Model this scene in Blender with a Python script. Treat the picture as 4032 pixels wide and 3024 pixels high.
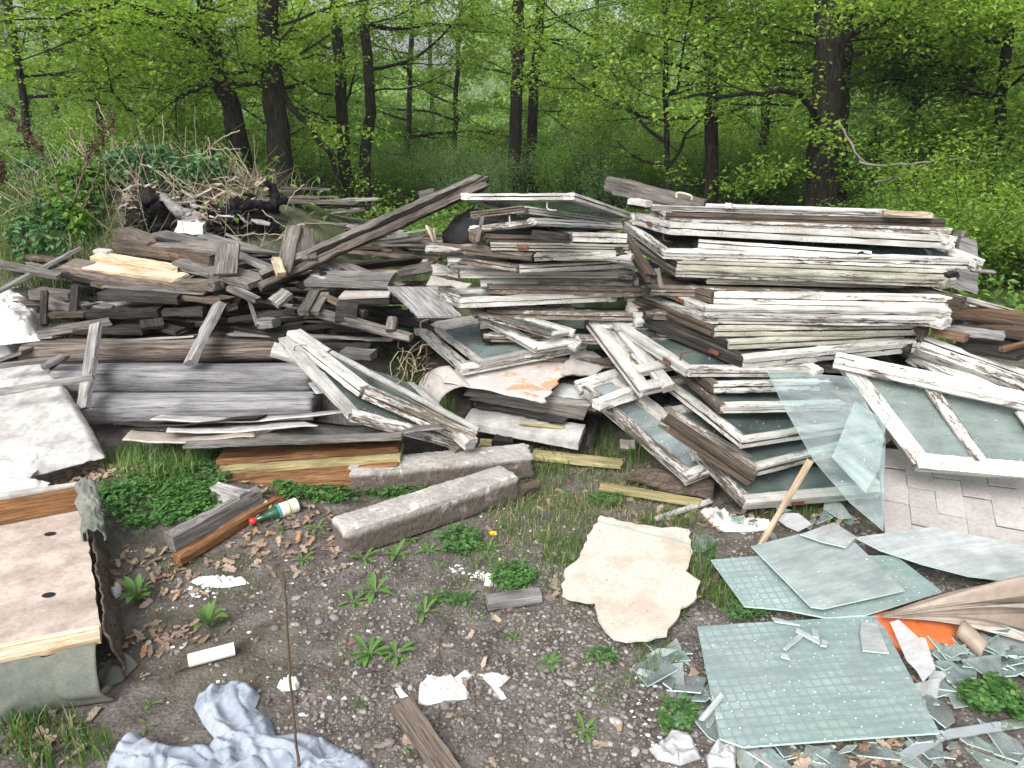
import bpy, bmesh, math, random
import numpy as np
from mathutils import Vector, Matrix, noise as mnoise
R = random.Random(7)
rng = np.random.default_rng(11)
for _o in list(bpy.data.objects): bpy.data.objects.remove(_o)
SC = bpy.context.scene
COL = SC.collection
# ------------------------------------------------------------------ camera, sky, sun, exposure
EYE = Vector((0, 0, 1.6)); PITCH = math.radians(20.0); FPX = 2912.0
cam = bpy.data.cameras.new('camera'); camo = bpy.data.objects.new('camera', cam); COL.objects.link(camo)
camo.location = EYE; camo.rotation_euler = (math.radians(90) - PITCH, 0, 0)
cam.sensor_width = 36; cam.lens = 36 * FPX / 4032; cam.clip_end = 2000; cam.clip_start = .05
SC.camera = camo
W_ = bpy.data.worlds.new('World'); SC.world = W_; W_.use_nodes = True
_n = W_.node_tree.nodes; _l = W_.node_tree.links
SUN_EL, SUN_AZ = math.radians(46), math.radians(205)      # azimuth clockwise from +Y: behind the viewer, a little to the left
_sky = _n.new('ShaderNodeTexSky'); _sky.sky_type = 'NISHITA'; _sky.sun_disc = False
_sky.sun_elevation = SUN_EL; _sky.sun_rotation = SUN_AZ; _sky.air_density = 1.0; _sky.dust_density = 6.0; _sky.ozone_density = 1.0
_hs = _n.new('ShaderNodeHueSaturation'); _hs.inputs['Saturation'].default_value = .22; _hs.inputs['Value'].default_value = 1.0
_l.new(_sky.outputs[0], _hs.inputs['Color'])
_l.new(_hs.outputs[0], _n['Background'].inputs['Color']); _n['Background'].inputs['Strength'].default_value = .15
_s = bpy.data.lights.new('sun', 'SUN'); _s.energy = 1.05; _s.angle = math.radians(35); _s.color = (1, .97, .92)
_so = bpy.data.objects.new('sun', _s); COL.objects.link(_so)
_d = Vector((math.sin(SUN_AZ) * math.cos(SUN_EL), math.cos(SUN_AZ) * math.cos(SUN_EL), math.sin(SUN_EL)))
_so.rotation_euler = _d.to_track_quat('Z', 'Y').to_euler(); _so.location = (0, -5, 12)
SC.view_settings.view_transform = 'Standard'; SC.view_settings.look = 'None'
SC.view_settings.exposure = .8; SC.view_settings.gamma = 1; SC.view_settings.use_curve_mapping = False
SC.cycles.max_bounces = 12; SC.cycles.transparent_max_bounces = 24; SC.cycles.diffuse_bounces = 6; SC.cycles.glossy_bounces = 3
SC.cycles.caustics_reflective = False; SC.cycles.caustics_refractive = False
SC.cycles.use_denoising = True

# ------------------------------------------------------------------ from a reading of the photo to a place in the world
CROP = {'O': (0, 0, 1), 'V': (0, 0, 1 / 1.8228), 'L': (0, 800, 1.8436), 'K': (900, 700, 1.8436), 'M': (1500, 650, 1.8436),
        'a': (2300, 700, 2.074), 'b': (3000, 700, 2.0736), 'c': (2200, 1350, 2.074), 'd': (3000, 1300, 1.9516),
        'e': (0, 1600, 2.074), 'f': (0, 2300, 1.4747), 'g': (1300, 1700, 1.8433), 'h': (1300, 2400, 1.8433),
        'i': (2500, 2100, 1.4439), 'j': (800, 1600, 1.58), 'N': (1600, 750, 3.6867), 'Q': (3500, 1000, 4.147),
        'B': (0, 400, 1.8433), 'S': (1050, 1250, 2.3284), 'T': (1650, 1350, 2.765), 'U': (3300, 2100, 2.765)}
_cp, _sp = math.cos(PITCH), math.sin(PITCH)
def P(c, x, y, d):
    """a point seen at (x, y) of close-up c; d below 2 is its height above the ground, else its distance ahead"""
    ox, oy, s = CROP[c]; u, v = ox + x / s, oy + y / s
    a, b = (u - 2016) / FPX, (v - 1512) / FPX
    r = Vector((a, _cp - b * _sp, -_sp - b * _cp))
    t = (d - EYE.z) / r.z if d < 2 else d / r.y
    return EYE + r * t

# ------------------------------------------------------------------ helpers
def tag(o, label=None, cat=None, group=None, kind=None):
    if label: o['label'] = label
    if cat: o['category'] = cat
    if group: o['group'] = group
    if kind: o['kind'] = kind
    return o
def thing(name, loc, label, cat, group=None):
    o = bpy.data.objects.new(name, None); o.empty_display_size = .1; COL.objects.link(o); o.location = loc
    return tag(o, label, cat, group)
def np_mesh(name, V, F, smooth=False):
    V = np.asarray(V, dtype=np.float32); F = np.asarray(F, dtype=np.int32)
    me = bpy.data.meshes.new(name); n, k = F.shape
    me.vertices.add(len(V)); me.vertices.foreach_set('co', V.ravel())
    me.loops.add(n * k); me.loops.foreach_set('vertex_index', F.ravel())
    me.polygons.add(n); me.polygons.foreach_set('loop_start', np.arange(0, n * k, k, dtype=np.int32))
    try: me.polygons.foreach_set('loop_total', np.full(n, k, dtype=np.int32))
    except Exception: pass
    me.polygons.foreach_set('use_smooth', np.full(n, smooth, dtype=bool))
    me.update(calc_edges=True); return me
def py_mesh(name, V, F, smooth=False):
    me = bpy.data.meshes.new(name); me.from_pydata([tuple(v) for v in V], [], F)
    if smooth: me.polygons.foreach_set('use_smooth', [True] * len(me.polygons))
    me.update(); return me
def ob(name, me, m, parent=None, mtx=None):
    o = bpy.data.objects.new(name, me); COL.objects.link(o)
    if m is not None and not me.materials: me.materials.append(m)
    elif m is not None and me.materials[0] is None: me.materials[0] = m
    if parent is not None: o.parent = parent
    if mtx is not None: o.matrix_basis = mtx
    return o
def frame_at(o, x, z):
    """matrix with local X along x and local Z as near z as can be"""
    x = x.normalized(); y = z.cross(x)
    if y.length < 1e-6: y = Vector((0, 1, 0))
    y.normalize(); z = x.cross(y)
    m = Matrix((x, y, z)).transposed().to_4x4(); m.translation = o; return m

def extrude_profile(prof, L, seed, groove=(), jit=.0006, seg=.04, chip=.004, ragged=(0, 0), bow=0, skew=(0, 0)):
    """a bar along +X with cross-section prof [(y, z)], worn edges, split ends"""
    q = random.Random(seed); n = max(4, min(40, int(L / seg))); k = len(prof); V = []; F = []
    off = [[0, 0] for _ in prof]
    for i in range(n + 1):
        t = i / n
        for j, (y, z) in enumerate(prof):
            off[j][0] = off[j][0] * .7 + q.gauss(0, jit); off[j][1] = off[j][1] * .7 + q.gauss(0, jit)
            dy, dz = off[j]
            if q.random() < .06: dy += q.uniform(-chip, chip); dz += q.uniform(-chip, chip)
            x = t * L
            if i == 0: x += (q.random() ** 1.5) * ragged[0] + skew[0] * y
            elif i == n: x -= (q.random() ** 1.5) * ragged[1] - skew[1] * y
            else: x += q.uniform(-.25, .25) * L / n
            V.append((x, y + dy, z + dz + bow * 4 * t * (1 - t)))
    for i in range(n):
        for j in range(k):
            a = i * k + j; b = i * k + (j + 1) % k
            F.append((a, a + k, b + k, b))
    F.append(tuple(range(k))); F.append(tuple(n * k + j for j in reversed(range(k))))
    me = py_mesh('bar', V, F)
    if groove:
        mi = [0] * len(me.polygons)
        for i in range(n):
            for j in groove: mi[i * k + j] = 1
        me.polygons.foreach_set('material_index', mi); me.materials.append(None); me.materials.append(M['groovedark'])
    return me
def rect_prof(w, t, worn=.12):
    c = min(w, t) * worn
    return [(-w / 2 + c, -t / 2), (w / 2 - c, -t / 2), (w / 2, -t / 2 + c), (w / 2, t / 2 - c), (w / 2 - c, t / 2), (0, t / 2 * 1.02), (-w / 2 + c, t / 2), (-w / 2, t / 2 - c), (-w / 2, -t / 2 + c)]
SEED = [100]
def nseed(): SEED[0] += 1; return SEED[0]
def plank(a, b, w, t, m, label=None, cat='plank', name='plank', roll=0, ragged=(.015, .015), bow=0, group=None, parent=None, lift=None, worn=.12, jit=None):
    a = P(*a) if isinstance(a[0], str) else Vector(a); b = P(*b) if isinstance(b[0], str) else Vector(b)
    d = b - a; up = Vector((0, 0, 1)) if abs(d.normalized().z) < .95 else Vector((0, -1, 0))
    mt = frame_at(a, d, up) @ Matrix.Rotation(math.radians(roll), 4, 'X')
    o = ob(name, extrude_profile(rect_prof(w, t, worn), d.length, nseed(), ragged=ragged, bow=bow, jit=jit or min(.0022, t * .05)), m, parent, mt)
    if parent is None: tag(o, label, cat, group)
    return o
def tube_mesh(pts, radii, sides=6, jit=.0, seed=1, close=True):
    q = random.Random(seed); V = []; F = []; n = len(pts); up = Vector((0, 0, 1))
    prev = None
    for i, p in enumerate(pts):
        d = (pts[min(i + 1, n - 1)] - pts[max(i - 1, 0)]).normalized()
        s = d.cross(Vector((0, .3, 1)) if abs(d.z) < .9 else Vector((0, 1, 0))); s.normalize()
        if prev is not None and s.dot(prev) < 0: s = -s
        prev = s; u = s.cross(d)
        for j in range(sides):
            a = 2 * math.pi * j / sides; r = radii[i] * (1 + q.uniform(-jit, jit))
            V.append(p + s * (math.cos(a) * r) + u * (math.sin(a) * r))
    for i in range(n - 1):
        for j in range(sides):
            a = i * sides + j; b = i * sides + (j + 1) % sides
            F.append((a, b, b + sides, a + sides))
    if close: F.append(tuple(reversed(range(sides)))); F.append(tuple((n - 1) * sides + j for j in range(sides)))
    return V, F
def tube(name, pts, radii, m, parent=None, sides=6, jit=.0, seed=1):
    V, F = tube_mesh([Vector(p) for p in pts], radii, sides, jit, seed)
    return ob(name, py_mesh(name, V, F, True), m, parent)
def smooth_path(pts, n, wob=0, seed=1):
    q = random.Random(seed); out = []; m = len(pts)
    for i in range(n + 1):
        t = i / n * (m - 1); k = min(int(t), m - 2); f = t - k
        p0, p1, p2, p3 = pts[max(k - 1, 0)], pts[k], pts[k + 1], pts[min(k + 2, m - 1)]
        v = .5 * ((2 * p1) + (p2 - p0) * f + (2 * p0 - 5 * p1 + 4 * p2 - p3) * f * f + (3 * p1 - p0 - 3 * p2 + p3) * f ** 3)
        if 0 < i < n: v = v + Vector((q.uniform(-wob, wob), q.uniform(-wob, wob), q.uniform(-wob, wob)))
        out.append(v)
    return out
def in_poly(x, y, poly):
    c = False; n = len(poly); j = n - 1
    for i in range(n):
        if (poly[i][1] > y) != (poly[j][1] > y) and x < (poly[j][0] - poly[i][0]) * (y - poly[i][1]) / (poly[j][1] - poly[i][1]) + poly[i][0]: c = not c
        j = i
    return c
def fb(p, o=4): return mnoise.fractal(p, 1.0, 2.0, o)

# ------------------------------------------------------------------ materials
class NT:
    def __init__(s, name):
        s.m = bpy.data.materials.new(name); s.m.use_nodes = True; s.t = s.m.node_tree; s.b = s.t.nodes['Principled BSDF']; s.out = s.t.nodes['Material Output']
    def n(s, ty, **k):
        x = s.t.nodes.new('ShaderNode' + ty)
        for a, v in k.items(): setattr(x, a, v)
        return x
    def l(s, a, b): s.t.links.new(a, b)
    def coord(s, scale=(1, 1, 1), rand=True, kind='Object'):
        tc = s.n('TexCoord'); mp = s.n('Mapping'); mp.inputs['Scale'].default_value = scale
        s.l(tc.outputs[kind], mp.inputs['Vector'])
        if rand:
            oi = s.n('ObjectInfo'); ml = s.n('Math', operation='MULTIPLY'); ml.inputs[1].default_value = 37.0; s.l(oi.outputs['Random'], ml.inputs[0])
            cb = s.n('CombineXYZ'); [s.l(ml.outputs[0], cb.inputs[i]) for i in range(3)]; s.l(cb.outputs[0], mp.inputs['Location'])
        return mp.outputs[0]
    def noise(s, vec, scale=1, detail=4, rough=.55, dist=0):
        x = s.n('TexNoise'); x.inputs['Scale'].default_value = scale; x.inputs['Detail'].default_value = detail; x.inputs['Roughness'].default_value = rough; x.inputs['Distortion'].default_value = dist
        s.l(vec, x.inputs['Vector']); return x.outputs['Fac']
    def vor(s, vec, scale=1, feat='F1', out='Distance'):
        x = s.n('TexVoronoi', feature=feat); x.inputs['Scale'].default_value = scale; s.l(vec, x.inputs['Vector']); return x.outputs[out]
    def ramp(s, fac, stops, interp='LINEAR'):
        x = s.n('ValToRGB'); r = x.color_ramp; r.interpolation = interp
        while len(r.elements) < len(stops): r.elements.new(.5)
        for e, (p, c) in zip(r.elements, stops):
            e.position = p; e.color = (c, c, c, 1) if isinstance(c, (int, float)) else (*c, 1)
        s.l(fac, x.inputs['Fac']); return x.outputs['Color']
    def mix(s, f, a, b, mode='MIX'):
        x = s.n('Mix', data_type='RGBA', blend_type=mode)
        for i, v in ((0, f), (6, a), (7, b)):
            if isinstance(v, (int, float)): x.inputs[i].default_value = v if i == 0 else (v, v, v, 1)
            elif isinstance(v, tuple): x.inputs[i].default_value = (*v, 1)
            else: s.l(v, x.inputs[i])
        return x.outputs[2]
    def math(s, op, a, b=0.0):
        x = s.n('Math', operation=op)
        for i, v in ((0, a), (1, b)):
            if isinstance(v, (int, float)): x.inputs[i].default_value = v
            else: s.l(v, x.inputs[i])
        return x.outputs[0]
    def bump(s, h, strength=.3, dist=.01):
        x = s.n('Bump'); x.inputs['Strength'].default_value = strength; x.inputs['Distance'].default_value = dist
        s.l(h, x.inputs['Height']); s.l(x.outputs[0], s.b.inputs['Normal']); return x
    def set(s, col=None, rough=None, **k):
        for nm, v in (('Base Color', col), ('Roughness', rough)):
            if v is None: continue
            if isinstance(v, tuple): s.b.inputs[nm].default_value = (*v, 1)
            elif isinstance(v, (int, float)): s.b.inputs[nm].default_value = v
            else: s.l(v, s.b.inputs[nm])
        for kk, v in k.items(): s.b.inputs[kk.replace('_', ' ')].default_value = v
        return s.m
    def rnd(s): return s.n('ObjectInfo').outputs['Random']

def wood_nodes(s, dark, mid, light, freq=1.0):
    g = s.noise(s.coord((1.7 * freq, 34 * freq, 34 * freq)), 2.2, 8, .68, .9)
    f = s.noise(s.coord((5, 170, 170)), 1.5, 4, .65)
    c = s.ramp(g, [(.32, dark), (.48, mid), (.68, light)])
    c = s.mix(s.ramp(f, [(.36, .55), (.5, 1.0)]), (0, 0, 0), c, 'MULTIPLY') if False else s.mix(.75, c, s.ramp(f, [(.36, .22), (.47, .95), (.7, 1.2)]), 'MULTIPLY')
    bl = s.noise(s.coord((3, 7, 7)), 1.1, 4, .6)
    c = s.mix(.8, c, s.ramp(bl, [(.3, .5), (.55, 1.0), (.75, 1.2)]), 'MULTIPLY')
    rv = s.math('ADD', s.math('MULTIPLY', s.rnd(), .55), .72)
    cb = s.n('CombineXYZ'); [s.l(rv, cb.inputs[i]) for i in range(3)]
    c = s.mix(1.0, c, cb.outputs[0], 'MULTIPLY')
    h = s.math('ADD', s.math('MULTIPLY', g, .8), s.math('MULTIPLY', f, .5))
    return c, h
def wood(name, dark, mid, light, rough=.8, bump=.6, freq=1.0):
    s = NT(name); c, h = wood_nodes(s, dark, mid, light, freq); s.bump(h, bump, .006); return s.set(c, rough, Specular_IOR_Level=.25)
def peel(name, amount, dark=(.07, .05, .036), mid=(.17, .135, .105), light=(.30, .26, .21), paint=(.70, .695, .675), paint2=(.44, .43, .405)):
    s = NT(name); wc, wh = wood_nodes(s, dark, mid, light)
    a = s.noise(s.coord((2.4, 12, 12)), 3.0, 5, .62); b = s.noise(s.coord((10, 62, 62)), 3.0, 5, .75, .3)
    v = s.math('ADD', s.math('MULTIPLY', a, .52), s.math('MULTIPLY', b, .48))
    v = s.math('ADD', v, s.math('MULTIPLY', s.math('SUBTRACT', s.rnd(), .5), .09))
    mask = s.ramp(v, [(amount, 0), (amount + .012, 1)])
    tone = s.noise(s.coord((2.5, 5, 12)), 2.0, 5, .65)
    pc = s.mix(s.ramp(tone, [(.38, 1), (.6, 0)]), paint, paint2)
    strk = s.noise(s.coord((1.2, 60, 60)), 2.0, 3, .5)
    pc = s.mix(.6, pc, s.ramp(strk, [(.33, .55), (.45, 1.0)]), 'MULTIPLY')
    rv = s.math('ADD', s.math('MULTIPLY', s.math('FRACT', s.math('MULTIPLY', s.rnd(), 7.3)), .42), .66); cb = s.n('CombineXYZ'); s.l(rv, cb.inputs[0]); s.l(rv, cb.inputs[1]); s.l(s.math('MULTIPLY', rv, .985), cb.inputs[2]); pc = s.mix(1.0, pc, cb.outputs[0], 'MULTIPLY')
    ck = s.vor(s.coord((26, 9, 9)), 3.2, 'DISTANCE_TO_EDGE')
    cr = s.noise(s.coord((5, 5, 5)), 2, 2)
    ckm = s.math('MULTIPLY', s.ramp(ck, [(0.0, 1), (.035, 0)]), s.ramp(cr, [(.42, 0), (.56, 1)]))
    pc = s.mix(s.math('MULTIPLY', ckm, .75), pc, (.14, .115, .09))
    sp = s.noise(s.coord((40, 40, 40)), 4, 2); pc = s.mix(s.ramp(sp, [(.66, 0), (.72, .7)]), pc, (.2, .17, .13))
    c = s.mix(mask, wc, pc)
    h = s.math('ADD', s.math('MULTIPLY', wh, .35), s.math('ADD', s.math('MULTIPLY', mask, .55), s.math('MULTIPLY', ckm, -.4)))
    s.bump(h, .8, .004); return s.set(c, .62, Specular_IOR_Level=.3)
def plain(name, c1, c2, scale=6, rough=.8, bump=.3, dist=.004, fine=40, **k):
    s = NT(name); a = s.noise(s.coord((1, 1, 1)), scale, 5, .6); f = s.noise(s.coord((1, 1, 1)), fine, 4, .65)
    c = s.mix(s.ramp(a, [(.35, 0), (.65, 1)]), c1, c2); c = s.mix(.5, c, s.ramp(f, [(.3, .6), (.6, 1.1)]), 'MULTIPLY')
    s.bump(s.math('ADD', s.math('MULTIPLY', a, .7), s.math('MULTIPLY', f, .5)), bump, dist); return s.set(c, rough, **k)
def glassy(name, tint=(.80, .90, .86), dust=(.42, .50, .47), lo=.18, hi=.55, rough=.06, scale=5, spots=True, pattern=None, streak=False):
    s = NT(name)
    d = s.noise(s.coord((1, 1, 1) if not streak else (1, 4, 1)), scale, 5, .6); fac = s.ramp(d, [(.3, lo), (.7, hi)])
    if spots:
        sp = s.noise(s.coord((1, 1.7, 1)), 55, 2, .5); spm = s.ramp(sp, [(.72, 0), (.75, 1)])
        fac = s.mix(spm, fac, (.95, .95, .95)); dust_sky = s.mix(spm, dust, (.72, .72, .66))
    else: dust_sky = s.mix(0, dust, dust)
    tv = s.noise(s.coord(), 2.2, 4, .6); dust_sky = s.mix(s.ramp(tv, [(.35, .5), (.65, 0)]), dust_sky, (.52, .56, .60) if dust[0] > .3 else (.28, .32, .32)); sm = s.noise(s.coord((1, 5, 1)), 7, 5, .7); dust_sky = s.mix(.6, dust_sky, s.ramp(sm, [(.35, .6), (.6, 1.1)]), 'MULTIPLY')
    s.b.inputs['Roughness'].default_value = .75; s.l(dust_sky, s.b.inputs['Base Color'])
    if pattern:
        v = s.coord((1, 1, 1), False); x = s.n('SeparateXYZ'); s.l(v, x.inputs[0])
        def lines(o):
            y = s.math('PINGPONG', s.math('ADD', s.math('MULTIPLY', o, 1.0), 5.0), pattern / 2); return s.math('LESS_THAN', y, pattern * .10)
        ln = s.math('MAXIMUM', lines(x.outputs[0]), lines(x.outputs[1]))
        wv = s.math('ADD', s.math('SINE', s.math('MULTIPLY', x.outputs[0], 6.283 / pattern * 1.0)), s.math('SINE', s.math('MULTIPLY', x.outputs[1], 6.283 / pattern)))
        hn = s.math('ADD', s.math('MULTIPLY', wv, .12), s.math('MULTIPLY', s.noise(s.coord(), 30, 3), .5))
        hh = s.math('ADD', s.math('MULTIPLY', ln, -.4), hn)
        bm = s.bump(hh, .45, .004)
        nn = s.noise(s.coord((1, 1, 1)), 26, 1); kn = s.math('MULTIPLY', s.math('MULTIPLY', s.math('GREATER_THAN', wv, 1.86), s.ramp(nn, [(.56, 0), (.60, 1)])), .9)
        dc = s.mix(kn, s.mix(s.math('MULTIPLY', ln, .85), dust_sky, (.20, .29, .28)), (.78, .78, .7)); s.l(dc, s.b.inputs['Base Color'])
        fac = s.math('MAXIMUM', s.math('MAXIMUM', s.math('MULTIPLY', ln, .8), kn), fac)
    tr = s.n('BsdfTransparent'); tr.inputs[0].default_value = (*tint, 1)
    gl = s.n('BsdfGlossy'); gl.inputs['Roughness'].default_value = rough; gl.inputs[0].default_value = (.95, 1, .98, 1)
    fr = s.n('Fresnel'); fr.inputs[0].default_value = 1.45
    if pattern: s.l(bm.outputs[0], gl.inputs['Normal'])
    m1 = s.n('MixShader'); s.l(fr.outputs[0], m1.inputs[0]); s.l(tr.outputs[0], m1.inputs[1]); s.l(gl.outputs[0], m1.inputs[2])
    m2 = s.n('MixShader'); s.l(fac, m2.inputs[0]); s.l(m1.outputs[0], m2.inputs[1]); s.l(s.b.outputs[0], m2.inputs[2])
    s.l(m2.outputs[0], s.out.inputs['Surface']); return s.m
def leafmat(name, stops, trans=.48, rough=.55, backdark=.0):
    s = NT(name); ge = s.n('NewGeometry'); r = ge.outputs['Random Per Island']
    c = s.ramp(r, stops); big = s.noise(s.coord((1, 1, 1), False), .7, 2); c = s.mix(.7, c, s.ramp(big, [(.35, .75), (.65, 1.3)]), 'MULTIPLY')
    s.set(c, rough, Specular_IOR_Level=.3)
    t = s.n('BsdfTranslucent'); s.l(s.mix(1.0, c, (1.5, 1.6, .85), 'MULTIPLY'), t.inputs[0])
    m = s.n('MixShader'); m.inputs[0].default_value = trans; s.l(s.b.outputs[0], m.inputs[1]); s.l(t.outputs[0], m.inputs[2]); s.l(m.outputs[0], s.out.inputs['Surface']); return s.m
M = {}
M['grey'] = wood('weathered grey wood', (.06, .055, .05), (.17, .16, .15), (.33, .315, .30))
M['palegrey'] = wood('pale silvery wood', (.10, .093, .09), (.25, .24, .232), (.42, .41, .40))
M['silver'] = wood('silver beam wood', (.085, .084, .089), (.235, .23, .238), (.36, .355, .37), bump=.9, freq=.7)
M['dark'] = wood('dark wet wood and heap shade', (.009, .008, .0075), (.030, .027, .024), (.075, .067, .059))  # wet boards; also the painted shade of boards inside the left heap
M['brown'] = wood('brown old wood', (.032, .023, .017), (.09, .068, .052), (.19, .15, .118))
M['greybrown'] = wood('grey brown wood', (.045, .040, .036), (.135, .120, .107), (.27, .25, .228))
M['russet'] = wood('russet old wood', (.07, .04, .022), (.17, .10, .06), (.27, .18, .12))
M['groovedark'] = wood('dark groove wood', (.02, .015, .011), (.06, .047, .036), (.13, .11, .09))  # darker wood colour given to the groove faces
M['orange'] = wood('varnished orange wood', (.06, .026, .011), (.185, .088, .038), (.31, .175, .085), rough=.6, bump=.4)
M['fresh'] = wood('fresh split wood', (.36, .22, .12), (.58, .44, .30), (.72, .62, .48))
M['yellow'] = wood('dull yellow pine', (.17, .14, .06), (.30, .26, .13), (.42, .37, .22))
M['rotlog'] = wood('cracked log', (.03, .022, .017), (.15, .12, .10), (.34, .30, .26), bump=1.0, freq=.8)
M['peel1'] = peel('white flaking paint', .40)
M['peel2'] = peel('white half worn paint', .455)
M['peel3'] = peel('mostly bare sash wood', .535)
M['cream'] = peel('cream aged paint', .40, paint=(.50, .49, .43), paint2=(.31, .30, .25))
M['pane'] = glassy('dusty window glass', tint=(.68, .80, .76), dust=(.20, .245, .23), lo=.08, hi=.5)
M['panelight'] = glassy('loose glass sheet', tint=(.85, .94, .92), dust=(.55, .61, .62), lo=.06, hi=.36, scale=4, streak=True)  # bluish white dust colour also stands in for reflected sky
M['wired'] = glassy('patterned wired glass', tint=(.72, .90, .86), dust=(.39, .50, .475), lo=.40, hi=.74, rough=.18, scale=4, pattern=.03)  # pale dust tone carries the sky reflection as colour too
M['cloudy'] = glassy('cloudy glass', tint=(.86, .94, .92), dust=(.56, .58, .57), lo=.35, hi=.75, rough=.3, scale=6)
M['greenglass'] = glassy('dusty green glass', tint=(.70, .86, .82), dust=(.24, .30, .285), lo=.3, hi=.72, rough=.2, scale=8)
_e = NT('bright glass edge'); _e.set((.50, .68, .62), .3); M['glassedge'] = _e.m
M['tealsheet'] = glassy('plain teal glass', tint=(.78, .9, .87), dust=(.40, .47, .455), lo=.45, hi=.8, rough=.15, scale=6)
M['shard'] = glassy('broken glass', tint=(.84, .94, .91), dust=(.52, .57, .55), lo=.06, hi=.4, scale=9)
M['concrete'] = plain('old concrete', (.46, .42, .385), (.22, .195, .175), 7, .92, 1.0, .03, 40)
M['rust'] = plain('rusty iron', (.20, .07, .03), (.09, .04, .025), 30, .85, .5, .002, 150)
M['iron'] = plain('dark iron', (.05, .045, .04), (.10, .08, .07), 30, .6, .3, .002, 150)
M['greymetal'] = plain('grey metal', (.42, .41, .38), (.28, .27, .25), 30, .5, .3, .002, 150)
M['creammetal'] = plain('cream painted metal', (.62, .56, .42), (.5, .42, .28), 30, .5, .2, .002, 150)
M['charred'] = plain('charred wood', (.006, .006, .007), (.035, .032, .032), 12, .95, 1.0, .04, 50, Specular_IOR_Level=.08)
M['black'] = plain('matt black', (.004, .004, .005), (.009, .009, .010), 9, .85, .3, .01, 40)
M['white'] = plain('grubby white plastic', (.78, .78, .77), (.55, .54, .51), 4, .55, .3, .006, 25)
M['whitepipe'] = NT('white pipe plastic').set((.80, .80, .79), .5)
M['ash'] = plain('grey white ash board', (.55, .54, .52), (.33, .315, .30), 9, .9, .7, .012, 40)
M['board'] = plain('painted hardboard', (.44, .41, .385), (.32, .295, .27), 5, .75, .3, .004, 30)
M['plaster'] = plain('light board', (.50, .52, .52), (.38, .39, .39), 5, .75, .3, .004, 30)
M['slate'] = plain('pinkish grey roof tile', (.50, .465, .45), (.36, .335, .32), 3, .85, .35, .004, 70)
M['lino'] = plain('brown oilcloth', (.33, .27, .215), (.20, .155, .12), 3, .5, .3, .004, 30)
M['linopale'] = plain('pale oilcloth face', (.46, .41, .36), (.34, .29, .24), 3, .5, .3, .004, 30)
M['orangeplastic'] = plain('orange plastic', (.62, .16, .045), (.50, .12, .035), 4, .5, .1, .003, 30)
M['cloth'] = plain('grey blue cloth', (.36, .395, .445), (.24, .285, .35), 9, .95, .9, .012, 26)
M['greencloth'] = plain('dirty green cloth', (.10, .115, .095), (.19, .20, .17), 7, .95, .6, .004, 120)
M['sofa'] = plain('stained pink beige fibreboard', (.52, .44, .385), (.31, .25, .21), 9, .9, .4, .003, 60)
M['tan'] = wood('tan wood', (.13, .10, .08), (.25, .20, .16), (.36, .30, .25))
M['straw'] = plain('dry straw', (.42, .36, .25), (.30, .25, .18), 9, .8, .2, .003, 60)
M['twig'] = plain('dry brown twig', (.13, .085, .055), (.075, .05, .035), 9, .8, .3, .003, 60)
M['dock'] = plain('rusty dock seeds', (.105, .055, .035), (.06, .035, .025), 30, .9, .3, .003, 60)
M['plastic'] = glassy('milky plastic film', tint=(.95, .95, .95), dust=(.66, .66, .66), lo=.45, hi=.75, rough=.2, scale=6, spots=False)
M['stone'] = None

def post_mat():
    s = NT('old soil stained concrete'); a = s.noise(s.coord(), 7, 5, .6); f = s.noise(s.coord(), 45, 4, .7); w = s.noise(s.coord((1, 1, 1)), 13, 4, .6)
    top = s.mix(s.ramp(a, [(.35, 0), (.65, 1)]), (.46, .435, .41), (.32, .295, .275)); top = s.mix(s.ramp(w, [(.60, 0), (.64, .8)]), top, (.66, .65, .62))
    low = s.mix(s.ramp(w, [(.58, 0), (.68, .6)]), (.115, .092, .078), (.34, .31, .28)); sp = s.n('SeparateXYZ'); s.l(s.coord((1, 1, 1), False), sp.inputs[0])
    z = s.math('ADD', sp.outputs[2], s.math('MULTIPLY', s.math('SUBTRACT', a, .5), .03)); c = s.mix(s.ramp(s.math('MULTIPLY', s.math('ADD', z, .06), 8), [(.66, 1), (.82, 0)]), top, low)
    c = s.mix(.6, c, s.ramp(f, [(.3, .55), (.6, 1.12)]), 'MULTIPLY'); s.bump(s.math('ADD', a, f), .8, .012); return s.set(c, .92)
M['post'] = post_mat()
def osb_mat():
    s = NT('cream chipboard'); a = s.noise(s.coord((1, 2.2, 1)), 70, 4, .7); d = s.noise(s.coord(), 5, 5, .65); f = s.noise(s.coord((1, 3, 1)), 26, 4, .7)
    c = s.ramp(a, [(.3, (.40, .35, .29)), (.5, (.56, .52, .45)), (.7, (.62, .585, .52))]); c = s.mix(s.ramp(d, [(.38, .7), (.52, 0)]), c, (.42, .34, .27)); c = s.mix(s.ramp(f, [(.60, 0), (.66, .5)]), c, (.36, .27, .20))
    sp = s.noise(s.coord(), 60, 2); c = s.mix(s.ramp(sp, [(.69, 0), (.73, .8)]), c, (.16, .11, .07))
    x = s.n('SeparateXYZ'); s.l(s.coord((1, 1, 1), False), x.inputs[0]); v = s.math('ADD', x.outputs[1], s.math('MULTIPLY', d, .05)); band = s.math('MULTIPLY', s.math('GREATER_THAN', v, -.028), s.math('LESS_THAN', v, -.012)); c = s.mix(s.math('MULTIPLY', band, .5), c, (.20, .36, .30))
    s.bump(a, .35, .002); return s.set(c, .9)
M['osb'] = osb_mat()
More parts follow.
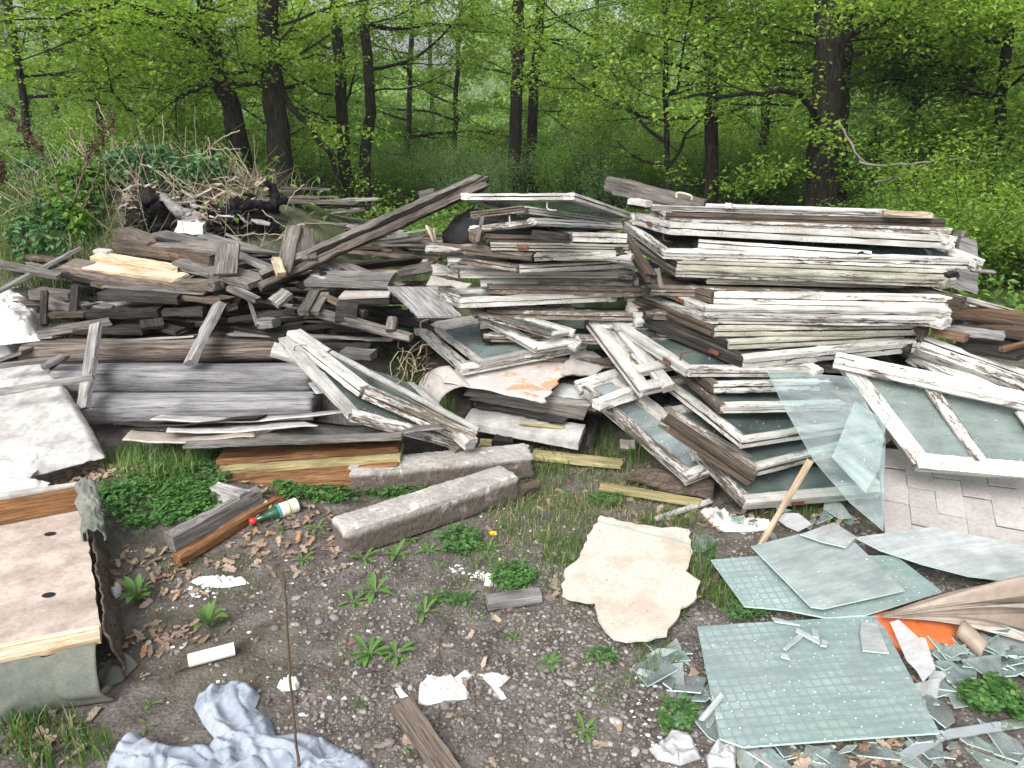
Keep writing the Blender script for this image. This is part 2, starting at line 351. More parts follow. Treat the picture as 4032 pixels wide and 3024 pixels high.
def hard_mat():
    s = NT('white paint flaking off hardboard'); a = s.noise(s.coord((1.2, 3, 1)), 5, 5, .7); z = s.noise(s.coord((1, 1, 1)), 1.6, 2)
    v = s.math('ADD', s.math('MULTIPLY', a, .7), s.math('MULTIPLY', z, .3))
    c = s.mix(s.ramp(v, [(.43, 1), (.45, 0)]), (.43, .40, .375), (.42, .25, .15)); t = s.noise(s.coord((1, 2, 1)), 14, 4)
    c = s.mix(s.ramp(t, [(.60, 0), (.64, .7)]), c, (.60, .59, .57)); s.bump(s.math('ADD', v, t), .5, .004); return s.set(c, .7)
M['hard'] = hard_mat()
def bark_mat():
    s = NT('oak bark'); a = s.noise(s.coord((15, 15, 2.6), kind='Object'), 2.4, 7, .72, .5); b = s.noise(s.coord((1, 1, 1)), 2, 3)
    c = s.ramp(a, [(.36, (.006, .005, .004)), (.52, (.026, .023, .019)), (.70, (.072, .066, .056))]); c = s.mix(s.ramp(b, [(.5, 0), (.75, .5)]), c, (.05, .06, .03))
    s.bump(a, 1.0, .05); return s.set(c, .95, Specular_IOR_Level=.1)
M['bark'] = bark_mat()
M['deadwood'] = plain('bare grey branch', (.20, .18, .155), (.12, .105, .09), 6, .9, .5, .01, 40)
M['oakleaf'] = leafmat('spring oak leaves', [(0, (.090, .165, .026)), (.35, (.155, .265, .036)), (.7, (.22, .34, .048)), (1, (.32, .41, .085))])
M['darkleaf'] = leafmat('dark green leaves', [(0, (.065, .13, .030)), (.5, (.115, .215, .042)), (1, (.18, .29, .06))])  # a darker green leaf colour
M['shrubleaf'] = leafmat('shrub leaves', [(0, (.085, .17, .038)), (.5, (.145, .265, .055)), (1, (.22, .35, .085))])
M['palegreen'] = leafmat('soft pale leaves', [(0, (.13, .21, .095)), (.5, (.20, .30, .14)), (1, (.28, .38, .20))])
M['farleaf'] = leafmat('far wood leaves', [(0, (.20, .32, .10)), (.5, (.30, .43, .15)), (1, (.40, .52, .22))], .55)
M['clover'] = leafmat('clover leaves', [(0, (.05, .12, .034)), (.6, (.085, .20, .05)), (1, (.14, .27, .085))], .25)
M['grass'] = leafmat('grass blades', [(0, (.045, .11, .025)), (.55, (.09, .18, .04)), (.85, (.16, .24, .07)), (1, (.36, .32, .17))], .3)
M['drygrass'] = leafmat('dry grass', [(0, (.30, .25, .15)), (.5, (.40, .34, .22)), (1, (.18, .22, .08))], .2)
M['weed'] = leafmat('weed leaves', [(0, (.07, .16, .035)), (.6, (.11, .22, .055)), (1, (.17, .28, .085))], .25)
M['nettle'] = leafmat('nettle leaves', [(0, (.04, .11, .045)), (.6, (.08, .18, .07)), (1, (.14, .25, .11))], .25)
M['deadleaf'] = leafmat('fallen oak leaves', [(0, (.18, .12, .085)), (.4, (.32, .235, .18)), (.85, (.44, .345, .275)), (1, (.36, .18, .08))], .15)
def peb_mat():
    s = NT('mixed gravel'); ge = s.n('NewGeometry'); r = ge.outputs['Random Per Island']
    c = s.ramp(r, [(0, (.10, .088, .078)), (.3, (.17, .155, .145)), (.6, (.225, .21, .195)), (.78, (.25, .20, .155)), (.90, (.28, .265, .25)), (.99, (.40, .39, .37))])
    n = s.noise(s.coord((1, 1, 1), False), 90, 3); c = s.mix(.7, c, s.ramp(n, [(.3, .6), (.7, 1.2)]), 'MULTIPLY'); s.bump(n, .3, .002); return s.set(c, .85)
M['gravel'] = peb_mat()
def chip_mat():
    s = NT('white rubble chips'); n = s.noise(s.coord((1, 1, 1), False), 60, 3); c = s.ramp(n, [(.3, .5), (.6, .8)]); s.bump(n, .3, .002); return s.set(c, .85)
M['chips'] = chip_mat()
def ground_mat():
    s = NT('dark gritty soil'); v = s.coord((1, 1, 1), False)
    a = s.noise(v, 1.3, 5, .6); b = s.noise(v, 9, 6, .65); f = s.noise(v, 90, 5, .75); g = s.vor(v, 75)
    c = s.ramp(b, [(.3, (.070, .059, .054)), (.5, (.138, .120, .110)), (.7, (.22, .198, .185))])
    c = s.mix(.8, c, s.ramp(f, [(.3, .4), (.5, 1.0), (.68, 1.7)]), 'MULTIPLY')
    moss = s.math('MULTIPLY', s.ramp(a, [(.5, 0), (.62, 1)]), s.ramp(f, [(.45, 0), (.6, 1)])); c = s.mix(s.math('MULTIPLY', moss, .8), c, (.075, .085, .018))
    sep = s.n('SeparateXYZ'); s.l(v, sep.inputs[0]); far = s.ramp(s.math('MULTIPLY', sep.outputs[1], .1), [(.42, 0), (.62, 1)])
    fc = s.ramp(b, [(.35, (.03, .045, .014)), (.6, (.075, .11, .03)), (.75, (.12, .14, .06))]); c = s.mix(far, c, fc)
    s.bump(s.math('ADD', s.math('MULTIPLY', f, .7), s.math('ADD', b, s.math('MULTIPLY', g, .4))), 1.0, .012); return s.set(c, .95, Specular_IOR_Level=.15)
M['ground'] = ground_mat()
# ------------------------------------------------------------------ the ground
def bumpf(x, y, cx, cy, sx, sy, h): return h * math.exp(-((x - cx) / sx) ** 2 - ((y - cy) / sy) ** 2)
def terrain(x, y):
    z = bumpf(x, y, -3.0, 5.8, 1.7, 1.0, .85) + bumpf(x, y, -1.7, 5.5, .6, .5, .35) + bumpf(x, y, -.8, 7.6, 1.8, 1.9, .16) + bumpf(x, y, -3.3, 6.6, 2.0, 1.3, .15) + bumpf(x, y, -1.4, 6.6, 1.3, 1.1, .35) + bumpf(x, y, -1.5, 4.35, .95, .5, .34) + bumpf(x, y, -3.4, 4.9, 1.2, .8, .40)
    z += bumpf(x, y, 3.4, 4.6, .9, .8, .15)
    if y > 5.5: z += .10 * mnoise.noise(Vector((x * .35, y * .35, 3))) * min(1, (y - 5.5) / 4)
    k = .014 if y < 5 else .05
    z += bumpf(x, y, -1.55, 2.85, .55, .28, .13)
    return z + k * mnoise.noise(Vector((x * 2.1, y * 2.1, 0))) + .006 * mnoise.noise(Vector((x * 9, y * 9, 5)))
def build_ground():
    def axis(a, b, s): return list(np.arange(a, b, s))
    xs = [-250, -120, -60, -35] + axis(-22, -5, .6) + axis(-5, 5, .045) + axis(5, 22, .6) + [35, 60, 120, 250]
    ys = [-60, -20, -6] + axis(-2, 1, .3) + axis(1, 6, .045) + axis(6, 10, .14) + axis(10, 40, 1.0) + [45, 60, 100, 200, 400]
    V = np.array([(x, y, terrain(x, y) if (-22 < x < 22 and y < 40) else 0) for y in ys for x in xs]); nx = len(xs)
    i = np.arange(len(ys) - 1)[:, None] * nx + np.arange(nx - 1)[None]; i = i.ravel()
    F = np.stack([i, i + 1, i + nx + 1, i + nx], 1)
    tag(ob('ground', np_mesh('ground', V, F, True), M['ground']), kind='structure')
build_ground()

# ------------------------------------------------------------------ leaves, many at a time
def leaf_tris(pos, size, up=.5, aspect=.55, fold=.25, droop=0, dirs=None, r=rng):
    """folded diamond leaves at pos; returns V, F"""
    n = len(pos); a = r.uniform(0, 2 * np.pi, n); tilt = r.normal(0, up, n) - droop
    d = np.stack([np.cos(a) * np.cos(tilt), np.sin(a) * np.cos(tilt), np.sin(tilt)], 1) if dirs is None else dirs
    s = np.cross(d, [0, 0, 1.0]); s /= np.linalg.norm(s, axis=1)[:, None] + 1e-9; nrm = np.cross(s, d)
    ro = r.normal(0, .5, n)[:, None]; s2 = s * np.cos(ro) + nrm * np.sin(ro); n2 = np.cross(s2, d)
    L = (size * r.uniform(.65, 1.25, n))[:, None]; w = L * aspect * .5
    b = pos; t = pos + d * L - n2 * L * .12; m = pos + d * L * .55
    l = m + s2 * w + n2 * w * fold; q = m - s2 * w + n2 * w * fold
    V = np.stack([b, l, t, q], 1).reshape(-1, 3); k = np.arange(n)[:, None] * 4
    F = np.concatenate([k + [0, 1, 2], k + [0, 2, 3]], 1).reshape(-1, 3); return V, F
class Acc:
    def __init__(s): s.V = []; s.F = []; s.n = 0
    def add(s, V, F):
        V = np.asarray(V, dtype=np.float32).reshape(-1, 3); s.V.append(V); s.F.append(np.asarray(F, dtype=np.int32) + s.n); s.n += len(V)
    def mesh(s, name, smooth=False): return np_mesh(name, np.concatenate(s.V), np.concatenate(s.F), smooth)
def rosettes(centres, per, size, spread, aspect=.55, up=.45, droop=.1, r=rng):
    c = np.repeat(centres, per, 0); c = c + r.normal(0, spread, c.shape); return leaf_tris(c, size, up, aspect, .25, droop, r=r)
def tri_tube(p, rad, sides=4):
    V, F = tube_mesh(p, rad, sides, 0, 1, False); T = []
    for f in F: T += [(f[0], f[1], f[2]), (f[0], f[2], f[3])]
    return V, T

def leafy_tree(base, top, r0, r1, label, boughs, seed, leaf='oakleaf', lsize=.064, density=1.0, path=None, limbs=(), zlo=1.2, zhi=4.3, reach=(1.6, 3.4), group='trees at the wood edge', name='oak_tree', droop=0, toward=None, wob=.05):
    q = random.Random(seed); rr = np.random.default_rng(seed)
    base = Vector(base); t = thing(name, base, label, 'tree', group)
    pts = [Vector(p) for p in path] if path else [base + Vector((0, 0, -.2)), base.lerp(Vector(top), .3) + Vector((q.uniform(-.06, .06), 0, 0)), base.lerp(Vector(top), .65) + Vector((q.uniform(-.08, .08), 0, 0)), Vector(top)]
    cur = smooth_path(pts, 22, wob * .35, seed); n = len(cur)
    rad = [(r0 + (r1 - r0) * i / (n - 1)) * (1.0 + .45 * math.exp(-i * .9)) for i in range(n)]
    V, F = tube_mesh([p - base for p in cur], rad, 12, .05, seed); ob('trunk', py_mesh('trunk', V, F, True), M['bark'], t)
    tw = Acc(); cen = []
    def grow(p0, d, L, r, depth):
        pp = [p0]; p = p0.copy(); dd = d.normalized(); k = max(4, int(L / .22))
        for i in range(k):
            dd = (dd + Vector((q.gauss(0, .13), q.gauss(0, .13), q.gauss(.0 if depth else .03, .10) - droop * .05))).normalized(); p = p + dd * (L / k); pp.append(p.copy())
            if depth < 2 and i >= (1 if depth == 0 else 0) and q.random() < .85:
                sd = dd.cross(Vector((0, 0, 1))).normalized() * (1 if q.random() < .5 else -1)
                grow(p, dd * .55 + sd * q.uniform(.5, 1) + Vector((0, 0, q.uniform(-.3, .3))), (L * .42 if depth == 0 else L * .5) * q.uniform(.6, 1.1) * (1.15 - .6 * i / k), r * .45 * (1 - .5 * i / k), depth + 1)
            if depth >= 1 or i > k * .4: cen.append(p + Vector((q.gauss(0, .05), q.gauss(0, .05), q.gauss(0, .04))))
        if depth == 0 or r > .004:
            v, f = tri_tube([x - base for x in pp], [max(.003, r * (1 - .8 * i / k)) for i in range(k + 1)], 5 if depth == 0 else 3); tw.add(v, f)
    for i in range(boughs):
        z = q.uniform(zlo, zhi); f = min(.98, max(.03, z / max(.1, (cur[-1].z - base.z)))); p0 = cur[int(f * (n - 1))]
        a = q.uniform(0, 2 * math.pi) if toward is None or q.random() < .35 else q.gauss(toward, .9)
        grow(p0, Vector((math.cos(a), math.sin(a), q.uniform(-.05, .35))), q.uniform(*reach), q.uniform(.018, .035), 0)
    for (pp, ra, rb) in limbs:
        pc = smooth_path([Vector(x) for x in pp], 14, .03, seed + 5); m = len(pc)
        v, f = tube_mesh([x - base for x in pc], [ra + (rb - ra) * i / (m - 1) for i in range(m)], 8, .08, seed); ob('limb', py_mesh('limb', v, f, True), M['bark'], t)
        if leaf:
            for i in range(4, m, 2): grow(pc[i], (pc[i] - pc[i - 1]).normalized() + Vector((q.gauss(0, .5), q.gauss(0, .6), q.uniform(-.2, .5))), q.uniform(.8, 1.6), .012, 1)
    if tw.n: o = ob('twigs', tw.mesh('twigs'), M['bark'], t); o['kind'] = 'stuff'
    if cen and leaf:
        c = np.array([tuple(x - base) for x in cen]); k = int(len(c) * density)
        c = c[rr.choice(len(c), k, replace=k > len(c))]; v, f = rosettes(c, 8, lsize, .065, .6, .42, .15, rr)
        ob('foliage', np_mesh('foliage', v, f), M[leaf], t)
    return t
NLEAF = [0]
def ground_pt(c, x, y, Y):
    p = P(c, x, y, Y); p.z = terrain(p.x, p.y) if abs(p.x) < 22 else 0; return p

def build_trees():
    def tr(ub, vt_u, Y, w, label, seed, boughs=9, **k):
        b = ground_pt('V', ub, 430, Y); r = w * Y / 1597 / 2 * 1.03
        top = P('V', vt_u, 0, Y); d = (top - b); tp = b + d * (6.5 / max(1, d.z)) if d.z > .5 else b + Vector((0, 0, 6.5))
        if 'path' in k: k['path'] = [b + Vector((0, 0, -.2))] + [P('V', x, y, Y) for x, y in k['path']]; e = k['path'][-1] + (k['path'][-1] - k['path'][-2]).normalized() * 2.5; k['path'].append(e); tp = e
        if 'limbs' in k: k['limbs'] = [([P('V', x, y, yy) for x, y, yy in pp], a, c) for pp, a, c in k['limbs']]
        return leafy_tree(b, tp, r * 1.05, r * .75, label, boughs, seed, **k)
    tr(540, 440, 11.0, 37, 'leaning dark oak behind the weedy mound with two bare limbs reaching left', 1, 7, zlo=2.8, path=[(505, 250), (475, 180), (458, 90), (440, 0)],
       limbs=[([(465, 105, 11), (440, 70, 11), (385, 50, 10.8), (330, 25, 10.5), (250, 12, 10), (120, 40, 9.5)], .055, .02), ([(470, 128, 11), (440, 100, 11), (400, 80, 10.8), (340, 58, 10.4), (260, 48, 10), (150, 90, 9.6)], .05, .018), ([(500, 205, 11), (460, 185, 11), (410, 200, 11), (380, 215, 11)], .03, .012)], toward=math.pi * .8)
    tr(615, 578, 10.5, 47, 'thick straight dark oak trunk right of the leaning oak', 2, 7, zlo=2.2, path=[(604, 330), (592, 200), (580, 100), (578, 0)],
       limbs=[([(612, 200, 10.5), (650, 250, 10.5), (700, 315, 10.6), (745, 400, 10.8)], .045, .03), ([(585, 130, 10.5), (550, 150, 10.4), (505, 160, 10.2)], .02, .008)], toward=1.2)
    tr(790, 783, 12.5, 22, 'slim trunk at the right of the forked pair with a sinuous stem', 3, 6, zlo=2.0, toward=1, path=[(790, 330), (802, 240), (795, 150), (788, 60), (785, 0)])
    tr(755, 728, 12.4, 25, 'slim trunk at the left of the forked pair', 4, 6, zlo=2.0, toward=2, path=[(745, 350), (738, 260), (733, 150), (724, 0)])
    tr(1108, 1117, 15.0, 25, 'straight slender trunk standing left of a close pair', 5, 4, toward=1.6, zlo=2.5, path=[(1115, 250), (1119, 120), (1121, 0)], leaf='darkleaf')
    tr(1142, 1168, 15.5, 20, 'thinner trunk standing close right of the straight slender one', 6, 5, toward=.6, zlo=2.2, path=[(1148, 300), (1153, 180), (1163, 80), (1168, 0)], droop=3)
    tr(1546, 1540, 11.5, 27, 'dark straight trunk left of the big oak with bright leaves before it', 7, 12, toward=-2.75, reach=(1.5, 2.7), zlo=2.0)
    tr(1772, 1785, 9.8, 60, 'largest dark oak trunk behind the right sash pile', 8, 6, path=[(1778, 340), (1783, 250), (1788, 120), (1790, 0)], toward=.6, zlo=2.8,
       limbs=[([(1768, 255, 9.7), (1752, 235, 9.6), (1735, 205, 9.5), (1690, 198, 9.3), (1640, 203, 9.2), (1560, 205, 9.1), (1480, 211, 9.0)], .045, .016), ([(1800, 120, 9.8), (1860, 60, 9.9), (1930, 40, 10)], .05, .03)])
    tr(1825, 1838, 10.4, 25, 'secondary trunk hugging the right side of the largest oak', 9, 6, path=[(1818, 300), (1825, 150), (1838, 0)])
    tr(1648, 1685, 14.5, 18, 'thin trunk between the dark straight one and the largest oak', 10, 7, path=[(1652, 250), (1658, 130), (1683, 0)], leaf='darkleaf')
    tr(1955, 2035, 12.5, 17, 'thin tree curving to the right beyond the dead branch', 11, 12, path=[(1965, 290), (1990, 180), (2010, 110), (2040, 0)], toward=-1.5)
    tr(2150, 2190, 10.0, 20, 'leafy tree at the right margin of the clearing', 12, 16, toward=math.pi, zlo=.8)
    tr(1455, 1435, 12.0, 11, 'thin twin stemmed sapling left of the bright leaves', 13, 8, zlo=.8, zhi=3)
    tr(395, 400, 13.5, 12, 'young bushy tree seen under the leaning oak', 14, 7, density=.8, zlo=.6, zhi=3.4)
    tr(60, 20, 12.0, 14, 'leafy young tree at the left margin', 15, 10, zlo=1.0, zhi=4, toward=0)
    tr(230, 190, 13.5, 12, 'slender leafy tree left of the leaning oak', 16, 6, toward=3.0, zlo=.8, zhi=2.6)
    tr(980, 990, 17, 10, 'light young tree in the gap left of the slender pair', 17, 10, zlo=.5, zhi=3.5, leaf='shrubleaf')
    tr(1280, 1290, 16, 9, 'light young tree right of the slender pair', 18, 12, zlo=.6, zhi=4)
    tr(880, 885, 16, 11, 'small tree beside the forked trunks', 19, 10, zlo=1.2, zhi=5)
    q = random.Random(40)
    back = []
    for i in range(15):
        x = -15 + i * 2.2 + q.uniform(-.6, .6); Y = q.uniform(18, 27); b = Vector((x * Y / 20, Y, 0))
        r = q.uniform(.07, .15)
        back.append(leafy_tree(b, b + Vector((q.uniform(-.5, .5), 0, 8)), r, r * .7, 'one of the thin dark trunks lost deeper in the wood', 11, 60 + i, leaf=('darkleaf', 'oakleaf', 'shrubleaf')[i % 3], lsize=.12, density=.36, zlo=.8, zhi=5.0, reach=(1.5, 3.2), group='trees deeper in the wood') if i < 5 else None)
    protos = [b for b in back if b]
    for i in range(5, 17):
        src = protos[i % 5]; x = -17 + (i - 5) * 2.9 + q.uniform(-.6, .6); Y = q.uniform(18, 30)
        c = src.copy(); COL.objects.link(c); c.location = (x * Y / 20, Y, 0); c.rotation_euler = (0, 0, q.uniform(0, 6.28)); s = q.uniform(.85, 1.2); c.scale = (s, s, s)
        for ch in src.children:
            k = ch.copy(); COL.objects.link(k); k.parent = c
build_trees()

def build_shrubs():
    q = random.Random(5); protos = []
    for k, (lf, sz) in enumerate((('shrubleaf', .05), ('darkleaf', .055), ('palegreen', .045), ('oakleaf', .058))):
        t = thing('shrub', (0, 0, 0), '', 'shrub', 'shrubs of the undergrowth'); tw = Acc(); cen = []
        for i in range(34):
            a = q.uniform(0, 6.28); L = q.uniform(.7, 1.9); p = Vector((q.uniform(-.35, .35), q.uniform(-.35, .35), 0)); d = Vector((math.cos(a) * .55, math.sin(a) * .55, 1)).normalized(); pp = [p]
            for s in range(9):
                d = (d + Vector((q.gauss(0, .12), q.gauss(0, .12), q.gauss(0, .06)))).normalized(); p = p + d * L / 9; pp.append(p)
                if s > 1:
                    for _ in range(5): cen.append(p + Vector((q.gauss(0, .15), q.gauss(0, .15), q.gauss(0, .11))))
            v, f = tri_tube(pp, [.011 * (1 - .08 * j) for j in range(10)], 3); tw.add(v, f)
        o = ob('stems', tw.mesh('stems'), M['bark'], t); o['kind'] = 'stuff'
        v, f = rosettes(np.array([tuple(c) for c in cen]), 9, sz, .07, .6, .4, .1); ob('foliage', np_mesh('foliage', v, f), M[lf], t); protos.append(t)
    spots = []
    for (u0, u1, Y0, Y1, n, kinds, s0, s1) in ((-60, 560, 11.3, 13.5, 12, (0, 2, 3), .7, 1.15), (-60, 330, 8.2, 9.6, 4, (0, 3), .5, .8), (560, 1100, 12.6, 15, 10, (0, 2, 1), .5, .8), (1170, 1540, 12.5, 15.5, 10, (2, 0, 3), .55, .95), (1480, 1760, 13, 17, 8, (1, 3, 0), .5, .9),
                                               (1840, 2280, 7.2, 9.5, 13, (1, 0, 1, 3), .35, .8), (1900, 2300, 9.5, 12, 8, (1, 3), .9, 1.4), (-80, 2300, 15.5, 20, 17, (0, 2, 2, 3), .8, 1.3)):
        for i in range(n):
            u = u0 + (u1 - u0) * (i + q.uniform(.1, .9)) / n; Y = q.uniform(Y0, Y1); x = (u - 1106) / 1597 * Y * 1.03; spots.append((x, Y, q.choice(kinds), q.uniform(s0, s1)))
    cols = ((530, 11.2), (615, 10.8), (745, 12.6), (790, 12.7), (1112, 15.2), (1146, 15.7), (1546, 11.7), (1775, 10), (1650, 14.7), (1825, 10.6))
    ns = []
    for x, Y, k, s in spots:
        for u, ty in cols:
            if abs(1106 + x / Y / 1.03 * 1597 - u) < 75 * s * 12 / Y and Y < ty + .6: f = (ty + 1.2) / Y; x, Y = x * f, Y * f
        ns.append((x, Y, k, s))
    spots = ns
    words = ['mid green', 'dark', 'soft pale green', 'bright']
    used = set()
    for x, Y, k, s in spots:
        src = protos[k]; lab = f'one of the {words[k]} leafy shrubs crowding the wood edge'
        if k in used:
            c = src.copy(); COL.objects.link(c)
            for ch in src.children: d = ch.copy(); COL.objects.link(d); d.parent = c
        else: c = src; used.add(k)
        c.location = (x, Y, terrain(x, Y) - .05 if abs(x) < 20 else 0); c.rotation_euler = (0, 0, q.uniform(0, 6.28)); c.scale = (s * q.uniform(.9, 1.3), s * q.uniform(.9, 1.3), s); c['label'] = lab
        c['group'] = words[k] + ' shrubs of the undergrowth'
build_shrubs()

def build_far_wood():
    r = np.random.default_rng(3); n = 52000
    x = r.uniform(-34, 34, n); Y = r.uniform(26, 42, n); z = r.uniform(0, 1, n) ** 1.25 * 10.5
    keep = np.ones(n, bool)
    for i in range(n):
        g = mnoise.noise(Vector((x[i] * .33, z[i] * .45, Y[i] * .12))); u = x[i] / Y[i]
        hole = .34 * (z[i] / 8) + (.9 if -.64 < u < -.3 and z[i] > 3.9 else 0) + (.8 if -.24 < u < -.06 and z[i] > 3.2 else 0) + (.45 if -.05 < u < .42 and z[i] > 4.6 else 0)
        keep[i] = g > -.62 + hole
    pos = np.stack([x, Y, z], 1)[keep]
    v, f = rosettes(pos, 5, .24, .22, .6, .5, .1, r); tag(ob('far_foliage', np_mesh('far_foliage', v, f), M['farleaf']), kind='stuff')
    # leafy ground cover between the heaps and the trees
    n = 15000; x = r.uniform(-13, 13, n); Y = 5.2 + r.uniform(0, 1, n) ** 1.2 * 15
    pts = []
    for a, b in zip(x, Y):
        if abs(a) > Y_half(b): continue
        if b < 6.8 and -3.2 < a < -.1 and r.random() < .9: continue
        if mnoise.noise(Vector((a * .8, b * .5, 9))) < -.25: continue
        pts.append((a, b, terrain(a, b) + r.uniform(0, .16) * (1.2 if b > 8 else 1)))
    v, f = rosettes(np.array(pts), 6, .075, .07, .5, .55, -.2, r); tag(ob('ground_cover', np_mesh('ground_cover', v, f), M['shrubleaf']), kind='stuff')
def Y_half(Y): return Y * .78
build_far_wood()

def build_haze():  # haze volume added to lift the dark of the distant wood
    h = NT('added lift volume'); v = h.n('VolumePrincipled'); v.inputs['Density'].default_value = .0010; v.inputs['Color'].default_value = (.93, .97, 1, 1); v.inputs['Anisotropy'].default_value = .1
    h.t.nodes.remove(h.b); h.l(v.outputs[0], h.out.inputs['Volume'])
    bm = bmesh.new(); bmesh.ops.create_cube(bm, size=1); me = bpy.data.meshes.new('added_haze'); bm.to_mesh(me); bm.free()
    o = ob('added_haze', me, h.m, None, Matrix.Translation((0, 205, 6)) @ Matrix.Diagonal((620, 560, 15, 1))); tag(o, kind='stuff')
build_haze()
# ------------------------------------------------------------------ window sashes
def prof_sash(w, t, kind):
    if kind == 0: return [(0, 0), (0, -.42 * t), (.012, -.43 * t), (.012, -.52 * t), (.003, -.53 * t), (.003, -t), (w * .82, -t), (w * .82, -.62 * t), (w, -.58 * t), (w, -.30 * t), (w * .80, -.22 * t), (w * .74, 0), (w * .35, .001)]
    if kind == 1: return [(0, 0), (0, -.22 * t), (.007, -.24 * t), (.007, -.60 * t), (.018, -.61 * t), (.018, -.70 * t), (.010, -.71 * t), (.010, -t), (w * .9, -t), (w * .9, -.7 * t), (w, -.66 * t), (w, -.30 * t), (w * .86, -.26 * t), (w * .72, 0), (w * .35, .001)]
    return [(.007, 0), (.007, -.26 * t), (.016, -.27 * t), (.016, -.34 * t), (0, -.35 * t), (0, -.78 * t), (.008, -.80 * t), (.008, -t), (w * .85, -t), (w * .85, -.6 * t), (w, -.55 * t), (w, -.2 * t), (w * .7, 0)]
def slab_mesh(loc, t, z=0):
    """flat piece with outline loc [(x, y)] from z down to z - t"""
    n = len(loc); V = [(x, y, z) for x, y in loc] + [(x, y, z - t) for x, y in loc]
    F = [tuple(range(n)), tuple(reversed(range(n, 2 * n)))] + [(i, i + n, (i + 1) % n + n, (i + 1) % n) for i in range(n)]
    return py_mesh('slab', V, F)
def hinge(parent, m, L=.05, r=.006):
    V, F = tube_mesh([Vector((0, 0, 0)), Vector((L, 0, 0))], [r, r], 7); n = len(V)
    V += [Vector(p) for p in ((0, 0, .0), (L, 0, 0), (L, 0, .016), (0, 0, .016), (0, .004, 0), (L, .004, 0), (L, .004, .016), (0, .004, .016))]
    F += [(n, n + 1, n + 2, n + 3), (n + 4, n + 7, n + 6, n + 5), (n, n + 4, n + 5, n + 1), (n + 3, n + 2, n + 6, n + 7), (n, n + 3, n + 7, n + 4), (n + 1, n + 5, n + 6, n + 2)]
    return ob('hinge', py_mesh('hinge', V, F), M['rust'], parent, m)
def hook(parent, m, mat='rust', down=False):
    s = -1 if down else 1
    pts = smooth_path([Vector((0, 0, 0)), Vector((0, 0, s * .028)), Vector((.012, 0, s * .042)), Vector((.05, .004, s * .045))], 9)
    V, F = tube_mesh(pts, [.0042] * len(pts), 6); return ob('handle', py_mesh('handle', V, F, True), M[mat], parent, m)
QS = random.Random(77)
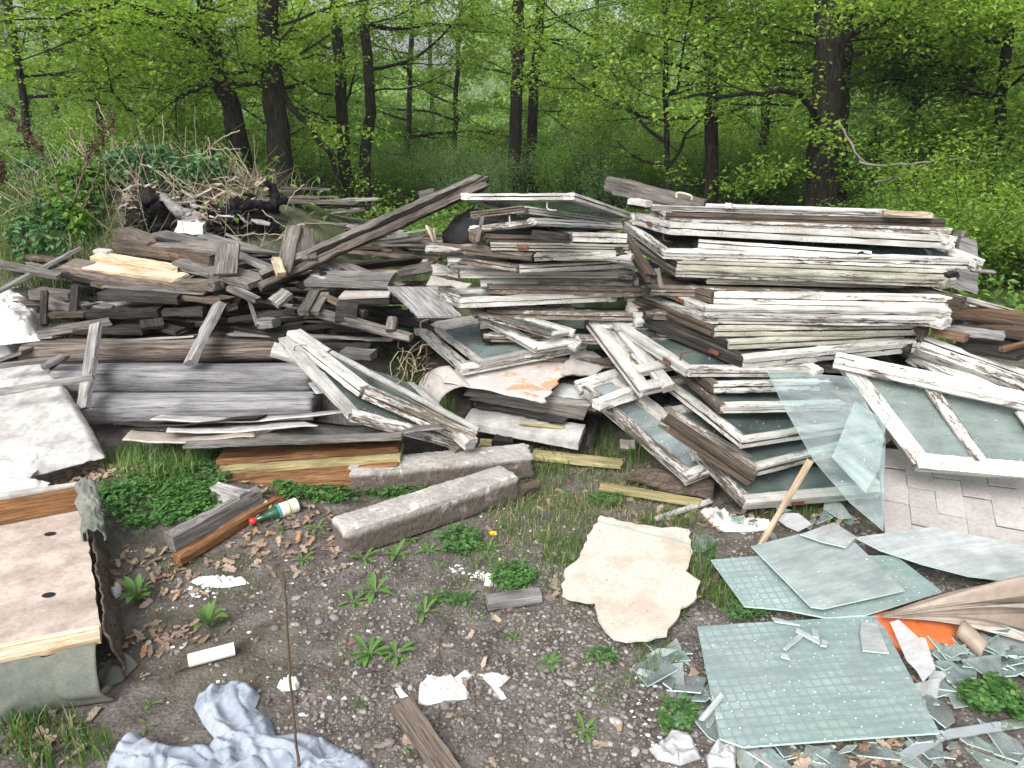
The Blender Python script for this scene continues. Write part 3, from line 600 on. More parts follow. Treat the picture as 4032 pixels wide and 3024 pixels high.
def sash(A, B, C, label, D=None, Bc=None, t=.042, w=.058, m='peel1', side=None, glass='pane', bars=(), barmat=None, hinges=(), hooks=(), group=None, crack=False, rails=None, name='window_sash', cat='window sash', profile=None, dz=0):
    A, B, C, D, Bc = [P(*p) if isinstance(p, tuple) else p for p in (A, B, C, D, Bc)]
    if C is None: C = A + (Bc - B)
    if D is None: D = B + (C - A)
    if dz:
        for p in (A, B, C, D): p.z += dz
    n = (B - A).cross(C - A).normalized()
    if n.z < 0: n = -n
    T = thing(name, A, label, cat, group); Mi = Matrix.Translation(A).inverted()
    side = side or ('peel2' if m == 'peel1' else 'peel3')
    mats = rails or (m, side, side, m)        # front, left, right, back
    kind = QS.randrange(3) if profile is None else profile; t *= .9
    gr = ((2, 3, 1), (4, 5, 3, 1), (2, 3, 1, 5))[kind]
    def member(nm, p, q, mt, trim, mir=False):
        d = q - p; L = d.length; x = d.normalized(); y = n.cross(x)
        mm = Matrix((x, y, n)).transposed().to_4x4(); s = p + x * (w * .22 if trim else 0) - n * (.0015 if trim else 0); mm.translation = s
        L2 = L - (w * .44 if trim else 0)
        return ob(nm, extrude_profile(prof_sash(w, t * (.985 if trim else 1), kind), max(.05, L2), nseed(), groove=gr, ragged=(.006, .006)), M[mt], T, Mi @ mm)
    fl = QS.random() < .5
    cw = (B - A).cross(C - A).z > 0
    def mem(nm, p, q, mt, trim):   # keep the inner side inward whichever way round the corners run
        return member(nm, p, q, mt, trim) if cw else member(nm, q, p, mt, trim)
    mem('rail', A, B, mats[0], not fl); mem('rail', D, C, mats[3], not fl)
    mem('stile', C, A, mats[1], fl); mem('stile', B, D, mats[2], fl)
    x = (B - A).normalized(); y = n.cross(x); FR = Matrix((x, y, n)).transposed().to_4x4(); FR.translation = A; FRi = FR.inverted()
    a, b, c, d = [FRi @ p for p in (A, B, C, D)]
    cuts = [0] + list(bars) + [1]
    def lerp2(f, g): return (a.lerp(b, f)).lerp(c.lerp(d, f), g)
    e1 = w * .86 / max(.1, (B - A).length); e2 = w * .86 / max(.1, (C - A).length)
    for i in range(len(cuts) - 1):
        f0 = cuts[i] + (e1 if i == 0 else .25 * e1); f1 = cuts[i + 1] - (e1 if i == len(cuts) - 2 else .25 * e1)
        if glass:
            out = [lerp2(f0, e2), lerp2(f1, e2), lerp2(f1, 1 - e2), lerp2(f0, 1 - e2)]
            if crack == i + 1: g = QS.uniform(.3, .7); out = [out[0], out[1], out[1].lerp(out[2], g), out[3].lerp(out[0], .2), out[3].lerp(out[0], .6)]
            ob('pane', slab_mesh([(p.x, p.y) for p in out], .003, -t * .45), M[glass], T, Mi @ FR)
    for f in bars:
        p, q = FR @ lerp2(f, e2), FR @ lerp2(f, 1 - e2); mm = frame_at(p - n * .010, q - p, n)
        ob('glazing_bar', extrude_profile([(-.022, -.02), (.022, -.02), (.022, -.006), (.012, .006), (-.012, .006), (-.022, -.006)], (q - p).length, nseed()), M[barmat or m], T, Mi @ mm)
    def edge(e): return {'f': (A, B), 'l': (A, C), 'r': (B, D), 'b': (C, D)}[e]
    for e, f in hinges:
        p, q = edge(e); dd = (q - p).normalized(); out = n.cross(dd)
        if out.dot((A + B + C + D) / 4 - p) > 0: out = -out
        mm = Matrix((dd, out, n)).transposed().to_4x4(); mm.translation = p.lerp(q, f) + out * .004 - n * t * .6; hinge(T, Mi @ mm)
    for hk in hooks:
        e, f = hk[:2]; dn = len(hk) > 2 and 'd' in hk[2]; p, q = edge(e); o = p.lerp(q, f); ctr = (A + B + C + D) / 4; o = o + (ctr - o).normalized() * w * .5
        mm = Matrix((x, y, n)).transposed().to_4x4(); mm.translation = o - n * (t if dn else 0); hook(T, Mi @ mm, 'rust' if len(hk) < 3 or 'g' not in hk[2] else 'greymetal', dn)
    return T
def slab(pts, t, m, label=None, cat=None, name='sheet', parent=None, group=None, jag=0, seg=.03, bend=None):
    """a flat plate through the outlined places"""
    pts = [P(*p) if isinstance(p, tuple) and isinstance(p[0], str) else Vector(p) for p in pts]
    c = sum(pts, Vector()) / len(pts); n = Vector()
    for i in range(len(pts)): n += (pts[i] - c).cross(pts[(i + 1) % len(pts)] - c)
    n.normalize()
    if n.z < 0: n = -n
    x = (pts[1] - pts[0]); x -= n * x.dot(n); x.normalize(); y = n.cross(x)
    m4 = Matrix((x, y, n)).transposed().to_4x4(); m4.translation = pts[0]; mi = m4.inverted(); L = [mi @ p for p in pts]; loc = [(p.x, p.y) for p in L]
    if jag:
        q = random.Random(nseed()); out = []
        for i in range(len(loc)):
            p, r2 = Vector(loc[i]), Vector(loc[(i + 1) % len(loc)]); k = max(1, int((r2 - p).length / seg)); nn = Vector((-(r2 - p).y, (r2 - p).x)).normalized() if (r2 - p).length > 0 else Vector((0, 0))
            for j in range(k): v = p.lerp(r2, j / k) + (nn * q.uniform(-jag, jag) if j else Vector((0, 0))); out.append((v.x, v.y))
        loc = out
    # keep the outline running anticlockwise
    ar = sum(loc[i][0] * loc[(i + 1) % len(loc)][1] - loc[(i + 1) % len(loc)][0] * loc[i][1] for i in range(len(loc)))
    if ar < 0: loc = loc[::-1]
    o = ob(name, slab_mesh(loc, t, 0), M[m], parent, m4)
    if m in ('panelight', 'wired', 'cloudy', 'greenglass', 'tealsheet', 'shard'):
        o.data.materials.append(M['glassedge'])
        for p in o.data.polygons[2:]: p.material_index = 1
    if parent is None: tag(o, label, cat, group)
    return o
def surface(name, fn, nu, nv, m, label=None, cat=None, parent=None, t=.002, group=None, smooth=True):
    V = [fn(i / nu, j / nv) for j in range(nv + 1) for i in range(nu + 1)]
    F = [(j * (nu + 1) + i, j * (nu + 1) + i + 1, (j + 1) * (nu + 1) + i + 1, (j + 1) * (nu + 1) + i) for j in range(nv) for i in range(nu)]
    o0 = V[0].copy(); V = [v - o0 for v in V]
    o = ob(name, py_mesh(name, V, F, smooth), M[m], parent, Matrix.Translation(o0))
    s = o.modifiers.new('thickness', 'SOLIDIFY'); s.thickness = t; s.offset = 0
    if parent is None: tag(o, label, cat, group)
    return o
def quadsurf(a, b, c, d, h=None, wav=None):
    a, b, c, d = [P(*p) if isinstance(p, tuple) else p for p in (a, b, c, d)]
    def fn(u, v):
        p = a.lerp(b, u).lerp(d.lerp(c, u), v)
        if wav: p = p + wav(u, v)
        return p
    return fn
def drape(poly, z0, m, label, cat, name='cloth', amp=.02, scale=9, cell=.009, fold=1.0, edge=.03, seed=0, group=None, lift=.004, aniso=(1, 1), dome=0, t=.002, parent=None, follow=True, hfun=None):
    pts = [P(*p[:3], z0) for p in poly]; xy = [(p.x, p.y) for p in pts]
    # ragged soft outline
    x0, x1 = min(p[0] for p in xy), max(p[0] for p in xy); y0, y1 = min(p[1] for p in xy), max(p[1] for p in xy)
    nx, ny = int((x1 - x0) / cell) + 2, int((y1 - y0) / cell) + 2; idx = {}; V = []; F = []
    def edge_d(x, y):
        best = 9
        for i in range(len(xy)):
            ax, ay = xy[i]; bx, by = xy[(i + 1) % len(xy)]; L2 = (bx - ax) ** 2 + (by - ay) ** 2 + 1e-9; f = max(0, min(1, ((x - ax) * (bx - ax) + (y - ay) * (by - ay)) / L2))
            px, py = ax + f * (bx - ax), ay + f * (by - ay); dd = (x - px) ** 2 + (y - py) ** 2
            if dd < best: best = dd; cx, cy = px, py
        return math.sqrt(best), cx, cy
    def vert(i, j):
        if (i, j) in idx: return idx[i, j]
        x, y = x0 + i * cell, y0 + j * cell; e, cx, cy = edge_d(x, y); ins = in_poly(x, y, xy)
        if not ins:
            if e > cell * 2.1: return None
            x, y, e = cx, cy, 0
        q = Vector((x * scale * aniso[0], y * scale * aniso[1], seed)); w = Vector((mnoise.noise(q * .6), mnoise.noise(q * .6 + Vector((5, 5, 5))), 0)) * .9
        r = 1 - abs(mnoise.noise(q + w)) * 2.2; r2 = 1 - abs(mnoise.noise(q * 2.3 + w * 2)) * 2
        k = min(1, e / edge); g = terrain(x, y) if follow else 0
        z = (g if z0 < .05 and follow else z0) + lift - k * amp * .55 * max(0, 1 - abs(mnoise.noise(q * 1.3 + w * 1.5 + Vector((9, 2, 7)))) * 11) + k * (amp * fold * max(-.3, r) + amp * .35 * r2 + amp * .5) + dome * min(1, e / .12)
        if hfun: z += hfun(x, y, e)
        idx[i, j] = len(V); V.append(Vector((x, y, z))); return idx[i, j]
    for i in range(-1, nx):
        for j in range(-1, ny):
            if not any(in_poly(x0 + (i + a) * cell, y0 + (j + b) * cell, xy) for a, b in ((0, 0), (1, 0), (0, 1), (1, 1), (.5, .5))): continue
            f = [vert(i, j), vert(i + 1, j), vert(i + 1, j + 1), vert(i, j + 1)]
            if None not in f and len(set(f)) == 4: F.append(f)
    o0 = V[0].copy(); o = ob(name, py_mesh(name, [v - o0 for v in V], F, True), M[m], parent, Matrix.Translation(o0))
    if t: s = o.modifiers.new('thickness', 'SOLIDIFY'); s.thickness = t; s.offset = 0
    if parent is None: tag(o, label, cat, group)
    return o

# ------------------------------------------------------------------ right-hand stack of sashes (top to bottom)
GR = 'old window sashes piled in the big right stack'
def right_stack():
    S = sash
    S(('a', 560, 222, 3.75), ('b', 1380, 292, 3.66), ('a', 500, 196, 4.35), 'thin white sash at the very top of the big right stack', t=.03, group=GR, m='peel1')
    S(('a', 665, 285, 3.62), ('b', 1512, 340, 3.42), ('a', 535, 235, 4.1), 'sash with a bare brown edge just under the top of the right stack', t=.042, m='peel2', rails=('brown', 'peel2', 'peel2', 'peel1'), group=GR)
    S(('a', 700, 335, 3.58), ('b', 1558, 412, 3.36), ('a', 600, 300, 4.0), 'thin brownish sash under the brown edged one', t=.03, m='peel3', rails=('peel3', 'peel3', 'peel3', 'peel2'), group=GR)
    S(('a', 675, 362, 3.5), ('b', 1600, 478, 3.28), ('a', 375, 283, 3.92), 'broad bright white sash near the top with a rusty hinge on its left side', t=.062, m='peel1', side='peel2', group=GR, profile=0, hinges=(('l', .35),), hooks=(('l', .2, 'd'),))
    S(('a', 935, 505, 3.46), ('b', 905, 602, 3.3), ('a', 740, 455, 3.85), 'short narrow sash with split ends lying on the open cornered sash', t=.05, m='peel1', side='dark', group=GR)
    S(('a', 632, 590, 3.46), ('b', 1830, 670, 3.2), ('a', 312, 352, 3.98), 'long sash with an open glazed left corner and a right end that sticks out', t=.05, m='peel1', side='peel2', group=GR, profile=1, rails=('peel1', 'peel2', 'peel1', 'peel1'))
    S(('a', 735, 682, 3.44), ('b', 1625, 770, 3.2), ('a', 420, 470, 3.9), 'cream stained sash under the long open cornered one', t=.04, m='cream', side='dark', group=GR)
    S(('a', 750, 748, 3.42), ('b', 1600, 832, 3.18), ('a', 330, 480, 3.9), 'cream sash whose dark left stile slants down across the stack', t=.045, m='cream', side='dark', group=GR, rails=('cream', 'greybrown', 'cream', 'peel2'))
    S(('a', 1000, 828, 3.42), ('b', 1300, 868, 3.3), ('a', 700, 640, 3.75), 'shadowed greenish sash above the flaking one with brown patches', t=.03, m='cream', side='brown', group=GR)
    S(('a', 1040, 942, 3.34), ('b', 1680, 975, 3.14), ('a', 440, 765, 3.75), 'heavily flaked white sash with brown patches along its long edge', t=.055, m='peel2', side='brown', group=GR, hinges=(('l', .35),))
    S(('a', 990, 1060, 3.3), ('b', 1560, 1090, 3.12), ('a', 412, 815, 3.72), 'white sash with a large rusty hinge beside its left corner', t=.04, m='peel1', side='peel2', group=GR, hinges=(('l', .28),), hooks=(('l', .25, 'dg'),))
    S(('a', 975, 1128, 3.28), ('b', 1560, 1152, 3.1), ('a', 330, 912, 3.7), 'white two stepped sash directly below the rusty hinged one', t=.045, m='peel1', side='peel2', group=GR)
    S(('a', 1045, 1235, 3.22), ('b', 1385, 1215, 3.2), ('a', 322, 935, 3.66), 'stained sash with dark runs whose long edge rises to the right', t=.05, m='cream', side='brown', group=GR)
    S(('a', 1185, 1348, 3.17), ('b', 1300, 1275, 3.25), ('a', 340, 1035, 3.62), 'cream sash with a brown left side wedged over the dark gap', t=.045, m='cream', side='dark', group=GR)
    S(('a', 1310, 1478, 3.1), ('b', 1275, 1345, 3.2), ('a', 400, 1100, 3.55), 'sash rising to the right above the slanting loose pane', t=.06, m='peel1', side='dark', group=GR, hinges=(('l', .2),))
    S(('c', 1040, 215, 3.12), ('d', 480, 300, 3.1), ('a', 230, 1170, 3.6), 'dark glazed sash with a bent rusty hook beside its corner', t=.045, m='peel1', side='peel2', group=GR, hooks=(('l', .12),), hinges=(('l', .18),), rails=('peel2', 'peel1', 'peel1', 'peel1'))
    S(('c', 1240, 345, 3.06), ('d', 560, 400, 3.02), ('c', 900, 60, 3.45), 'narrow white sash with split end grain below the hooked one', t=.05, m='peel1', side='brown', group=GR)
    S(('c', 1300, 520, 2.98), ('d', 720, 560, 3.0), ('c', 840, 90, 3.5), 'sash with a long brown left stile and an orange rust spot on its rail', t=.045, m='peel1', side='peel3', group=GR, hinges=(('f', .55),))
    S(('c', 1500, 810, 2.83), ('d', 900, 700, 3.0), ('c', 815, 280, 3.4), 'wide white sash with pane full of dust below the brown stiled one', t=.045, m='peel1', side='peel2', group=GR)
    S(('c', 1590, 1040, 2.75), ('d', 1000, 800, 2.95), ('c', 838, 530, 3.25), 'sash with a bare brown double left stile that points at the slanting lath', t=.05, m='peel1', side='brown', group=GR, rails=('peel1', 'peel3', 'peel1', 'peel1'))
    S(('c', 1575, 1085, .185), ('c', 1610, 1100, .18), ('c', 845, 600, .40), 'loose bare brown strip sash under the double stile', t=.04, w=.04, m='peel3', side='brown', group=GR, glass=None)
    S(('c', 1530, 1310, .10), ('d', 1000, 1235, .10), ('c', 1075, 850, .22), 'lowest sash of the right stack resting almost on the ground', t=.05, m='peel1', side='peel2', group=GR, hinges=(('f', .32),), crack=1)
    S(('c', 1065, 1120, .13), ('c', 1420, 985, .16), ('c', 125, 310, .38), 'long two light sash leaning down toward the gravel with a clouded lower pane', t=.055, w=.065, m='peel1', side='peel1', group=GR, profile=1, rails=('peel1', 'peel2', 'peel1', 'peel1'), glass='panelight')
    S(('c', 660, 395, .42), ('c', 960, 330, .44), ('a', 18, 1170, .62), 'long slanting sash left of the stack with the brightest white stile', t=.05, w=.07, m='peel1', side='peel1', group=GR, rails=('peel1', 'peel1', 'peel1', 'peel1'), glass=None)
    S(('c', 655, 235, .48), ('c', 1000, 165, .5), ('M', 1370, 980, .66), 'white sash doubled on top of the brightest slanting one', t=.045, w=.075, m='peel1', side='peel1', group=GR, rails=('peel1', 'peel1', 'peel1', 'peel1'))
    S(('a', 300, 1490, .52), ('a', 700, 1490, .52), ('a', 232, 1165, .68), 'small inner sash tucked between the slanting frames', t=.035, w=.05, m='peel1', side='peel1', group=GR, glass=None) if False else None
    plank(('c', 300, 515, .345), ('c', 625, 395, .36), .06, .045, M['peel1'], 'white cross rail of the long two light sash', name='cross_rail', cat='rail')
    # filling the inside of the stack, seen through the gaps
    for i in range(7):
        z = .12 + i * .12; S(Vector((.78 - .03 * i, 3.45, z)), Vector((1.95, 3.3, z)), Vector((.72, 4.15, z)), 'sash buried inside the big right stack', t=.05, m='peel3', side='dark', group='sashes buried inside the right stack')
    # odds and ends on the stack
    plank(('a', 190, 45, 4.1), ('a', 990, 235, 3.85), .09, .07, M['greybrown'], 'thick grey grooved beam end lying across behind the right stack', cat='beam', name='timber_beam', ragged=(.004, .02))
    plank(('a', 230, 115, 4.05), ('a', 760, 222, 3.95), .07, .02, M['grey'], 'dark grey lath under the grooved beam end', cat='lath', name='lath')
    plank(('a', 380, 190, 3.9), ('a', 540, 215, 3.8), .05, .03, M['ash'], 'short white rail end poking out between the two stacks', cat='rail', name='rail_end')
    plank(('b', 985, 285, 3.45), ('b', 1400, 305, 3.4), .05, .02, M['fresh'], 'freshly split orange yellow wood strip at the right end of the top', cat='strip', name='wood_strip', ragged=(.004, .05))
    plank(('a', 1140, 225, 3.6), ('a', 1220, 228, 3.58), .03, .02, M['white'], 'small white block on top of the right stack', cat='block', name='block')
    hp = smooth_path([P('a', 755, 165, 3.75), P('a', 765, 122, 3.75), P('a', 870, 145, 3.72), P('a', 878, 185, 3.72)], 16)
    tag(tube('pull_handle', hp, [.005] * 17, M['creammetal'], sides=8), 'bent cream metal pull handle standing up on top of the stack', 'handle')
    slab([('b', 1630, 470, 3.6), ('b', 1735, 510, 3.62), ('b', 1765, 640, 3.6), ('b', 1765, 800, 3.6), ('b', 1750, 955, 3.6), ('b', 1560, 900, 3.6)], .02, 'palegrey', 'grey white weathered panel standing on end behind the right stack', 'panel', name='weathered_sheet', jag=.006)
    plank(('b', 1715, 755, 3.3), ('b', 1905, 772, 3.3), .03, .014, M['greybrown'], 'pointed brown stick jutting out at the right end of the stack', cat='stick', name='stick', ragged=(.002, .04))
    plank(('b', 1585, 455, 3.35), ('b', 1655, 465, 3.3), .03, .03, M['greybrown'], 'grey knob of wood at the top right corner of the stack', cat='block', name='wood_lump')
    plank(('a', 590, 735, 3.35), ('a', 632, 908, 3.3), .02, .012, M['deadwood'], 'thin bare stick leaning on the left side of the right stack', cat='stick', name='stick', jit=.001)
    plank(('a', 555, 830, 3.3), ('a', 315, 470, 3.85), .05, .04, M['brown'], 'dark brown broken stile slanting at the left of the right stack', cat='stile', name='broken_stile', ragged=(.03, .02))
    tag(ob('latch', py_mesh('latch', *tube_mesh([P('a', 470, 1175, .64), P('a', 468, 1215, .60)], [.012, .010], 8)), M['iron']), 'small black window latch hanging between the slanting frames', 'latch')
right_stack()

GC = 'old window sashes piled in the middle stack'
def centre_stack():
    S = sash
    S(('M', 578, 205, 3.72), ('M', 1405, 200, 3.42), None, 'topmost white sash of the middle stack with a brass lock plate on its edge', Bc=('M', 1820, 345, 4.0), t=.034, w=.06, m='peel1', side='peel1', group=GC, profile=0, glass='panelight', hooks=(('f', .78, 'dg'),))
    S(('M', 642, 340, 3.68), ('M', 1030, 292, 3.48), None, 'second sash of the middle stack with a grey brown left edge', Bc=('M', 1760, 400, 4.0), t=.034, m='peel2', rails=('peel3', 'peel2', 'peel1', 'peel2'), group=GC, glass='panelight', hooks=(('f', .7, 'dg'),))
    S(('M', 632, 445, 3.66), ('M', 1125, 382, 3.42), None, 'third sash with an empty lock mortise at its left end', Bc=('M', 1760, 420, 3.9), t=.036, m='peel1', rails=('peel2', 'peel1', 'peel1', 'peel2'), group=GC, profile=2)
    S(('M', 1390, 490, 3.5), ('M', 1790, 500, 3.5), ('M', 1200, 455, 4.0), 'short white sash with two stepped edges at the right of the middle stack', t=.045, m='peel1', group=GC)
    S(('M', 760, 500, 3.56), ('M', 1400, 510, 3.5), ('M', 740, 470, 4.0), 'shadowed bare brown sash under the mortised one', t=.05, m='brown', side='brown', rails=('brown', 'brown', 'brown', 'brown'), group=GC)
    S(('M', 790, 562, 3.5), ('M', 1800, 580, 3.42), ('M', 700, 530, 4.0), 'cream sash with a rusty lock in its edge in the dark middle of the stack', t=.04, m='cream', side='dark', group=GC, hinges=(('f', .2),))
    S(('M', 1100, 630, 3.46), ('M', 1800, 640, 3.4), ('M', 1000, 600, 3.9), 'greenish sash half hidden behind the long wedge shaped one', t=.04, m='cream', side='dark', group=GC)
    S(('M', 312, 575, 1.0), ('M', 1090, 655, .985), None, 'long worn sash pointing left with rust at its far left end', Bc=('M', 1840, 640, 1.0), t=.036, m='peel2', rails=('peel3', 'peel2', 'peel2', 'peel2'), group=GC, hinges=(('f', .08),))
    S(('M', 455, 652, .945), ('M', 985, 738, .925), None, 'sash with a bare brown left edge and white front below the long worn one', Bc=('M', 1880, 690, .94), t=.04, m='peel2', rails=('peel3', 'peel2', 'peel1', 'peel2'), group=GC)
    S(('M', 550, 772, .865), ('M', 1870, 775, .865), ('M', 362, 726, .875), 'wide white sash with a black hook lying on its pane', t=.04, m='peel1', side='peel2', group=GC, profile=1, hooks=(('l', .5),))
    S(('M', 1140, 868, .80), ('M', 1850, 858, .80), ('M', 720, 826, .82), 'sash with a dark stained front edge beside the open glazed one', t=.036, m='peel1', rails=('peel3', 'peel1', 'peel1', 'peel1'), group=GC)
    S(('M', 548, 975, .755), ('M', 1720, 925, .77), ('M', 405, 895, .765), 'glazed sash showing a dark green pane at its left corner', t=.05, m='peel1', side='peel2', group=GC, profile=0)
    S(('M', 680, 1075, .66), ('M', 1420, 1060, .67), ('M', 640, 1020, .68), 'shadowed glazed sash under the green cornered one', t=.04, m='peel2', side='peel3', group=GC)
    S(('M', 1235, 1232, .60), ('M', 1420, 1195, .6), ('M', 640, 1050, .68), 'narrow sash of two close stiles slanting across the middle', t=.03, w=.04, m='peel2', group=GC, glass='pane', rails=('peel1', 'peel3', 'peel1', 'peel2'))
    S(('M', 1115, 1335, .52), ('M', 1470, 1275, .55), ('M', 685, 1098, .62), 'white sash slanting above the big glazed one with cut corner joints', t=.045, w=.065, m='peel1', side='peel1', group=GC, glass=None)
    S(('M', 712, 1430, .47), ('M', 1490, 1255, .52), ('M', 385, 1180, .50), 'inner sash with dusty green glass set in the big front sash', t=.03, w=.04, m='peel1', side='peel2', group=GC, rails=('peel2', 'peel2', 'peel1', 'peel1'), glass='greenglass')
    S(('M', 588, 1480, .44), ('M', 1500, 1300, .49), ('M', 228, 1165, .47), 'big front sash of the middle stack jutting out over the painted hardboard', t=.045, w=.07, m='peel1', side='peel1', group=GC, rails=('peel2', 'peel1', 'peel1', 'peel1'), glass=None, hooks=(('l', .93, 'g'),), profile=1)
    for i in range(6):
        z = .18 + i * .125; S(Vector((-.22 + .02 * i, 3.62, z)), Vector((.72, 3.55, z)), Vector((-.2, 4.2, z)), 'sash buried inside the middle stack', t=.05, m='peel3', side='dark', group='sashes buried inside the middle stack')
    plank(('M', 735, 375, 3.5), ('M', 700, 555, 3.5), .015, .01, M['greybrown'], 'thin brown stick leaning on the left of the middle stack', cat='stick', name='stick', ragged=(.002, .002), jit=.001)
    plank(('M', 1090, 505, 3.36), ('M', 1380, 535, 3.36), .06, .04, M['dark'], 'dark broken rail end lodged in the gap of the middle stack', cat='rail', name='broken_rail', ragged=(.01, .03))
    plank(('M', 660, 500, 3.6), ('M', 735, 530, 3.55), .05, .06, M['brown'], 'brown post stub under the mortised sash', cat='post', name='post_stub')
    # fallen panels and boards under the middle stack
    def curl(u, v):
        a = P('T', 250, 430, .37).lerp(P('T', 1340, 665, .30), u); b = P('T', 480, 200, .42).lerp(P('T', 1730, 150, .42), u); p = a.lerp(b, v); p.z += .008 * math.sin(3.1 * u) * (1 - v) + .003 * math.sin(u * 17 + v * 6); 
        if u > .9: p += Vector((.012 * math.sin(v * 37), .012 * math.sin(v * 53 + 1), 0))
        return p
    surface('hardboard_sheet', curl, 40, 18, 'hard', 'pinkish white hardboard sheet with orange patches of lost paint', 'hardboard', t=.005)
    def roll(u, v):
        a = u * 1.0; top = P('T', 330, 250, .42).lerp(P('T', 560, 470, .36), v); c = Vector((top.x, top.y, top.z - .13)); r = .13
        th = math.pi / 2 + a * 2.2; return Vector((c.x + math.cos(th) * r * 1.25, c.y + .02 * u - .05 * u * (1 - v), c.z + math.sin(th) * r))
    surface('curled_board', roll, 22, 8, 'board', 'thin board curled over like a half pipe left of the hardboard', 'board', t=.005)
    slab([('T', 1540, 330, .40), ('T', 1900, 380, .36), ('T', 2060, 250, .38), ('T', 1900, 80, .45), ('T', 1650, 120, .44)], .008, 'board', 'brownish torn hardboard lying behind the flaking sheet', 'hardboard', name='hardboard_sheet', jag=.01)
    slab([('T', 1380, 590, .27), ('T', 1900, 640, .26), ('T', 2000, 520, .28), ('T', 1560, 400, .33)], .012, 'plaster', 'pale blue grey board under the torn edge of the hardboard', 'board', name='board')
    slab([('T', 1360, 650, .24), ('T', 1930, 712, .23), ('T', 1980, 620, .25), ('T', 1400, 590, .27)], .012, 'plaster', 'teal grey board directly above the dark door planks', 'board', name='board')
    slab([('T', 480, 570, .27), ('T', 1830, 720, .25), ('T', 1900, 640, .28), ('T', 560, 480, .32)], .035, 'grey', 'dark plank lying just under the hardboard', 'plank', name='plank', jag=.003)
    slab([('T', 540, 615, .235), ('T', 1770, 870, .19), ('T', 1840, 720, .25), ('T', 620, 560, .28)], .035, 'greybrown', 'brown grey door plank with a flaking front edge', 'plank', name='plank', jag=.004)
    slab([('T', 600, 690, .19), ('T', 1560, 870, .175), ('T', 1640, 800, .2), ('T', 640, 640, .21)], .012, 'dark', 'thin splintered board beneath the brown door plank', 'board', name='board', jag=.008)
    slab([('T', 470, 858, .15), ('T', 1735, 1085, .13), ('T', 1815, 890, .15), ('T', 580, 705, .17)], .04, 'ash', 'grey white painted door panel lowest in the middle stack', 'door panel', name='door_panel', jag=.002)
    slab([('T', 1080, 880, .165), ('T', 1560, 935, .15), ('T', 1590, 905, .155), ('T', 1130, 865, .17)], .008, 'yellow', 'yellowish splinter of wood lying on the lowest door panel', 'splinter', name='splinter')
    plank(('T', 1230, 1215, .03), ('T', 2220, 1320, .03), .085, .02, M['yellow'], 'dull yellow plank on the grass below the door panel')
    plank(('T', 650, 1080, .06), ('T', 960, 1110, .05), .07, .015, M['yellow'], 'short yellowish plank end behind the rear concrete post')
    for x, z in ((-.05, .08), (.35, .06)): plank(Vector((x, 3.3, z * .5 + .02)), Vector((x + .06, 3.6, z * .5 + .05)), .1, z, M['dark'], 'dark timber bearer under the door panels', group='bearers under the door panels', cat='timber', name='timber_bearer')
centre_stack()
slab([('N', 290, 1365, 3.62), ('N', 345, 1180, 3.72), ('N', 600, 1280, 3.66), ('N', 800, 1310, 3.62), ('N', 940, 1320, 3.6), ('N', 880, 1388, 3.56), ('N', 740, 1392, 3.56), ('N', 640, 1330, 3.6), ('N', 500, 1330, 3.6)], .006, 'board', 'pinkish torn board wedged under the left end of the middle stack', 'board', name='board', jag=.006)

def fallen_pair():
    S = sash; g = 'sashes fallen across the squared beams'
    S(('S', 775, 905, 3.02), ('S', 1860, 1190, 3.12), ('S', 92, 165, 3.36), 'white sash leaning on the beams with its near corner hanging over the bent sheets', D=('S', 1150, 560, 3.5), t=.045, w=.07, m='peel1', group=g, rails=('peel2', 'peel1', 'peel3', 'peel1'), profile=1, hooks=(('l', .85, 'g'),))
    S(('S', 870, 640, 3.14), ('S', 1945, 1115, 3.08), ('S', 190, 120, 3.4), 'upper leaning sash with a thick crumbling white stile and a grooved brown rail', D=('S', 1330, 640, 3.45), t=.06, w=.075, m='peel1', group=g, rails=('peel3', 'peel1', 'peel1', 'peel1'), profile=0, glass='pane')
    S(('S', 560, 330, 3.38), ('S', 1925, 1050, 3.12), ('S', 235, 112, 3.48), 'long thin white sash behind, reaching from the log to the rear concrete post', D=('S', 1880, 985, 3.2), t=.04, w=.045, m='peel1', group=g, rails=('peel1', 'peel1', 'peel1', 'peel1'), profile=2)
    drape([('S', 380, 610), ('S', 440, 590), ('S', 500, 660), ('S', 520, 700), ('S', 450, 710)], .33, 'plastic', 'scrap of clear plastic caught under the leaning white sash', 'plastic scrap', name='plastic_scrap', amp=.01, follow=False)
fallen_pair()

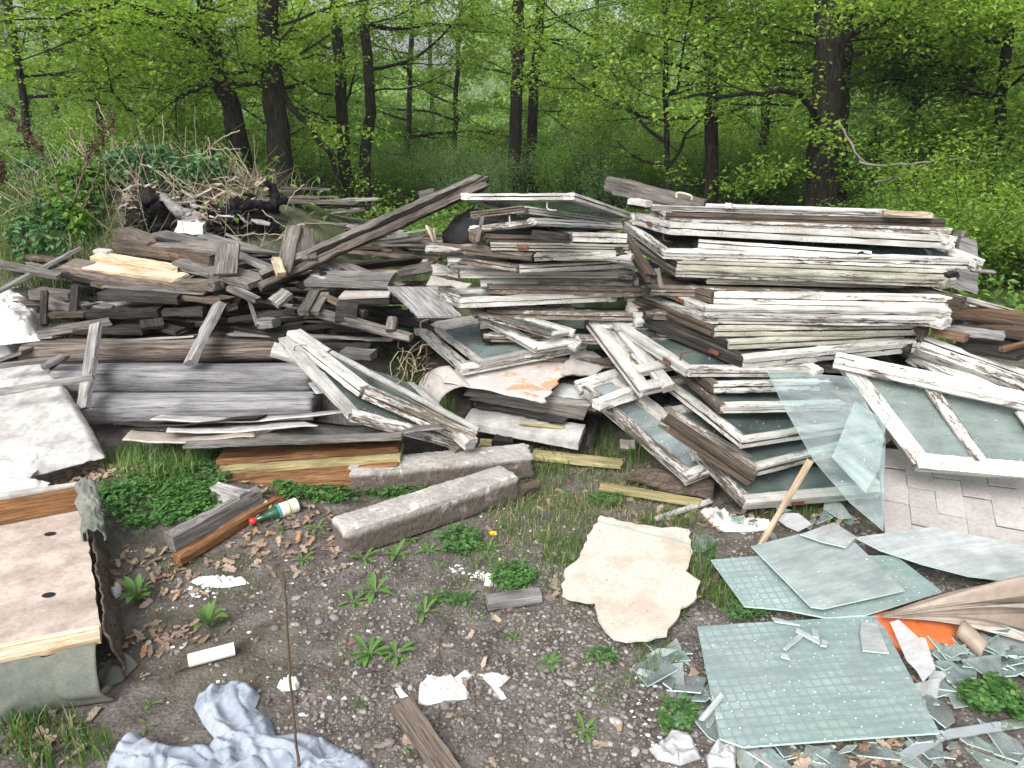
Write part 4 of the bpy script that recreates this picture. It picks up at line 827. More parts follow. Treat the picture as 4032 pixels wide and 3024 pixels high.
def right_group():
    S = sash; g = 'frames lying at the right edge'
    S(('d', 1195, 1060, .27), ('d', 2505, 1175, .29), ('d', 560, 222, .60), 'big frame with dusty green panes and a dull middle bar leaning at the right', t=.05, w=.07, m='peel1', side='peel2', group=g, bars=(.46,), profile=0, glass='greenglass', rails=('peel1', 'peel2', 'peel1', 'peel1'), D=('d', 2150, 500, .57), barmat='peel2')
    S(('b', 1210, 1345, .60), ('b', 2250, 1720, .52), ('b', 1330, 1285, .66), 'heavy grooved frame slanting down to the right above the green panes', D=('b', 2280, 1500, .62), t=.07, w=.06, m='peel1', group=g, rails=('peel2', 'peel1', 'peel1', 'peel1'), profile=0)
    S(('d', 1110, 225, .52), ('d', 2110, 705, .42), ('d', 1150, 175, .55), 'grey worn frame with a black lock just under the heavy grooved one', D=('d', 2130, 560, .5), t=.05, w=.05, m='peel2', group=g, rails=('peel2', 'peel1', 'peel2', 'peel1'), profile=1)
    tag(ob('lock', slab_mesh([(0, 0), (.07, -.02), (.075, .01), (.005, .03)], .02), M['iron'], None, Matrix.Translation(P('d', 1370, 235, .56))), 'black lock box on the grey worn frame', 'lock')
    S(('Q', 1255, 745, .66), ('Q', 2400, 1060, .60), ('Q', 590, 515, .78), 'long white frame running off to the right beyond the big stack', D=('Q', 2420, 950, .66), t=.03, w=.05, m='peel1', group=g, rails=('peel1', 'peel1', 'peel1', 'peel1'), glass=None)
    S(('Q', 1295, 830, .62), ('Q', 2300, 1050, .58), ('Q', 1270, 770, .66), 'thinner white frame close under the long one at the right', D=('Q', 2320, 1000, .6), t=.02, w=.035, m='peel1', group=g, glass=None)
    S(('Q', 1060, 1105, .55), ('Q', 2400, 1110, .55), ('Q', 1050, 1070, .6), 'level grey white frame edge at the far right', t=.035, w=.05, m='peel2', group=g, glass=None)
    gp = 'planks in the brown heap at the far right'
    for (a, b, w, t, mm, lab) in (
        (('Q', 990, 940, 3.7), ('Q', 2350, 1090, 3.4), .10, .02, 'russet', 'orange brown plank under the white frames at the far right'),
        (('Q', 1040, 1000, 3.66), ('Q', 2300, 1130, 3.4), .10, .02, 'brown', 'brown plank below the orange one at the far right'),
        (('Q', 1300, 900, 3.75), ('Q', 2300, 1010, 3.5), .10, .02, 'russet', 'upper orange brown plank behind the thin white frame'),
        (('Q', 700, 1190, 3.3), ('Q', 1900, 1350, 3.15), .07, .03, 'palegrey', 'long silvery splintered pole end right of the big stack'),
        (('Q', 690, 1265, 3.22), ('Q', 1290, 1385, 3.12), .05, .03, 'russet', 'short orange brown stick below the silvery pole'),
        (('Q', 1100, 1190, 3.5), ('Q', 2350, 1370, 3.2), .10, .02, 'brown', 'dark brown plank at the far right under the level frame'),
        (('Q', 1500, 1190, 3.5), ('Q', 2300, 1280, 3.3), .10, .02, 'russet', 'yellowish brown plank end at the right margin'),
        (('Q', 1830, 1560, 3.0), ('Q', 2350, 1440, 3.05), .022, .022, 'russet', 'pinkish brown rod at the right margin over the dark hollow'),
        (('Q', 1100, 1420, 3.3), ('Q', 2300, 1500, 3.2), .2, .02, 'dark', 'black board in the hollow at the far right'),
        (('Q', 1100, 1480, 3.25), ('Q', 2300, 1640, 3.0), .2, .02, 'dark', 'lower black board in the hollow at the far right')):
        plank(a, b, w, t, M[mm], lab, group=gp)
    for i in range(16):
        q = QS; y = 3.25 + q.uniform(0, .6); x = 1.9 + q.uniform(-.1, .5); z = .08 + i * .026
        plank(Vector((x, y, z)), Vector((x + q.uniform(.7, 1.1), y - q.uniform(.0, .4), z + q.uniform(-.02, .02))), q.uniform(.08, .18), .022, M[q.choice(('dark', 'brown', 'brown'))], 'dark plank buried in the right hand heap', group='planks buried in the right hand heap')
    # roof tiles laid in courses
    TL, TR, BL, BR = P('d', 890, 905, .16), P('d', 2350, 1090, .16), P('d', 950, 1640, .065), P('i', 2700, 420, .065)
    T = thing('tile_bed', BL, 'sheet of overlapping pinkish grey roofing tiles under the leaning frame', 'roofing tiles'); nc = 7
    Mi = Matrix.Translation(BL).inverted(); q = random.Random(8)
    def at(u, v): return TL.lerp(TR, u).lerp(BL.lerp(BR, u), v)
    slab([at(0, 0) - Vector((0, 0, .012)), at(1, 0) - Vector((0, 0, .012)), at(1, 1) - Vector((0, 0, .012)), at(0, 1) - Vector((0, 0, .012))], .02, 'slate', name='backing', parent=T)
    T.children[-1].matrix_basis = Mi @ T.children[-1].matrix_basis
    for c in range(nc):
        off = (c % 2) * .17 - .1 + q.uniform(-.04, .04); k = -1
        while True:
            v0, v1 = off + (k + .0) * .36, off + (k + 1) * .36; k += 1
            if v0 > 1: break
            v0, v1 = max(0, v0), min(1, v1)
            if v1 - v0 < .04: continue
            u0, u1 = c / nc, (c + 1) / nc; g_ = .0025
            pts = [at(u0, v0), at(u1, v0), at(u1, v1), at(u0, v1)]; cen = sum(pts, Vector()) / 4
            pts = [p + (cen - p).normalized() * g_ for p in pts]; tz = q.uniform(0, .004)
            pts = [p + Vector((0, 0, tz + (.006 if i > 1 else 0) + (.003 if i in (1, 2) else 0))) for i, p in enumerate(pts)]
            o = slab(pts, .006, 'slate', name='tile', parent=T, jag=.0012, seg=.05); o.matrix_basis = Mi @ o.matrix_basis
    # loose sheets of glass
    gg = 'loose sheets of glass at the right'
    slab([('d', 40, 308, 2.95), ('d', 720, 325, 2.9), ('d', 960, 830, 2.68), ('d', 945, 1530, 2.38), ('d', 700, 1300, 2.46), ('d', 420, 975, 2.6), ('d', 180, 590, 2.8)], .004, 'panelight', 'large clear glass sheet slanting over the white frames down to the tiles', 'glass sheet', name='glass_sheet', group=gg)
    slab([('d', 715, 540, 2.72), ('d', 960, 700, 2.62), ('d', 905, 1060, 2.48), ('d', 795, 1250, 2.42), ('d', 540, 970, 2.55)], .004, 'panelight', 'smaller pointed glass piece lying on the large slanting sheet', 'glass sheet', name='glass_sheet', group=gg)
    slab([('i', 355, 530, .045), ('i', 620, 505, .05), ('i', 1385, 463, .05), ('i', 1520, 720, .045), ('i', 1735, 1130, .04), ('i', 1200, 1165, .04), ('i', 620, 1207, .04), ('i', 485, 1160, .04)], .006, 'wired', 'large patterned glass sheet lying flat in the right foreground', 'glass sheet', name='patterned_glass', group=gg)
    slab([('i', 432, 150, .06), ('i', 700, 125, .07), ('i', 1485, 118, .09), ('i', 1745, 325, .075), ('i', 1310, 462, .055), ('i', 1090, 470, .055), ('i', 860, 430, .05), ('i', 625, 405, .05)], .006, 'wired', 'second patterned glass sheet behind the large one, mostly covered', 'glass sheet', name='patterned_glass', group=gg)
    slab([('i', 662, 72, .10), ('i', 940, 10, .10), ('i', 1255, 60, .10), ('i', 1535, 325, .085), ('i', 1070, 437, .07), ('i', 1000, 425, .072)], .005, 'tealsheet', 'plain teal glass sheet on top of the second patterned one', 'glass sheet', name='glass_sheet', group=gg)
    slab([('i', 1250, 22, .115), ('i', 1700, -60, .16), ('i', 2350, 100, .13), ('i', 2320, 270, .11), ('i', 1900, 232, .10), ('i', 1640, 165, .105), ('i', 1400, 90, .11)], .005, 'cloudy', 'frosty pale glass sheet covering the lower roof tiles', 'glass sheet', name='glass_sheet', group=gg)
    slab([('i', 940, 5, .125), ('i', 1130, -60, .13), ('i', 1260, 20, .125), ('i', 1200, 80, .12), ('i', 1060, 50, .12)], .004, 'cloudy', 'small triangular glass piece above the plain teal sheet', 'glass sheet', name='glass_piece', group=gg)
    slab([('i', 1290, 500, .06), ('i', 1375, 510, .06), ('i', 1445, 680, .055), ('i', 1295, 665, .055), ('i', 1280, 560, .058)], .005, 'cloudy', 'rounded strip of glass lying on the large patterned sheet', 'glass piece', name='glass_piece', group=gg)
    for k, (pp, lab) in enumerate(((((780, 475), (880, 500), (940, 520), (800, 500)), 'long glass sliver at the top of the large patterned sheet'), (((920, 535), (1055, 605), (1050, 625), (915, 555)), 'narrow glass sliver pointing at a curl on the patterned sheet'),
        (((930, 570), (955, 585), (860, 660), (845, 650)), 'glass sliver slanting left on the patterned sheet'), (((1003, 535), (1045, 555), (1045, 590), (1012, 585)), 'small square glass chip on the patterned sheet'),
        (((1065, 600), (1100, 615), (1090, 640), (1055, 635)), 'curled glass chip on the patterned sheet'), (((835, 680), (870, 690), (880, 712), (832, 700)), 'small pale glass chip left on the patterned sheet'))):
        slab([('i', x, y, .058 + .002 * k) for x, y in pp], .006, 'cloudy', lab, 'glass piece', name='glass_piece', group='glass slivers on the patterned sheet')
    # oilcloth crumpled into folds that fan out from one pinched end
    def fan(k, y0, y1, z0, z1, ph, amp, m, lab, xl=1400):
        def fn(u, v):
            s = P('i', xl, 470 + (v - .5) * 12, .07 + .01 * v); e = P('i', 2330, y0 + (y1 - y0) * v, z0 + (z1 - z0) * v); w = u ** 1.3
            p = s.lerp(e, u); p.z += amp * w * math.sin(v * 7 + ph) + .012 * w * math.sin(v * 15 + u * 5 + ph) + .02 * math.sin(u * math.pi); p.x += .02 * w * math.sin(v * 9 + ph * 2); return p
        surface('oilcloth', fn, 40, 30, m, lab, 'oilcloth', t=.003, group='folds of brown oilcloth')
    fan(0, 240, 400, .24, .22, .4, .03, 'lino', 'top brown fold of the crumpled oilcloth at the right edge')
    fan(1, 330, 460, .19, .15, 2.0, .025, 'linopale', 'pale middle fold of the crumpled oilcloth')
    fan(2, 400, 520, .13, .10, 3.6, .025, 'lino', 'rolled brown fold of the crumpled oilcloth')
    fan(3, 480, 620, .075, .045, 5.2, .018, 'linopale', 'lowest pale fold of the crumpled oilcloth')
    def tubef(u, v):
        a = P('i', 1850, 560, .06).lerp(P('i', 1990, 690, .03), u); th = v * 5.4 + .6; r = .028; side = Vector((.8, .6, 0)); return a + side * (math.cos(th) * r * (1 + .15 * v)) + Vector((0, 0, math.sin(th) * r + .012))
    surface('oilcloth_roll', tubef, 8, 22, 'lino', 'open rolled end of oilcloth hanging over the broken glass', 'oilcloth', t=.003, group='folds of brown oilcloth')
    def ball(u, v):
        th = u * 2 * math.pi; ph = v * math.pi / 2; c = P('i', 1640, 640, .0); r = .17 * (1 + .07 * math.sin(3 * th)); return Vector((c.x + math.cos(th) * math.cos(ph) * r, c.y + .05 + math.sin(th) * math.cos(ph) * r * .6, .0 + math.sin(ph) ** .8 * .055 + .004))
    surface('orange_basin', ball, 30, 8, 'orangeplastic', 'crushed orange plastic basin under the oilcloth', 'basin', t=.003)
    slab([('i', 1450, 505, .085), ('i', 1500, 490, .09), ('i', 1625, 600, .08), ('i', 1610, 790, .045), ('i', 1545, 720, .055)], .002, 'plastic', 'milky film strip over the orange basin', 'plastic film', name='plastic_film')
    slab([('i', 1620, 590, .075), ('i', 1655, 590, .08), ('i', 1710, 770, .05), ('i', 1640, 840, .04), ('i', 1600, 770, .05)], .002, 'plastic', 'pointed milky film piece beside the patterned sheet', 'plastic film', name='plastic_film')
    # broken glass
    q = random.Random(21); regs = (((1640, 660), (2212, 860), 26, .03), ((1600, 780), (1900, 1050), 16, .02), ((70, 610), (340, 900), 12, .015), ((200, 860), (480, 1230), 9, .015), ((600, 1190), (1700, 1330), 26, .012), ((1750, 1180), (2212, 1330), 9, .012), ((430, -90), (1200, 40), 14, .03), ((1950, 620), (2230, 740), 8, .05))
    for (x0, y0), (x1, y1), n, z in regs:
        for i in range(n):
            c = P('i', q.uniform(x0, x1), q.uniform(y0, y1), 0.0); c.z = terrain(c.x, c.y) + q.uniform(.004, z * 1.5); a0 = q.uniform(0, 6.28); L = q.uniform(.02, .085); asp = q.uniform(.25, .9); nn = q.choice((3, 4, 4, 5)); tl = Vector((q.uniform(-.25, .25), q.uniform(-.25, .25), 0))
            pts = []
            for k in range(nn):
                a = 2 * math.pi * (k + q.uniform(-.25, .25)) / nn; p = Vector((math.cos(a) * L, math.sin(a) * L * asp, 0)); p = Vector((p.x * math.cos(a0) - p.y * math.sin(a0), p.x * math.sin(a0) + p.y * math.cos(a0), 0)); p.z = p.x * tl.x + p.y * tl.y; pts.append(c + p)
            slab(pts, .004, q.choice(('shard', 'shard', 'shard', 'panelight', 'panelight', 'cloudy')), 'jagged shard of broken glass lying among others in the dirt', 'glass shard', name='glass_shard', group='shards of broken glass on the ground')
    plank(('i', 1500, 1290, .015), ('i', 1740, 1150, .02), .03, .004, M['shard'], 'long clear glass strip below the corner of the patterned sheet', cat='glass strip', name='glass_strip')
    plank(('i', 1740, 1150, .02), ('i', 2300, 1060, .02), .03, .004, M['shard'], 'long clear glass strip running to the right margin', cat='glass strip', name='glass_strip')
    plank(('i', 370, 1070, .03), ('i', 500, 915, .06), .014, .008, M['cloudy'], 'glass rod like strip leaning at the left edge of the patterned sheet', cat='glass strip', name='glass_strip')
right_group()
# ------------------------------------------------------------------ squared beams and the heap of boards on the left
def beam(a, b, ry, rz, m, label, seed, cat='beam', name='log_beam', sq=3.2, knots=0, taper=.95):
    a, b = P(*a), P(*b); d = b - a; L = d.length; n = 46; k = 26; V = []; F = []
    for i in range(n + 1):
        t = i / n
        for j in range(k):
            th = 2 * math.pi * j / k; c, s = math.cos(th), math.sin(th); r = 1 / ((abs(c) ** sq + abs(s) ** sq) ** (1 / sq))
            q = Vector((t * L * 1.6, math.cos(th) * 1.8, math.sin(th) * 1.8 + seed * 9)); q2 = Vector((t * L * 2.5, math.cos(th) * 9, math.sin(th) * 9 + seed * 5))
            r *= 1 + .07 * mnoise.noise(q) + .05 * mnoise.noise(q2)
            f = 1 + (taper - 1) * t; x = t * L + ((.02 * mnoise.noise(q * 5)) if i in (0, n) else 0)
            V.append((x, c * ry * r * f, s * rz * r * f))
    for i in range(n):
        for j in range(k): F.append((i * k + j, (i + 1) * k + j, (i + 1) * k + (j + 1) % k, i * k + (j + 1) % k))
    F.append(tuple(range(k))); F.append(tuple(n * k + j for j in reversed(range(k))))
    return tag(ob(name, py_mesh(name, V, F, True), M[m], None, frame_at(a, d, Vector((0, 0, 1)))), label, cat, 'long beams stacked under the boards')
beam(('O', 340, 1612, 3.62), ('O', 1245, 1600, 3.66), .10, .076, 'silver', 'lowest silvery squared log with a rounded underside', 1, sq=2.6)
beam(('O', 240, 1492, 3.76), ('O', 1235, 1484, 3.80), .10, .076, 'silver', 'middle silvery squared log with a chip of wood standing on it', 2, sq=2.6)
beam(('O', 110, 1392, 3.94), ('O', 1180, 1370, 3.98), .09, .075, 'rotlog', 'round brownish cracked log on top of the squared ones', 3, sq=2.2, cat='log', name='round_log')
slab([('L', 1570, 1290, 3.68), ('L', 1590, 1235, 3.70), ('L', 1660, 1245, 3.72), ('L', 1620, 1290, 3.70)], .02, 'palegrey', 'chip of wood standing on the middle squared log', 'wood chip', name='wood_chip')
def left_heap():
    gp = 'boards heaped behind the logs'
    for (a, b, w, t, mm, roll, lab, rag) in (
        (('L', -40, 660, 4.2), ('L', 590, 325, 4.6), .035, .02, 'palegrey', 0, 'thin pale lath slanting up over the grass at the left of the heap', (.0, .01)),
        (('L', -40, 435, 4.5), ('L', 440, 530, 4.3), .05, .025, 'grey', 20, 'grey lath reaching in from the left margin', (.0, .02)),
        (('L', 190, 385, 4.75), ('L', 460, 425, 4.6), .06, .03, 'brown', 0, 'brown lath end behind the crossing pale lath', (.03, .02)),
        (('L', 470, 455, 4.5), ('L', 1360, 590, 4.2), .16, .045, 'rotlog', 12, 'thick cracked board with pink torn top on the left of the heap', (.05, .01)),
        (('L', 640, 455, 4.42), ('L', 1330, 545, 4.2), .10, .02, 'fresh', 14, 'pinkish splintered top layer of the thick cracked board', (.1, .05)),
        (('L', 690, 385, 4.5), ('L', 1330, 490, 4.28), .09, .03, 'fresh', 14, 'cream freshly split board on top of the cracked one', (.02, .09)),
        (('L', 700, 345, 4.55), ('L', 800, 358, 4.5), .05, .02, 'ash', 10, 'white scrap on the left tip of the cream split board', (.0, .0)),
        (('L', 890, 215, 4.9), ('L', 1150, 320, 4.6), .13, .08, 'rotlog', 0, 'grey rotten timber end at the upper left of the heap', (.05, .02)),
        (('L', 1070, 285, 4.66), ('L', 1640, 335, 4.4), .14, .025, 'greybrown', 12, 'long grey brown board over the rotten timber', (.03, .01)),
        (('L', 1120, 225, 4.8), ('L', 1440, 300, 4.6), .16, .02, 'grey', 8, 'dark grey board end near the charred stump', (.04, .05)),
        (('L', 880, 310, 4.72), ('L', 1600, 415, 4.35), .14, .07, 'brown', 0, 'rotten brown timber crumbling beneath the grey boards', (.06, .03)),
        (('L', 1230, 370, 4.45), ('L', 1500, 390, 4.38), .05, .025, 'orange', 10, 'crumbling orange heartwood in the brown timber', (.04, .06)),
        (('L', 1450, 240, 4.85), ('L', 2120, 430, 4.5), .13, .02, 'palegrey', 6, 'pale blue grey flat board across the top of the heap', (.01, .01)),
        (('L', 1500, 300, 4.72), ('L', 2110, 470, 4.4), .05, .025, 'dark', 0, 'dark board edge under the pale flat board', (.01, .01)),
        (('L', 1640, 330, 4.5), ('L', 2090, 520, 4.25), .05, .02, 'grey', 0, 'upper grey lath under the pale flat board', (.01, .01)),
        (('L', 1690, 370, 4.45), ('L', 2070, 540, 4.2), .04, .02, 'palegrey', 0, 'middle pale lath of the fan of laths', (.01, .01)),
        (('L', 1780, 400, 4.4), ('L', 2060, 550, 4.18), .035, .02, 'palegrey', 0, 'lower pale lath with a flaking end in the fan of laths', (.01, .03)),
        (('L', 1660, 300, 4.32), ('L', 1635, 520, 4.12), .13, .018, 'greybrown', 0, 'short brown grey board standing against the heap', (.005, .012)),
        (('L', 1320, 420, 4.4), ('L', 1880, 580, 4.12), .16, .035, 'greybrown', 6, 'broad brown grey board sloping right under the standing one', (.02, .01)),
        (('L', 1300, 470, 4.35), ('L', 1540, 520, 4.2), .05, .02, 'palegrey', 0, 'pale broken stick in the black hollow', (.03, .01)),
        (('L', 380, 470, 4.5), ('L', 900, 600, 4.3), .12, .025, 'dark', 8, 'dark board sloping under the cracked board', (.03, .02)),
        (('L', 700, 570, 4.32), ('L', 1680, 715, 4.0), .10, .03, 'brown', 4, 'long brown board with a ragged dark right end', (.03, .06)),
        (('L', 780, 595, 4.25), ('L', 1520, 650, 4.05), .10, .008, 'greybrown', 0, 'thin warped sheet bowing over the long brown board', (.02, .03)),
        (('L', 1290, 590, 4.15), ('L', 1600, 600, 4.05), .10, .05, 'rotlog', 0, 'ragged dark timber stub at the end of the cracked board', (.02, .05)),
        (('L', 340, 730, 4.2), ('L', 830, 785, 4.1), .06, .06, 'grey', 0, 'square grey timber low on the left of the heap', (.005, .04)),
        (('L', 250, 660, 4.3), ('L', 540, 680, 4.25), .10, .06, 'greybrown', 0, 'grey brown box like timber behind the white bags', (.01, .01)),
        (('L', 740, 665, 4.15), ('L', 1330, 690, 4.05), .08, .05, 'dark', 0, 'dark timber running under the long brown board', (.01, .02)),
        (('L', 285, 815, 4.05), ('L', 640, 800, 4.05), .07, .03, 'brown', 0, 'brown board end low at the left beside the white bags', (.02, .02)),
        (('L', 640, 805, 4.06), ('L', 1170, 790, 4.05), .08, .045, 'dark', 0, 'dark grey timber over the round log', (.005, .005)),
        (('L', 1190, 795, 4.05), ('L', 1490, 785, 4.03), .06, .04, 'dark', 0, 'dark timber with white crumbs on its edge', (.01, .01)),
        (('L', 1100, 850, 4.0), ('L', 1110, 905, 3.95), .12, .02, 'dark', 0, 'dark square board end standing above the round log', (.0, .0)),
        (('L', 325, 640, 4.12), ('L', 322, 890, 3.98), .035, .035, 'dark', 0, 'short dark upright post beside the white bags', (.005, .005)),
        (('L', 545, 600, 4.18), ('L', 530, 800, 4.05), .04, .03, 'dark', 0, 'second dark upright lath left of the heap', (.005, .005)),
        (('L', 60, 985, 4.0), ('L', 830, 850, 4.05), .08, .05, 'greybrown', 0, 'bent grey brown pole above the round log at the left', (.02, .06)),
        (('L', -40, 1010, 4.0), ('L', 460, 960, 4.0), .14, .012, 'palegrey', -10, 'curled pale sheet of wood at the left margin', (.02, .05)),
        (('L', 20, 1130, 3.9), ('L', 230, 1060, 3.85), .12, .02, 'greybrown', 0, 'grey brown board end at the left margin over the laths', (.02, .02)),
        (('L', 700, 880, 3.80), ('L', 598, 1500, 3.42), .065, .028, 'palegrey', 25, 'pale lath leaning upright against the squared logs', (.003, .01)),
        (('L', -40, 1375, 3.28), ('L', 680, 1262, 3.42), .032, .03, 'palegrey', 0, 'pale lath laid level across the leaning one over the white panel', (.0, .004)),
        (('L', 1590, 735, 3.98), ('L', 1375, 1165, 3.68), .085, .04, 'palegrey', 30, 'grey square timber leaning against the round log', (.003, .003)),
        (('L', -40, 1185, 3.62), ('L', 500, 1120, 3.7), .05, .02, 'grey', 0, 'grey lath at the left above the white panel', (.0, .02)),
        (('L', 300, 1200, 3.58), ('L', 460, 1108, 3.66), .05, .02, 'palegrey', 0, 'short broken pale lath beside the grey one', (.01, .01)),
        (('L', 820, 1000, 3.98), ('L', 1440, 962, 3.98), .11, .012, 'palegrey', -12, 'thin pale board lying along the top of the round log', (.03, .01)),
        (('L', 1420, 875, 3.98), ('L', 2028, 820, 3.98), .03, .02, 'dark', 0, 'dark lath behind the leaning square timber', (.01, .01)),
        (('L', 1650, 940, 3.95), ('L', 2000, 950, 3.95), .10, .012, 'grey', 0, 'warped grey board right of the leaning square timber', (.06, .01)),
        (('L', 1670, 615, 4.1), ('L', 1870, 705, 3.95), .045, .025, 'palegrey', 0, 'pale lath end poking out of the black hollow', (.02, .006)),
        (('L', 1805, 690, 4.0), ('L', 1870, 890, 3.84), .02, .014, 'greybrown', 0, 'small bare stick standing in the black hollow', (.0, .0)),
        (('L', 1890, 868, 3.88), ('L', 2005, 868, 3.84), .07, .05, 'palegrey', 0, 'short square block at the edge of the black hollow', (.003, .003)),
        # the middle of the heap
        (('K', 1230, 335, 4.42), ('K', 1880, 12, 4.7), .085, .03, 'greybrown', -48, 'far half of the long plank that rises to the right', (.01, .05)),
        (('K', 225, 795, 3.86), ('K', 1900, 38, 4.66), .07, .04, 'rotlog', -30, 'long splintered plank rising to the right above the heap', (.003, .08)),
        (('K', 235, 735, 3.90), ('K', 1840, 12, 4.70), .11, .035, 'greybrown', -52, 'broad weathered plank behind the long splintered one', (.004, .05)),
        (('K', 480, 355, 4.2), ('K', 395, 700, 3.85), .085, .022, 'greybrown', 0, 'short brown board crossing the foot of the rising plank', (.002, .006)),
        (('K', 560, 380, 4.22), ('K', 590, 600, 3.98), .08, .02, 'greybrown', 0, 'pinkish board leaning behind the short crossing one', (.01, .006)),
        (('K', 345, 590, 3.86), ('K', 385, 705, 3.78), .045, .03, 'fresh', 0, 'split yellowish block end at the foot of the rising plank', (.006, .004)),
        (('K', 1385, 195, 4.5), ('K', 1540, 145, 4.55), .06, .05, 'brown', 0, 'brown wooden block lying on the rising plank', (.002, .01)),
        (('K', 1385, 130, 4.62), ('K', 1500, 105, 4.62), .06, .05, 'greybrown', 0, 'grey brown block behind the one on the rising plank', (.002, .01)),
        (('K', 715, 585, 4.2), ('K', 1270, 795, 3.95), .06, .025, 'grey', 0, 'long grey plank sloping right toward the dark sheet', (.01, .01)),
        (('K', 580, 730, 4.0), ('K', 1190, 745, 3.95), .17, .03, 'grey', 10, 'flat dark grey board with a white chip on it', (.01, .01)),
        (('K', 600, 705, 4.02), ('K', 705, 735, 3.95), .025, .01, 'ash', 0, 'white chip on the flat dark grey board', (.01, .01)),
        (('K', 670, 610, 4.2), ('K', 790, 660, 4.1), .08, .02, 'grey', 0, 'grey board end under the rising plank', (.01, .01)),
        (('K', 820, 850, 3.85), ('K', 1180, 840, 3.85), .15, .014, 'board', 0, 'pinkish white sheet of board beside the dark grey one', (.006, .006)),
        (('K', 830, 885, 3.83), ('K', 1180, 880, 3.84), .14, .03, 'dark', 0, 'dark plank under the pinkish sheet', (.006, .006)),
        (('K', 625, 830, 3.88), ('K', 545, 985, 3.68), .055, .03, 'greybrown', 0, 'brown grey board end tilted down at the left of the gap', (.003, .006)),
        (('K', 705, 845, 3.88), ('K', 620, 985, 3.70), .045, .025, 'greybrown', 0, 'white edged lath end tilted beside it', (.003, .01)),
        (('K', 640, 980, 3.78), ('K', 1330, 1160, 3.62), .045, .045, 'greybrown', 0, 'long brown grey timber sloping right under the heap', (.006, .01)),
        (('K', 690, 860, 3.86), ('K', 1000, 990, 3.76), .04, .03, 'brown', 0, 'brown lath with a white edge above the dark block', (.006, .01)),
        (('K', 790, 965, 3.76), ('K', 945, 985, 3.76), .10, .10, 'dark', 0, 'dark square end block under the boards', (.003, .003)),
        (('K', 1190, 1020, 3.68), ('K', 1175, 1115, 3.62), .05, .04, 'greybrown', 0, 'brown grey post stub near the dry stalks', (.003, .003)),
        (('K', 320, 920, 3.82), ('K', 430, 830, 3.90), .08, .03, 'grey', 20, 'pointed grey board end in the black hollow', (.02, .003)),
        (('K', 500, 800, 3.95), ('K', 690, 690, 4.05), .09, .02, 'dark', 0, 'dark board end just under the rising plank', (.01, .003)),
        (('K', 980, 668, 4.35), ('K', 1260, 680, 4.3), .03, .014, 'fresh', 0, 'fresh yellow splinter left of the grey timber', (.05, .01)),
        (('K', 1245, 690, 4.28), ('K', 1500, 640, 4.25), .08, .05, 'greybrown', 0, 'square grey brown timber running under the middle sashes', (.002, .002)),
        (('K', 800, 530, 4.9), ('K', 1540, 590, 4.5), .04, .02, 'brown', 0, 'thin brown lath lying behind the nettles', (.01, .01)),
        (('K', 1190, 610, 4.45), ('K', 1330, 615, 4.4), .08, .035, 'dark', 0, 'dark board end in front of the thin brown lath', (.02, .03)),
        (('K', 1320, 610, 4.4), ('K', 1450, 600, 4.4), .02, .012, 'fresh', 0, 'pale splinter beside the dark board end', (.03, .01)),
        (('K', 570, 1145, 3.82), ('K', 1200, 1180, 3.80), .09, .014, 'grey', -14, 'thin grey board above the leaning white sashes', (.01, .01)),
        (('K', 700, 1210, 3.7), ('K', 1040, 1225, 3.7), .05, .02, 'dark', 0, 'dark board end under the thin grey one', (.01, .01)),
        (('K', 830, 1270, 3.6), ('K', 1055, 1290, 3.56), .08, .04, 'grey', 0, 'short squared end of grey timber above the grass', (.003, .003)),
        (('K', 0, 1030, 3.92), ('K', 490, 975, 3.9), .04, .02, 'dark', 0, 'dark lath above the round log in the shade', (.01, .01)),
        (('K', 0, 800, 4.0), ('K', 215, 895, 3.92), .04, .03, 'greybrown', 0, 'white tipped board end left of the black hollow', (.01, .01)),
    ):
        plank(a, b, w, t, M[mm], lab, roll=roll, ragged=rag, group=gp)
    slab([('K', 1152, 788, 3.86), ('K', 1380, 1045, 3.5), ('K', 1690, 1000, 3.5), ('K', 1520, 830, 3.86)], .012, 'palegrey', 'rough grey sheet of board beside the middle stack', 'board', name='board', jag=.006)
    q = random.Random(57)
    for i in range(48):
        x, y = q.uniform(150, 1750), q.uniform(980, 1300); f = (y - 950) / 400; Y = 4.62 - .5 * f + q.uniform(-.05, .05)
        if x > 1250: Y -= .15
        c = P('O', x, y, Y); a = q.gauss(-.12, .28); L = q.uniform(.4, 1.2); d = Vector((math.cos(a), math.sin(a) * .6, q.gauss(.0, .13))) * L
        plank(c - d / 2, c + d / 2, q.uniform(.03, .09), q.uniform(.008, .022), M[q.choice(('dark', 'dark', 'dark', 'brown', 'grey', 'dark'))], 'thin splintered board tangled in the left heap', group='thin splintered boards in the left heap', ragged=(.05, .09), roll=q.uniform(-35, 35), bow=q.gauss(0, .012))  # mostly dark colour, painting in the shade between pale boards
    # boards inside the heap, coloured dark to stand for its shade
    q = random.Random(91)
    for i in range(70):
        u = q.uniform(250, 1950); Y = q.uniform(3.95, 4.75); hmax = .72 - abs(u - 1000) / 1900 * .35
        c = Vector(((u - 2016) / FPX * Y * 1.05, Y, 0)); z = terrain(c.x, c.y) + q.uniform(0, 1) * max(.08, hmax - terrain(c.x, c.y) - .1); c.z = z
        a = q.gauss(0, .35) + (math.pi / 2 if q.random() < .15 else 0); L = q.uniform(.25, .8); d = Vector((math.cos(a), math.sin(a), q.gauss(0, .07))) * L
        plank(c - d / 2, c + d / 2, q.uniform(.06, .16), q.choice((.02, .025, .04)), M[q.choice(('dark', 'dark', 'dark', 'dark', 'brown'))], 'board buried in the left heap, coloured dark for its shade', group='boards buried in the left heap', ragged=(.02, .04), roll=q.uniform(-15, 15))
    g2 = 'scattered boards behind the heap'
